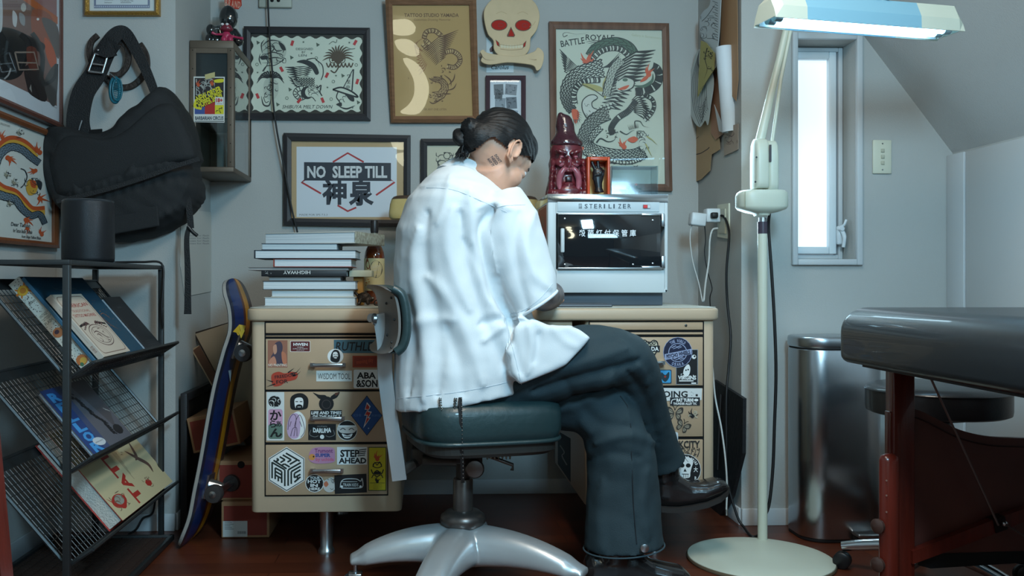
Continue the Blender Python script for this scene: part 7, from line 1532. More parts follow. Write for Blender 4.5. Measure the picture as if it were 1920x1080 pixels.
def build_stool():
    d = 2.45; c = W(1757, 722, d); z = c.z; r = 126/F*d; x, y = c.x, d
    t = thing('round_stool', 'round black vinyl stool on chrome castor base behind the massage table', 'stool', (x, y, 0))
    bl = mat('stool_vinyl', (30, 32, 36), .35, coat=.2, bump=.05, bscale=200)
    MB().lathe([(r*.93, z-.077), (r*.99, z-.072), (r, z-.062), (r, z-.014)], (x, y, 0), bl, 56).build('seat_side', bl, t)
    MB().lathe([(r*1.0, z-.0142), (r*1.005, z-.011), (r*.97, z-.003), (r*.85, z+.002), (r*.4, z+.004), (0.001, z+.004)], (x, y, 0), bl, 56).build('seat_top', bl, t)
    MB().torus((x, y, z-.013), r*1.002, .0028, (0, 0, 1), bl, 56, 6).build('piping', bl, t)
    MB().lathe([(.10, z-.0775), (.09, z-.09), (.035, z-.10), (.03, z-.16)], (x, y, 0), None, 24).build('seat_plate', mat('black_metal', (24, 24, 26), .5), t)
    MB().cyl((x, y, .10), (x, y, z-.15), .014, M_alu, 16).build('gas_column', M_alu, t)
    MB().cyl((x, y, .085), (x, y, .26), .025, mat('black_metal', (24, 24, 26), .5), 20).build('column_sleeve', None, t)
    MB().lathe([(.04, .075), (.045, .09), (.04, .12), (.028, .125)], (x, y, 0), None, 24).build('hub', M_alu, t)
    chrome = mat('chrome', (200, 204, 208), .12, 1)
    for k in range(5):
        a = math.radians(216+72*k); dx, dy = math.cos(a), math.sin(a); L = .245
        MB().tube(cr([(x+dx*.03, y+dy*.03, .10), (x+dx*L*.55, y+dy*L*.55, .088), (x+dx*L, y+dy*L, .065)], 5), [.021, .021, .020, .020, .019, .018, .017, .017, .016, .015, .014], chrome, 14).build('base_arm', chrome, t)
        for s_ in (-1, 1): MB().lathe([(.020, -.007), (.024, -.004), (.024, .004), (.020, .007)], (x+dx*L-dy*s_*.011, y+dy*L+dx*s_*.011, .0245), mat('caster_black', (26, 26, 28), .4), 20, axis=(-dy, dx, 0)).build('caster', None, t)
build_stool()

def build_table():
    zb, zt = .642, .772; X0 = .975; X1 = 1.66; Y1 = 2.15; Y0 = .35
    t = thing('massage_table', 'black leather padded massage table with dark red wooden legs', 'massage table', ((X0+X1)/2, (Y0+Y1)/2, 0))
    le = mat('black_leather', (34, 37, 40), .36, coat=.2, bump=.012, bscale=60, var=.06, vscale=8)
    b = bmesh.new(); bmesh.ops.create_cube(b, size=1)
    for v in b.verts: v.co = Vector((v.co.x*(X1-X0)+(X0+X1)/2, v.co.y*(Y1-Y0)+(Y0+Y1)/2, v.co.z*(zt-zb)+(zt+zb)/2))
    ve = [e for e in b.edges if abs(e.verts[0].co.z-e.verts[1].co.z) > .01]; bmesh.ops.bevel(b, geom=ve, offset=.06, segments=8, profile=.5, affect='EDGES')
    te = [e for e in b.edges if all(v.co.z > zt-.001 for v in e.verts) and len([f for f in e.link_faces if abs(f.normal.z) < .1]) == 1]; bmesh.ops.bevel(b, geom=te, offset=.058, segments=8, profile=.5, affect='EDGES', clamp_overlap=True)
    be = [e for e in b.edges if all(v.co.z < zb+.001 for v in e.verts) and len([f for f in e.link_faces if abs(f.normal.z) < .1]) == 1]; bmesh.ops.bevel(b, geom=be, offset=.02, segments=4, profile=.5, affect='EDGES')
    MB().bm(b, le, True).build('cushion', le, t)
    MB().box((X0+.05, Y0+.05, zb-.010), (X1-.05, Y1-.05, zb+.004)).build('base_board', mat('dark_board', (30, 20, 18), .5), t)
    wd = mat('cherry_wood', (92, 30, 20), .28, coat=.3, bump=.08, bscale=20, stretch=(8, 8, .6), var=.2, vscale=10)
    Yl = 2.10
    def leg(px0, px1, pyt, Yn, Yf, nm, z0=0.001, r=.003, m_=wd):
        a, c = W(px0, pyt, Yn), W(px1, pyt, Yn); return MB().box((a.x, Yn, z0), (c.x, Yf, a.z), bev=r).build(nm, m_, t)
    leg(1676, 1716, 697, Yl-.04, Yl+.0, 'leg')
    k = leg(1656, 1692, 853, Yl-.075, Yl-.042, 'leg_extension', r=.015)
    leg(1668, 1678, 772, Yl-.03, Yl-.005, 'leg_rail', z0=.1)
    for py in (985, 1057):
        c = W(1653, py, Yl-.06); MB().lathe([(.006, 0), (.006, .012), (.016, .014), (.017, .022), (.012, .026)], (W(1656, py, Yl-.06).x+.001, Yl-.058, c.z), mat('knob_brown', (66, 46, 40), .3, coat=.3), 20, axis=(-.9, -.45, 0)).build('knob', None, t)
    for py in (901, 929, 960): MB().lathe([(.0022, 0), (.0022, .0006)], W(1662, py, Yl-.0755), mat('hole_dark', (130, 96, 84), .5), 8, axis=(0, -1, 0)).build('adjustment_hole', None, t)
    # end panel
    P = lambda x_, y_, Y=Yl-.02: W(x_, y_, Y)
    top = cr([(1700, 764, 0), (1725, 770, 0), (1760, 787, 0), (1800, 806, 0), (1850, 818, 0), (1900, 821, 0), (1960, 820, 0), (2010, 806, 0), (2040, 780, 0)], 4)
    pts = [(p.x, p.y) for p in top]+[(2040, 1036), (1980, 1045), (1745, 1061), (1722, 1056), (1708, 1040)]
    k = MB(); pw = mat('panel_wood', (92, 52, 46), .4, coat=.2, var=.15, vscale=8); k.prism([P(*q) for q in pts], (0, .014, 0), pw); k.build('end_panel', pw, t)
    k = MB(); k.prism([P(1716, 1040, Yl-.024), P(2040, 1030, Yl-.024), P(2040, 1048, Yl-.024), P(1745, 1066, Yl-.024), P(1722, 1060, Yl-.024)], (0, .02, 0), mat('black_trim', (16, 16, 18), .5)); k.build('panel_edge', None, t)
    k = MB(); k.tube([P(*q)+Vector((0, -.002, .0)) for q in [(p.x, p.y+16) for p in top]], .0018, mat('groove', (50, 16, 12), .5), 6); k.build('panel_groove', None, t)
    k = MB(); k.prism([P(1712, 1058, Yl-.05), P(1712, 1034, Yl-.05), P(1880, 968, Yl-.05), P(1940, 948, Yl-.05), P(1940, 970, Yl-.05), P(1868, 1000, Yl-.05)], (0, .02, 0), wd); k.build('brace', wd, t)
    k = MB(); k.prism([P(1863, 975, Yl-.054), P(1884, 968, Yl-.054), P(1890, 992, Yl-.054), P(1868, 1000, Yl-.054)], (0, .028, 0), mat('hinge_dark', (40, 30, 30), .4, .5)); k.build('hinge', None, t)
    MB().tube([P(1741, 700, Yl-.06), P(1872, 985, Yl-.06)], .0027, mat('steel_cable', (120, 104, 100), .4, .7), 8).build('support_cable', None, t)
    MB().tube([P(1884, 982, Yl-.06), P(1960, 1030, Yl-.2)], .0022, mat('steel_cable', (120, 104, 100), .4, .7), 8).build('support_cable', None, t)
    MB().ell(P(1884, 982, Yl-.06), .007, M_alu, 12).build('cable_clip', None, t)
    # other legs out of frame
    for (x_, y_) in ((X1-.08, Yl-.04), (X0+.06, Y0+.12), (X1-.08, Y0+.12)): MB().box((x_, y_, .001), (x_+.05, y_+.05, zb-.012), bev=.003).build('leg', wd, t)
    # foreground board at the left edge
    k = MB(); k.prism([W(*q, 1.3) for q in ((-14, 660), (75, 1612), (-60, 1612), (-90, 660))], (0, -.035, 0), wd); o = k.build('wooden_prop'); tag(o, 'slanting dark red wooden board cut off by the lower left corner', 'board')
build_table()
# ------------------------------------------------------------------ chair
def build_chair():
    Yc = 2.46; c = W(868, 985, Yc); x = c.x
    t = thing('office_chair', 'vintage aluminium swivel chair with worn green leather seat under the person', 'chair', (x, Yc, 0))
    al = mat('cast_aluminium', (186, 190, 192), .34, .55, var=.06, vscale=7, bump=.02, bscale=30)
    pat = mat('old_steel', (104, 96, 92), .35, .8, var=.15, vscale=20)
    gl = mat('green_leather', (34, 54, 56), .45, coat=.15, bump=.12, bscale=50, var=.12, vscale=9)
    yaw = .22; fx, fy = math.cos(yaw), math.sin(yaw); sx_, sy_ = -fy, fx     # forward, sideways
    sc_ = W(898, 790, Yc); zt, zb = W(0, 762, Yc-.18).z, W(0, 842, Yc-.18).z; hl, hwid = .195, .19
    def ring(k, z, l=hl, w_=hwid, p=.42, n=48, cx=sc_.x, cy=Yc):
        o = []
        for i in range(n):
            a = 2*PI*i/n; u = l*k*math.copysign(abs(math.cos(a))**p, math.cos(a)); v = w_*k*math.copysign(abs(math.sin(a))**p, math.sin(a)); o.append((cx+fx*u+sx_*v, cy+fy*u+sy_*v, z))
        return o
    s = MB(); s.loft([ring(.90, zb), ring(.97, zb+.008), ring(1.0, zb+.03), ring(1.0, zt-.03), ring(.97, zt-.01), ring(.88, zt), ring(.5, zt+.004), ring(.05, zt+.004)], gl); so = s.build('seat', gl, t)
    s = MB(); s.tube([Vector(p) for p in ring(.975, zb+.006)], .006, gl, 8, closed=True); s.build('welt', gl, so)
    s = MB(); s.loft([ring(.93, zb-.001), ring(.93, zb-.022), ring(.86, zb-.032)], None, smooth=False); s.build('seat_pan', mat('dark_mech', (62, 58, 54), .5, .5), t)
    mc = mat('dark_mech', (62, 58, 54), .5, .5)
    m = MB(); zz = lambda py: W(0, py, Yc).z
    m.box((x-.14, Yc-.05, zz(870)), (x+.05, Yc+.05, zb-.03), bev=.004); m.build('tilt_housing', mc, t)
    MB().tube([(x-.11, Yc-.06, zz(860)), (x-.02, Yc-.06, zz(862))], .014, mc, 12).build('spring_tube', mc, t)
    sp = MB(); P_ = []
    for i in range(60): a = i*.75; P_.append((x+.055+i*.0012, Yc-.06+.012*math.cos(a), zz(850)+.012*math.sin(a)))
    sp.tube(P_, .002, mat('spring_steel', (120, 112, 96), .35, .8), 5); sp.build('spring', None, t)
    MB().tube([(x+.03, Yc-.05, zz(845)), (x+.13, Yc-.06, zz(870)), (x+.128, Yc-.06, zz(880))], .005, pat, 8).build('lever', pat, t)
    MB().tube([(x+.05, Yc-.055, zz(850)), (x+.23, Yc-.02, zz(849))], .004, pat, 8).build('tension_rod', pat, t)
    MB().lathe([(.012, -.008), (.024, -.006), (.026, 0), (.022, .007), (.010, .009)], (x+.027, Yc-.085, zz(873)), pat, 20, axis=(0, -1, 0)).build('adjust_knob', pat, t)
    MB().tube([(x+.027, Yc-.08, zz(873)), (x+.02, Yc-.02, zz(880))], .016, pat, 12).build('knob_stem', pat, t)
    MB().cyl((x, Yc, zz(905)), (x, Yc, zb-.03), .019, mc, 20).build('spindle', mc, t)
    MB().lathe([(.027, zz(975)), (.027, zz(906)), (.025, zz(903)), (.018, zz(902))], (x, Yc, 0), pat, 28).build('column', pat, t)
    zh = zz(982)
    MB().lathe([(.03, zh-.022), (.05, zh-.018), (.062, zh-.004), (.060, zh+.012), (.046, zh+.024), (.030, zh+.027)], (x, Yc, 0), pat, 40).build('hub_collar', pat, t)
    # four arms: height grows to the hub
    b = MB()
    for deg, L in ((184, .305), (251, .335), (333, .345), (80, .30)):
        a = math.radians(deg); dx, dy = math.cos(a), math.sin(a); rings = []
        for k in range(15):
            u = k/14; r = .015+u*(L-.015); ztop = zh-.010-.075*u**2.4; h = .085*(1-u)**.7+.026; w_ = .038+.020*(1-u); zc = ztop-h/2
            if u > .92: h *= .8; w_ *= .8
            cx_, cy_ = x+dx*r, Yc+dy*r
            rings.append([Vector((cx_, cy_, zc))+Vector((-dy, dx, 0))*w_*math.copysign(abs(math.cos(q))**.6, math.cos(q))*(1+.25*(-math.sin(q)))+Vector((0, 0, h/2*math.copysign(abs(math.sin(q))**.7, math.sin(q)))) for q in [2*PI*i/24 for i in range(24)]])
        b.loft(rings, al)
    b.ell((x, Yc, zh-.05), (.075, .075, .045), al, 28)
    o = b.build('star_base', al, t); remesh(o, .005, 4)
    for deg, L in ((184, .29), (251, .32), (333, .33), (80, .285)):
        a = math.radians(deg); dx, dy = math.cos(a), math.sin(a); cx_, cy_ = x+dx*L, Yc+dy*L
        k = MB(); k.cyl((cx_, cy_, .05), (cx_, cy_, .085), .006, M_alu, 12); k.box((cx_-.018, cy_-.018, .045), (cx_+.018, cy_+.018, .054), M_alu, bev=.003)
        for sg in (-1, 1): k.prism([(cx_-dx*.006-dy*.017*sg, cy_-dy*.006+dx*.017*sg, .05), (cx_+dx*.02-dy*.017*sg, cy_+dy*.02+dx*.017*sg, .05), (cx_+dx*.016-dy*.017*sg, cy_+dy*.016+dx*.017*sg, .022), (cx_+dx*.008-dy*.017*sg, cy_+dy*.008+dx*.017*sg, .022)], Vector((-dy, dx, 0))*.002*sg, M_alu)
        co = k.build('caster', M_alu, t)
        MB().lathe([(.021, -.013), (.0255, -.009), (.0255, .009), (.021, .013)], (cx_+dx*.01, cy_+dy*.01, .026), mat('caster_rubber', (40, 46, 50), .4), 24, axis=(-dy, dx, 0)).build('wheel', None, co)
    # back: upright strip, knob, plate and pad
    Yb = 2.40; path = [(710, 588), (716, 612), (721, 650), (722, 700), (730, 765), (738, 820), (745, 870), (749, 900)]
    k = MB(); ra = []; q = cr([W(px, py, Yb) for px, py in path], 5); hw = .019
    for i, p in enumerate(q):
        d = (q[min(i+1, len(q)-1)]-q[max(i-1, 0)]).normalized(); s_ = Vector((d.z, 0, -d.x)); s_ = s_ if s_.x > 0 else -s_; h_ = hw*(.6 if i == 0 else 1)
        ra.append([p-s_*h_+Vector((0, -.006, 0)), p+s_*h_+Vector((0, -.008, 0)), p+s_*h_+Vector((0, .03, 0)), p+s_*h_*.6+Vector((0, .032, 0)), p-s_*h_+Vector((0, .03, 0))])
    k.loft(ra, al, smooth=False); k.build('back_upright', al, t)
    bt = W(752, 893, Yb); k = MB(); k.tube([bt+Vector((-.0, .012, .01)), bt+Vector((.03, 0, .03)), (x-.12, Yc, zz(868))], [.016, .014, .014], mc, 10); k.build('back_bracket', mc, t)
    MB().cyl(W(694, 596, Yb-.012), W(742, 600, Yb+.06), .0115, M_alu, 16).build('pivot_bolt', None, t)
    MB().lathe([(.006, 0), (.015, .002), (.015, .010), (.008, .014)], W(706, 598, Yb-.01), M_alu, 16, axis=(-1, -.3, 0)).build('pivot_knob', None, t)
    # backrest: curved panel; near edge at the right of the far edge
    near, far = (753, 2.275), (716, 2.56); prof = [(-22, 534), (-6, 545), (1, 570), (4, 600), (3, 632), (-4, 656), (-16, 668)]
    pp = cr([(a_, b_, 0) for a_, b_ in prof], 4)
    def surf(u, i, off):
        p = pp[i]; Y = near[1]+(far[1]-near[1])*u; bx = near[0]+(far[0]-near[0])*u-10*math.sin(PI*u); v = W(near[0]+p.x, p.y, near[1]); xx = W(bx, 600, Y).x+(v.x-W(near[0], 600, near[1]).x)
        z = zC+(v.z-zC)*(1-.10*abs(2*u-1)**3); d = Vector((.96, .22, 0)); return Vector((xx, Y, z))+d*off
    zC = W(0, 600, 2.36).z; nn = len(pp)
    def panel(o0, o1, u0, u1, m_, nm, n=16):
        k = MB(); ra = []
        for j in range(n+1):
            u = u0+(u1-u0)*j/n; e = 1 if 0 < j < n else .6
            ra.append([surf(u, i, o0) for i in range(nn)]+[surf(u, i, o0+(o1-o0)*e) for i in range(nn-1, -1, -1)])
        k.loft(ra, m_); return k.build(nm, m_, t)
    bp = panel(-.014, -.003, .0, 1, mat('back_plate', (112, 104, 98), .5, .4, var=.1, vscale=12), 'back_plate')
    bd = panel(-.003, .022, -.02, 1.02, gl, 'backrest')
    e = MB(); e.tube([surf(-.02, i, .006) for i in range(nn)], .012, gl, 10); e.build('edge_roll', gl, bd)
    for (u, i) in ((.1, 6), (.1, 12), (.12, 18), (.3, 8), (.3, 16), (.06, 20)): MB().ell(surf(u, i, -.015), .0035, mat('screw_dark', (60, 60, 60), .4, .6), 8).build('screw', None, bp)
build_chair()
# ------------------------------------------------------------------ the seated person
from mathutils.bvhtree import BVHTree
def build_person():
    t = thing('person', 'person in loose white shirt and dark trousers bent over the desk, black hair bun', 'person', (W(868, 1000, 2.46).x, 2.46, 0))
    skin = mat('skin', (196, 150, 126), .5, sss=.15, bump=.04, bscale=120, var=.05, vscale=12)
    tat = mat('tattooed_skin', (120, 104, 98), .5, col2=(70, 66, 70), vscale=38)
    hairm = mat('hair_black', (14, 13, 14), .5, bump=.25, bscale=60, stretch=(1, 1, 7), spec=.4)
    # ---- head frame
    p, y = math.radians(40), math.radians(36)
    f = Vector((math.cos(p)*math.cos(y), math.cos(p)*math.sin(y), -math.sin(p))); u = Vector((math.sin(p)*math.cos(y), math.sin(p)*math.sin(y), math.cos(p))); l = u.cross(f)
    HC = W(936, 290, 2.41)
    T = lambda a, b, c: HC+f*a+l*b+u*c
    RH = Matrix((f, l, u)).transposed()
    def E(m, c, r, mt=None, n=20): m.ell(T(*c), r, mt, n, R=RH)
    b = MB()
    E(b, (-.012, 0, .022), (.092, .072, .088)); E(b, (.030, 0, -.045), (.058, .055, .062)); E(b, (.050, 0, -.085), (.032, .030, .026)); E(b, (.060, 0, .020), (.032, .050, .040))
    E(b, (.082, 0, -.022), (.018, .013, .024)); E(b, (.092, 0, -.034), (.015, .012, .010)); E(b, (.080, 0, -.062), (.010, .022, .006)); E(b, (.079, 0, -.070), (.010, .020, .006)); E(b, (.066, .033, -.010), (.018, .016, .010)); E(b, (.066, -.033, -.010), (.018, .016, .010))
    E(b, (.048, .040, -.038), (.03, .022, .026)); E(b, (.048, -.040, -.038), (.03, .022, .026))
    # ears
    for s in (-1, 1):
        E(b, (-.012, s*.072, -.012), (.015, .004, .026)); b.tube([T(-.012-.016*math.cos(a)-.003*math.sin(a), s*(.080+.006*(1+math.cos(a))*.5), -.008+.028*math.sin(a)) for a in [math.radians(d) for d in range(-75, 190, 22)]], .0042, None, 8); E(b, (-.004, s*.077, -.036), (.008, .005, .009)); E(b, (.004, s*.078, -.014), (.005, .004, .008))
    # neck, torso, limbs under the clothes
    def chain(pts, rs): b.tube(cr(pts, 4), [rs[min(int(i/4), len(rs)-1)]+(rs[min(int(i/4)+1, len(rs)-1)]-rs[min(int(i/4), len(rs)-1)])*((i % 4)/4) for i in range((len(pts)-1)*4+1)], None, 20)
    chain([T(-.02, 0, -.03), W(918, 328, 2.43), W(880, 355, 2.45), W(865, 400, 2.46)], [.058, .060, .068, .08])
    b.loft([ell_ring(W(790, 700, 2.46), W(960, 690, 2.46), .13), ell_ring(W(790, 600, 2.46), W(940, 590, 2.46), .13), ell_ring(W(790, 480, 2.46), W(940, 470, 2.46), .15), ell_ring(W(800, 410, 2.46), W(930, 405, 2.46), .16), ell_ring(W(830, 360, 2.45), W(915, 365, 2.45), .10)])
    chain([W(930, 410, 2.37), W(962, 480, 2.335), W(990, 540, 2.335)], [.050, .042, .040])
    chain([W(990, 540, 2.335), W(1020, 553, 2.44), W(1034, 553, 2.58), W(1020, 553, 2.74)], [.044, .045, .036, .026])
    chain([W(880, 410, 2.60), W(930, 470, 2.66), W(960, 535, 2.78)], [.055, .045, .04]); chain([W(960, 535, 2.78), W(985, 548, 2.84), W(1003, 556, 2.86)], [.04, .034, .025])
    def hand(w, fd, sd):
        """wrist point, finger direction, thumb side"""
        fd = Vector(fd).normalized(); sd = Vector(sd).normalized(); dn = Vector((0, 0, -1))
        b.ell(w+fd*.045, (.045, .036, .016), None, 16, R=Matrix((fd, sd, fd.cross(sd))).transposed())
        for k, (o, L) in enumerate(((.027, .068), (.009, .076), (-.009, .070), (-.026, .056))):
            a = w+fd*.078+sd*o; b.tube([a-fd*.012, a+fd*L*.4+Vector((0, 0, .006)), a+fd*L*.75+dn*.006, a+fd*L*.85+dn*.020], [.0092, .0086, .0078, .0068], None, 10)
        a = w+fd*.02+sd*.03; b.tube([a, a+fd*.03+sd*.02, a+fd*.058+sd*.016+dn*.010], [.011, .010, .0085], None, 10)
    hand(W(1018, 553, 2.75), (-.55, .8, -.06), (-.8, -.55, 0)); hand(W(1003, 556, 2.865), (.7, .5, -.05), (.5, -.7, 0))
    RT = [W(860, 735, 2.45), W(970, 716, 2.43), W(1090, 684, 2.39), W(1155, 676, 2.38), W(1188, 705, 2.44), W(1225, 780, 2.57), W(1250, 860, 2.64), W(1246, 915, 2.65)]
    LT = [W(860, 740, 2.53), W(1000, 742, 2.50), W(1095, 754, 2.46), W(1142, 795, 2.44), W(1158, 860, 2.43), W(1166, 960, 2.44), W(1166, 1060, 2.45)]
    chain(RT, [.06, .055, .048, .042, .038, .036, .034, .032]); chain(LT, [.06, .055, .045, .042, .040, .038, .036, .034])
    body = b.build('body', skin, t); remesh(body, .0042, 2); body.data.materials.append(tat)
    off = abs_loc(body); w1 = W(985, 545, 2.31)
    for pl in body.data.polygons:
        c = pl.center+off
        if c.x > W(985, 545, 2.35).x-.01 and .70 < c.z < .88 and c.y < 2.80: pl.material_index = 1
    # face features
    for s in (-1, 1):
        m = MB(); m.ell(T(.074, s*.030, -.002), (.010, .012, .010), mat('eye_white', (214, 206, 206), .4), 14, R=RH); m.ell(T(.0825, s*.030, -.002), (.003, .005, .005), mat('iris', (30, 22, 20), .3), 10, R=RH); m.build('eye', None, t)
        m = MB(); m.tube([T(.080, s*.014, .014), T(.084, s*.030, .020), T(.074, s*.045, .014)], [.003, .0035, .002], hairm, 8); m.build('eyebrow', hairm, t)
    m = MB(); m.tube([T(.080, -.022, -.066), T(.0895, 0, -.066), T(.080, .022, -.066)], [.0015, .004, .0015], mat('lips', (170, 100, 90), .5), 8); m.build('lips', None, t)
    # ---- hair: cap over the skull, swept to the low bun
    h = MB(); E(h, (-.014, 0, .030), (.099, .079, .091)); E(h, (-.045, 0, .000), (.072, .073, .078)); E(h, (-.085, 0, -.018), (.040, .050, .046)); E(h, (.030, 0, .058), (.058, .064, .052)); E(h, (.052, 0, .044), (.038, .056, .044)); E(h, (.026, -.060, .012), (.030, .012, .040)); E(h, (.026, .060, .012), (.030, .012, .040))
    h.tube([T(-.10, 0, -.012), T(-.135, 0, -.02)], [.030, .020], None, 14)
    hair = h.build('hair', hairm, t); remesh(hair, .0045, 3)
    def strands(co, n):
        q = RH.transposed() @ (co-HC); a = math.atan2(q.z+.02, math.hypot(q.y, .02)); return co+n*(.0011*math.sin(a*46+math.sin(q.x*40)))
    shape_verts(hair, strands)
    # carve the hair away from ear, cheek and nape: delete faces low on the side
    me = hair.data; bmh = bmesh.new(); bmh.from_mesh(me); oh = abs_loc(hair); dead = []
    for v in bmh.verts:
        q = RH.transposed() @ (v.co+oh-HC)
        line = -.024+ (q.x+.10)*.10 if q.x < -.02 else (-.016+ (q.x+.02)*.5 if q.x < .030 else .016+(q.x-.03)*.6)
        if q.z < line-.002 and q.x > -.078: dead.append(v)
        elif abs(q.y) > .070 and -.030 < q.x < .006 and q.z < .014: dead.append(v)
    bmesh.ops.delete(bmh, geom=dead, context='VERTS'); bmh.to_mesh(me); bmh.free()
    bun = MB(); bc = W(868, 258, 2.37)
    bun.ell(bc, (.028, .026, .0245), hairm, 24); bun.torus(bc+Vector((0, 0, .0)), .020, .011, (.5, -.6, .6), hairm, 28, 10); bun.torus(bc+Vector((.004, -.004, .0)), .013, .010, (-.3, -.8, .3), hairm, 24, 10)
    bun.tube([T(-.095, -.01, -.006), bc.lerp(T(-.09, 0, -.005), .4), bc], [.033, .022, .02], hairm, 14)
    bo = bun.build('hair_bun', hairm, t); remesh(bo, .003, 1)
    r = random.Random(9); tail = MB()
    for k in range(46):
        a = W(880+r.uniform(-14, 14), 272+r.uniform(-4, 8), 2.36+r.uniform(-.01, .02)); e = W(858+r.uniform(-8, 20), 292+r.uniform(-3, 8), 2.36+r.uniform(-.015, .02)); mid = a.lerp(e, .5)+Vector((r.uniform(-.008, .004), 0, r.uniform(-.006, .004)))
        tail.tube(cr([a, mid, e], 3), [.0026, .0026, .0024, .0022, .002, .0014, .0006], hairm, 5)
    tail.build('hair_ends', hairm, t)
    # ---- trousers
    dn = mat('dark_denim', (38, 54, 60), .8, bump=.2, bscale=420, var=.12, vscale=7)
    k = MB(); k.ell(W(862, 738, 2.46), (.155, .175, .125), None, 28)
    def ch(m, pts, rs):
        q = cr(pts, 5); m.tube(q, [rs[i//5]+(rs[min(i//5+1, len(rs)-1)]-rs[i//5])*((i % 5)/5) for i in range(len(q))], None, 26)
    ch(k, [W(870, 722, 2.42), W(970, 706, 2.40), W(1080, 674, 2.36), W(1152, 668, 2.37), W(1186, 690, 2.42), W(1207, 760, 2.52), W(1232, 830, 2.61), W(1244, 868, 2.64)], [.095, .096, .088, .078, .068, .064, .060, .066])
    ch(k, [W(870, 740, 2.54), W(1000, 742, 2.50), W(1095, 752, 2.46), W(1142, 790, 2.44), W(1158, 840, 2.44), W(1164, 900, 2.45)], [.09, .09, .086, .084, .086, .084])
    k.loft([ell_ring(W(1102, 830, 2.45), W(1222, 812, 2.45), .080), ell_ring(W(1100, 862, 2.45), W(1229, 850, 2.45), .086), ell_ring(W(1101, 910, 2.45), W(1233, 900, 2.45), .088), ell_ring(W(1099, 960, 2.45), W(1237, 950, 2.45), .092), ell_ring(W(1097, 1000, 2.45), W(1240, 990, 2.45), .098), ell_ring(W(1096, 1030, 2.45), W(1243, 1016, 2.45), .105)])
    tr = k.build('trousers', dn, t); remesh(tr, .0065, 3)
    folds = [([(1000, 735), (1080, 712), (1160, 690), (1196, 676)], -.013, .010), ([(1010, 700), (1100, 678), (1170, 655)], .006, .010), ([(1045, 770), (1110, 745), (1150, 700)], .009, .012), ([(1150, 715), (1175, 760), (1185, 850), (1190, 980)], .0035, .006), ([(1180, 700), (1215, 760), (1232, 830)], -.008, .009), ([(1120, 830), (1180, 815), (1225, 830)], .008, .011), ([(1105, 860), (1150, 850), (1200, 858)], -.006, .010), ([(1110, 810), (1090, 790)], .006, .01), ([(1165, 640), (1200, 690), (1212, 720)], .006, .008), ([(1130, 900), (1125, 980), (1130, 1030)], .005, .012), ([(1215, 880), (1205, 950), (1215, 1010)], .006, .010), ([(1020, 690), (1100, 650), (1150, 640)], -.004, .010), ([(1060, 720), (1120, 790), (1180, 800)], -.006, .012)]
    def folder(obj, folds, Yr, base=.0015, ns=28.):
        import numpy as np
        from mathutils import noise
        offo = abs_loc(obj); V = np.array([tuple(CAMP+(v.co+offo-CAMP)*(Yr/(v.co.y+offo.y))) for v in obj.data.vertices])[:, [0, 2]]
        D = np.zeros(len(V))
        for f_, a, s in folds:
            q = np.array([(p_.x, p_.z) for p_ in cr([W(x, y_, Yr) for x, y_ in f_], 5)]); best = np.full(len(V), 1e9); L_ = len(q)-1
            for i in range(L_):
                A_, B_ = q[i], q[i+1]; ab = B_-A_; tt = np.clip(((V-A_)@ab)/(ab@ab), 0, 1); dd = ((V-(A_+tt[:, None]*ab))**2).sum(1); ends = min(1, .25+(min(i, L_-1-i))/(L_*.22)); dd = dd/ (ends**1.0)
                best = np.minimum(best, dd)
            D += a*np.exp(-best/(2*s*s))
        it = iter(D)
        def fn(co, n):
            # work on the picture-facing side most; folds wrap around
            d = float(next(it))*(1 if n.y < .2 else .3)
            return co+n*(d+base*noise.noise(co*ns)+base*1.6*noise.noise(co*ns*.4))
        shape_verts(obj, fn)
    folder(tr, folds, 2.42, .0022)
    hm = MB(); q = ell_ring(W(1095, 1031, 2.45), W(1244, 1017, 2.45), .106, 40); hm.tube([Vector(p_) for p_ in q], .0022, mat('frayed_hem', (54, 72, 80), .9), 6, closed=True); hm.build('hem', None, tr)
    sm = MB(); bt = BVHTree.FromPolygons([v.co+abs_loc(tr) for v in tr.data.vertices], [tuple(p_.vertices) for p_ in tr.data.polygons])
    def cast(tree, px, py, off=.0012, fall=None):
        r_ = ray(px, py).normalized(); h_ = tree.ray_cast(CAMP, r_)
        return (h_[0]-r_*off) if h_[0] is not None else W(px, py, fall or 2.3)
    sm.tube([cast(bt, px, py) for px, py in ((1163, 742), (1176, 760), (1183, 800), (1184, 850), (1186, 900), (1188, 950), (1192, 1000), (1194, 1020))], .0016, mat('seam_dark', (20, 28, 34), .8), 5); sm.build('leg_seam', None, tr)
    # ---- shirt
    wh = mat('white_cotton', (214, 219, 222), .75, bump=.08, bscale=500, sss=.0)
    s = MB(); Yc = 2.455
    s.loft([ell_ring(W(739, 766, Yc), W(984, 724, Yc), .190, 40, 2.4), ell_ring(W(738, 715, Yc), W(996, 668, Yc), .192, 40, 2.3), ell_ring(W(739, 650, Yc), W(1004, 618, Yc), .190, 40, 2.2), ell_ring(W(739, 580, Yc), W(992, 570, Yc), .188, 40), ell_ring(W(738, 500, Yc), W(985, 500, Yc), .195, 40), ell_ring(W(743, 430, Yc), W(978, 440, Yc), .205, 40), ell_ring(W(764, 372, Yc), W(972, 400, Yc), .205, 40), ell_ring(W(796, 336, Yc), W(955, 372, Yc), .185, 40), ell_ring(W(824, 314, Yc), W(930, 348, Yc), .120, 40), ell_ring(W(838, 305, Yc), W(915, 335, Yc), .085, 40)])
    Yn = 2.335
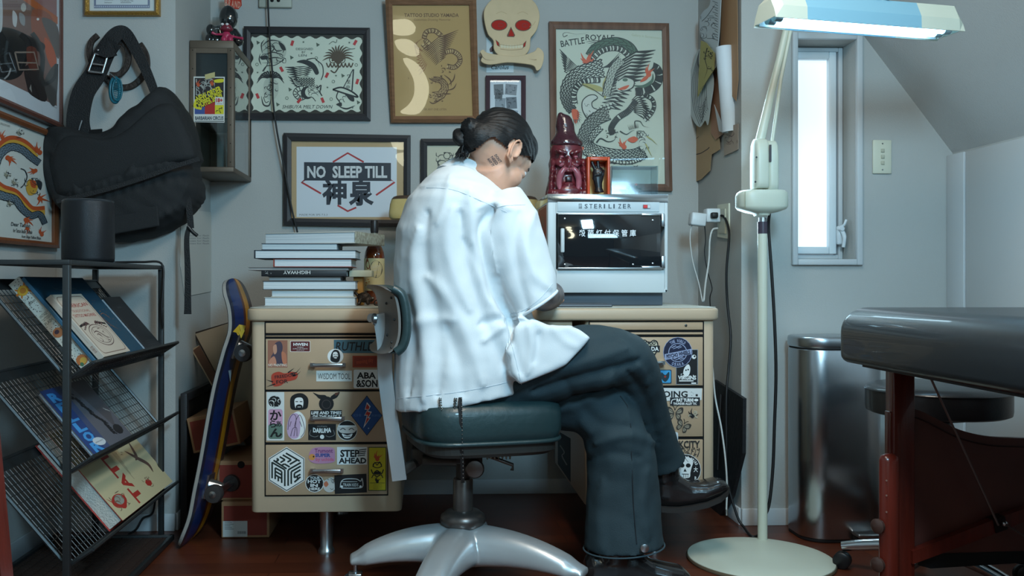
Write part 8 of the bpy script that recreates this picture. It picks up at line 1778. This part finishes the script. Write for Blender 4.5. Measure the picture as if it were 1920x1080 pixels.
    s.loft([ell_ring(W(900, 368, Yn), W(975, 352, Yn), .06), ell_ring(W(893, 400, Yn), W(1004, 395, Yn), .088), ell_ring(W(903, 450, Yn), W(1020, 440, Yn), .092), ell_ring(W(920, 510, Yn), W(1034, 490, Yn), .092), ell_ring(W(938, 560, Yn), W(1041, 520, Yn), .092), ell_ring(W(960, 598, Yn), W(1043, 545, Yn), .090)])
    Yl_ = 2.62
    s.loft([ell_ring(W(850, 372, Yl_), W(940, 372, Yl_), .06), ell_ring(W(850, 420, Yl_), W(960, 410, Yl_), .075), ell_ring(W(870, 470, Yl_), W(985, 450, Yl_), .075), ell_ring(W(900, 520, Yl_), W(1000, 490, Yl_), .075)])
    # front flap lying over the thigh
    fp = [(968, 590), (1003, 600), (1030, 611), (1068, 609), (1088, 618), (1109, 633), (1090, 655), (1062, 684), (1020, 702), (982, 720), (950, 700)]
    rings = []
    for Yo, kk in ((2.42, 1), (2.33, 1), (2.262, 1.0), (2.246, .985)):
        c_ = Vector((1015, 660, 0)); rings.append([W(c_.x+(a-c_.x)*kk, c_.y+(b_-c_.y)*kk, Yo) for a, b_ in fp])
    s.loft(rings)
    sh = s.build('shirt', wh, t); remesh(sh, .0062, 4)
    sf = [([(926, 392), (905, 425), (903, 455), (915, 500), (930, 550), (958, 596)], -.020, .010), ([(940, 385), (922, 410), (918, 450), (930, 510)], .010, .012), ([(880, 360), (888, 420), (900, 500), (930, 590), (955, 660)], .009, .012), ([(862, 400), (872, 480), (895, 560), (925, 640), (950, 700)], -.010, .012), ([(850, 390), (838, 440), (850, 510), (880, 580)], .007, .013), ([(800, 400), (792, 470), (812, 560), (826, 650), (820, 740)], -.008, .013), ([(785, 430), (775, 500), (790, 590), (800, 690), (795, 750)], .008, .012), ([(765, 560), (772, 640), (764, 740)], -.007, .010), ([(800, 520), (840, 560), (880, 640), (905, 720)], .008, .013), ([(836, 610), (860, 680), (870, 740)], -.007, .012), ([(900, 610), (925, 600), (955, 604), (990, 600)], -.012, .008), ([(905, 640), (925, 625), (942, 610)], .008, .007), ([(945, 595), (955, 640), (968, 690), (977, 722)], .007, .006), ([(950, 600), (962, 650), (975, 700)], -.007, .006), ([(990, 610), (998, 650), (990, 700)], .008, .008), ([(1010, 625), (1008, 650), (1000, 680)], -.007, .007), ([(1000, 400), (985, 450), (1000, 510), (1030, 540)], .006, .010), ([(975, 400), (965, 460), (975, 530), (990, 580)], -.006, .010), ([(790, 350), (840, 345), (900, 372), (950, 392)], .003, .005), ([(895, 390), (925, 380), (960, 392)], .006, .006), ([(870, 450), (900, 500), (920, 560)], -.006, .008), ([(745, 620), (800, 600), (850, 600)], .005, .010), ([(845, 330), (835, 380), (820, 420)], .004, .008), ([(1035, 615), (1060, 640), (1080, 650)], .004, .008)]
    folder(sh, sf, 2.30, .0022, 24.)
    bs = BVHTree.FromPolygons([v.co+abs_loc(sh) for v in sh.data.vertices], [tuple(p_.vertices) for p_ in sh.data.polygons])
    # stitched hem lines and slit
    m_st = mat('shirt_stitch', (190, 200, 208), .8)
    for line in ([(742, 748), (800, 742), (860, 735), (920, 724), (972, 711)], [(968, 590), (1005, 583), (1038, 528)][:0] or [(955, 590), (985, 580), (1012, 560), (1036, 532)], [(948, 596), (958, 640), (968, 680), (978, 722)], [(800, 352), (850, 356), (905, 378), (950, 398)], [(926, 392), (945, 386), (985, 384)]):
        q = [(p_.x, p_.y) for p_ in cr([(a, b_, 0) for a, b_ in line], 7)]; MB().tube([cast(bs, px, py, .0002) for px, py in q], .0009, m_st, 5).build('stitching', m_st, sh)
    # collar band
    cl = MB(); ra = []
    c0 = W(884, 332, 2.445); ax = Vector((.50, .22, .84)).normalized(); cu, cv = frame_of(ax)
    for (o, r_) in ((-.030, .092), (.004, .076), (.018, .069), (.018, .0655), (.004, .071), (-.030, .086)):
        ra.append([c0+ax*o+(cu*math.cos(a)+cv*math.sin(a)*1.0)*r_ for a in [2*PI*i/40 for i in range(40)]])
    cl.loft(ra+[ra[0]], wh, caps=False); cl.build('collar', wh, sh)
    # cuff ring at the sleeve opening
    cf = MB(); q = ell_ring(W(961, 598, 2.335), W(1043, 545, 2.335), .091, 36); cf.tube([Vector(p_) for p_ in q], .004, wh, 8, closed=True); cf.build('cuff', wh, sh)
    # ---- neck tattoo lettering
    bb = BVHTree.FromPolygons([v.co+abs_loc(body) for v in body.data.vertices], [tuple(p_.vertices) for p_ in body.data.polygons])
    A = Art(lambda px, py: cast(bb, px, py, .0006), (0, -1, 0)); ic = (60, 62, 68)
    for i, w_ in enumerate(("DON'T", 'NEED', 'ANY 77')): A.text(w_, 925-i*7, 294.5+i*3.6, 943-i*7, 300+i*3.6, ic, .02, rot=.95)
    A.build('neck_lettering', None, body)
    # ---- boots
    bk = mat('boot_leather', (34, 30, 30), .25, coat=.5, bump=.15, bscale=40, var=.25, vscale=14); so = mat('boot_sole', (40, 36, 34), .7)
    def boot(sl, Yb, tilt):
        b_ = MB(); b_.loft([[Vector((W(x, (tp+bt_)/2, Yb).x, Yb, 0))+Vector((0, w_*math.copysign(abs(math.cos(a))**.8, math.cos(a)), W(x, tp, Yb).z*(.5+.5*math.sin(a))+W(x, bt_-5, Yb).z*(.5-.5*math.sin(a)))) for a in [2*PI*i/28 for i in range(28)]] for x, tp, bt_, w_ in sl], bk); return b_
    def sole(sl, Yb):
        k_ = MB(); k_.loft([[(W(x, bt_, Yb).x, Yb+sy*w_*1.06, W(x, bt_+dz, Yb).z) for sy, dz in ((-1, -9), (1, -9), (1, 0), (-1, 0))] for x, tp, bt_, w_ in sl], so, smooth=False); return k_
    S1 = [(1226, 878, 950, .032), (1234, 872, 954, .040), (1250, 874, 955, .043), (1268, 886, 955, .043), (1290, 901, 951, .045), (1318, 901, 944, .050), (1342, 895, 934, .048), (1356, 899, 925, .038), (1364, 909, 919, .018)]
    b1 = boot(S1, 2.65, 0); b1.tube([W(1243, 850, 2.65), W(1243, 900, 2.65)], [.048, .047], bk, 20); o = b1.build('boot', bk, t); remesh(o, .005, 2); o['label'] = 'raised boot of the crossed leg'
    sole([(x, a, b_, w_*1.0) for x, a, b_, w_ in S1], 2.65).build('sole', so, o)
    S2 = [(1096, 1050, 1098, .030), (1106, 1030, 1103, .042), (1150, 1020, 1104, .046), (1190, 1026, 1104, .046), (1220, 1048, 1104, .047), (1250, 1055, 1104, .052), (1276, 1060, 1104, .048), (1290, 1072, 1103, .036), (1297, 1084, 1100, .018)]
    b2 = boot(S2, 2.45, 0); b2.tube([W(1150, 985, 2.45), W(1150, 1050, 2.45)], [.052, .052], bk, 20); o2 = b2.build('boot', bk, t); remesh(o2, .005, 2); o2['label'] = 'boot standing on the floor'
    sole(S2, 2.45).build('sole', so, o2)
    sp = MB(); c_ = W(1208, 1027, 2.34); sp.lathe([(.004, 0), (.011, .002), (.011, .006), (.004, .008)], c_, M_alu, 16, axis=(0, -1, 0)); sp.build('boot_buckle', M_alu, o2)
    # ---- wallet chain and studded strap
    cm = mat('chain_silver', (170, 172, 170), .25, 1)
    ck = MB()
    for pts in ([(825, 748), (826, 760), (830, 776)], [(854, 748), (853, 762), (852, 778)]):
        q = cr([W(x, y_, 2.262) for x, y_ in pts], 6)
        for i, p_ in enumerate(q): ck.torus(p_, .0032, .0011, (1, 0, 0) if i % 2 else (0, 1, .2), cm, 10, 5)
    q = cr([W(830, 776, 2.262), W(840, 786, 2.262), W(852, 778, 2.262)], 5)
    for i, p_ in enumerate(q): ck.torus(p_, .0032, .0011, (1, 0, 0) if i % 2 else (0, 1, .2), cm, 10, 5)
    ck.build('wallet_chain', cm, t)
    lp = MB(); q = cr([W(863, 745, 2.258), W(864, 800, 2.256), W(866, 850, 2.27), W(868, 905, 2.30)], 6); strap(lp, q, .009, .003, mat('strap_leather', (24, 22, 22), .5)); so_ = lp.build('hanging_strap', None, t)
    for i in range(21):
        py = 748+i*7.4; MB().ell(W(864+(i*7.4)*.02+1.5, py, 2.253+(.0 if py < 830 else (py-830)*.0006)), .0016, cm, 6).build('stud', cm, so_)
build_person()
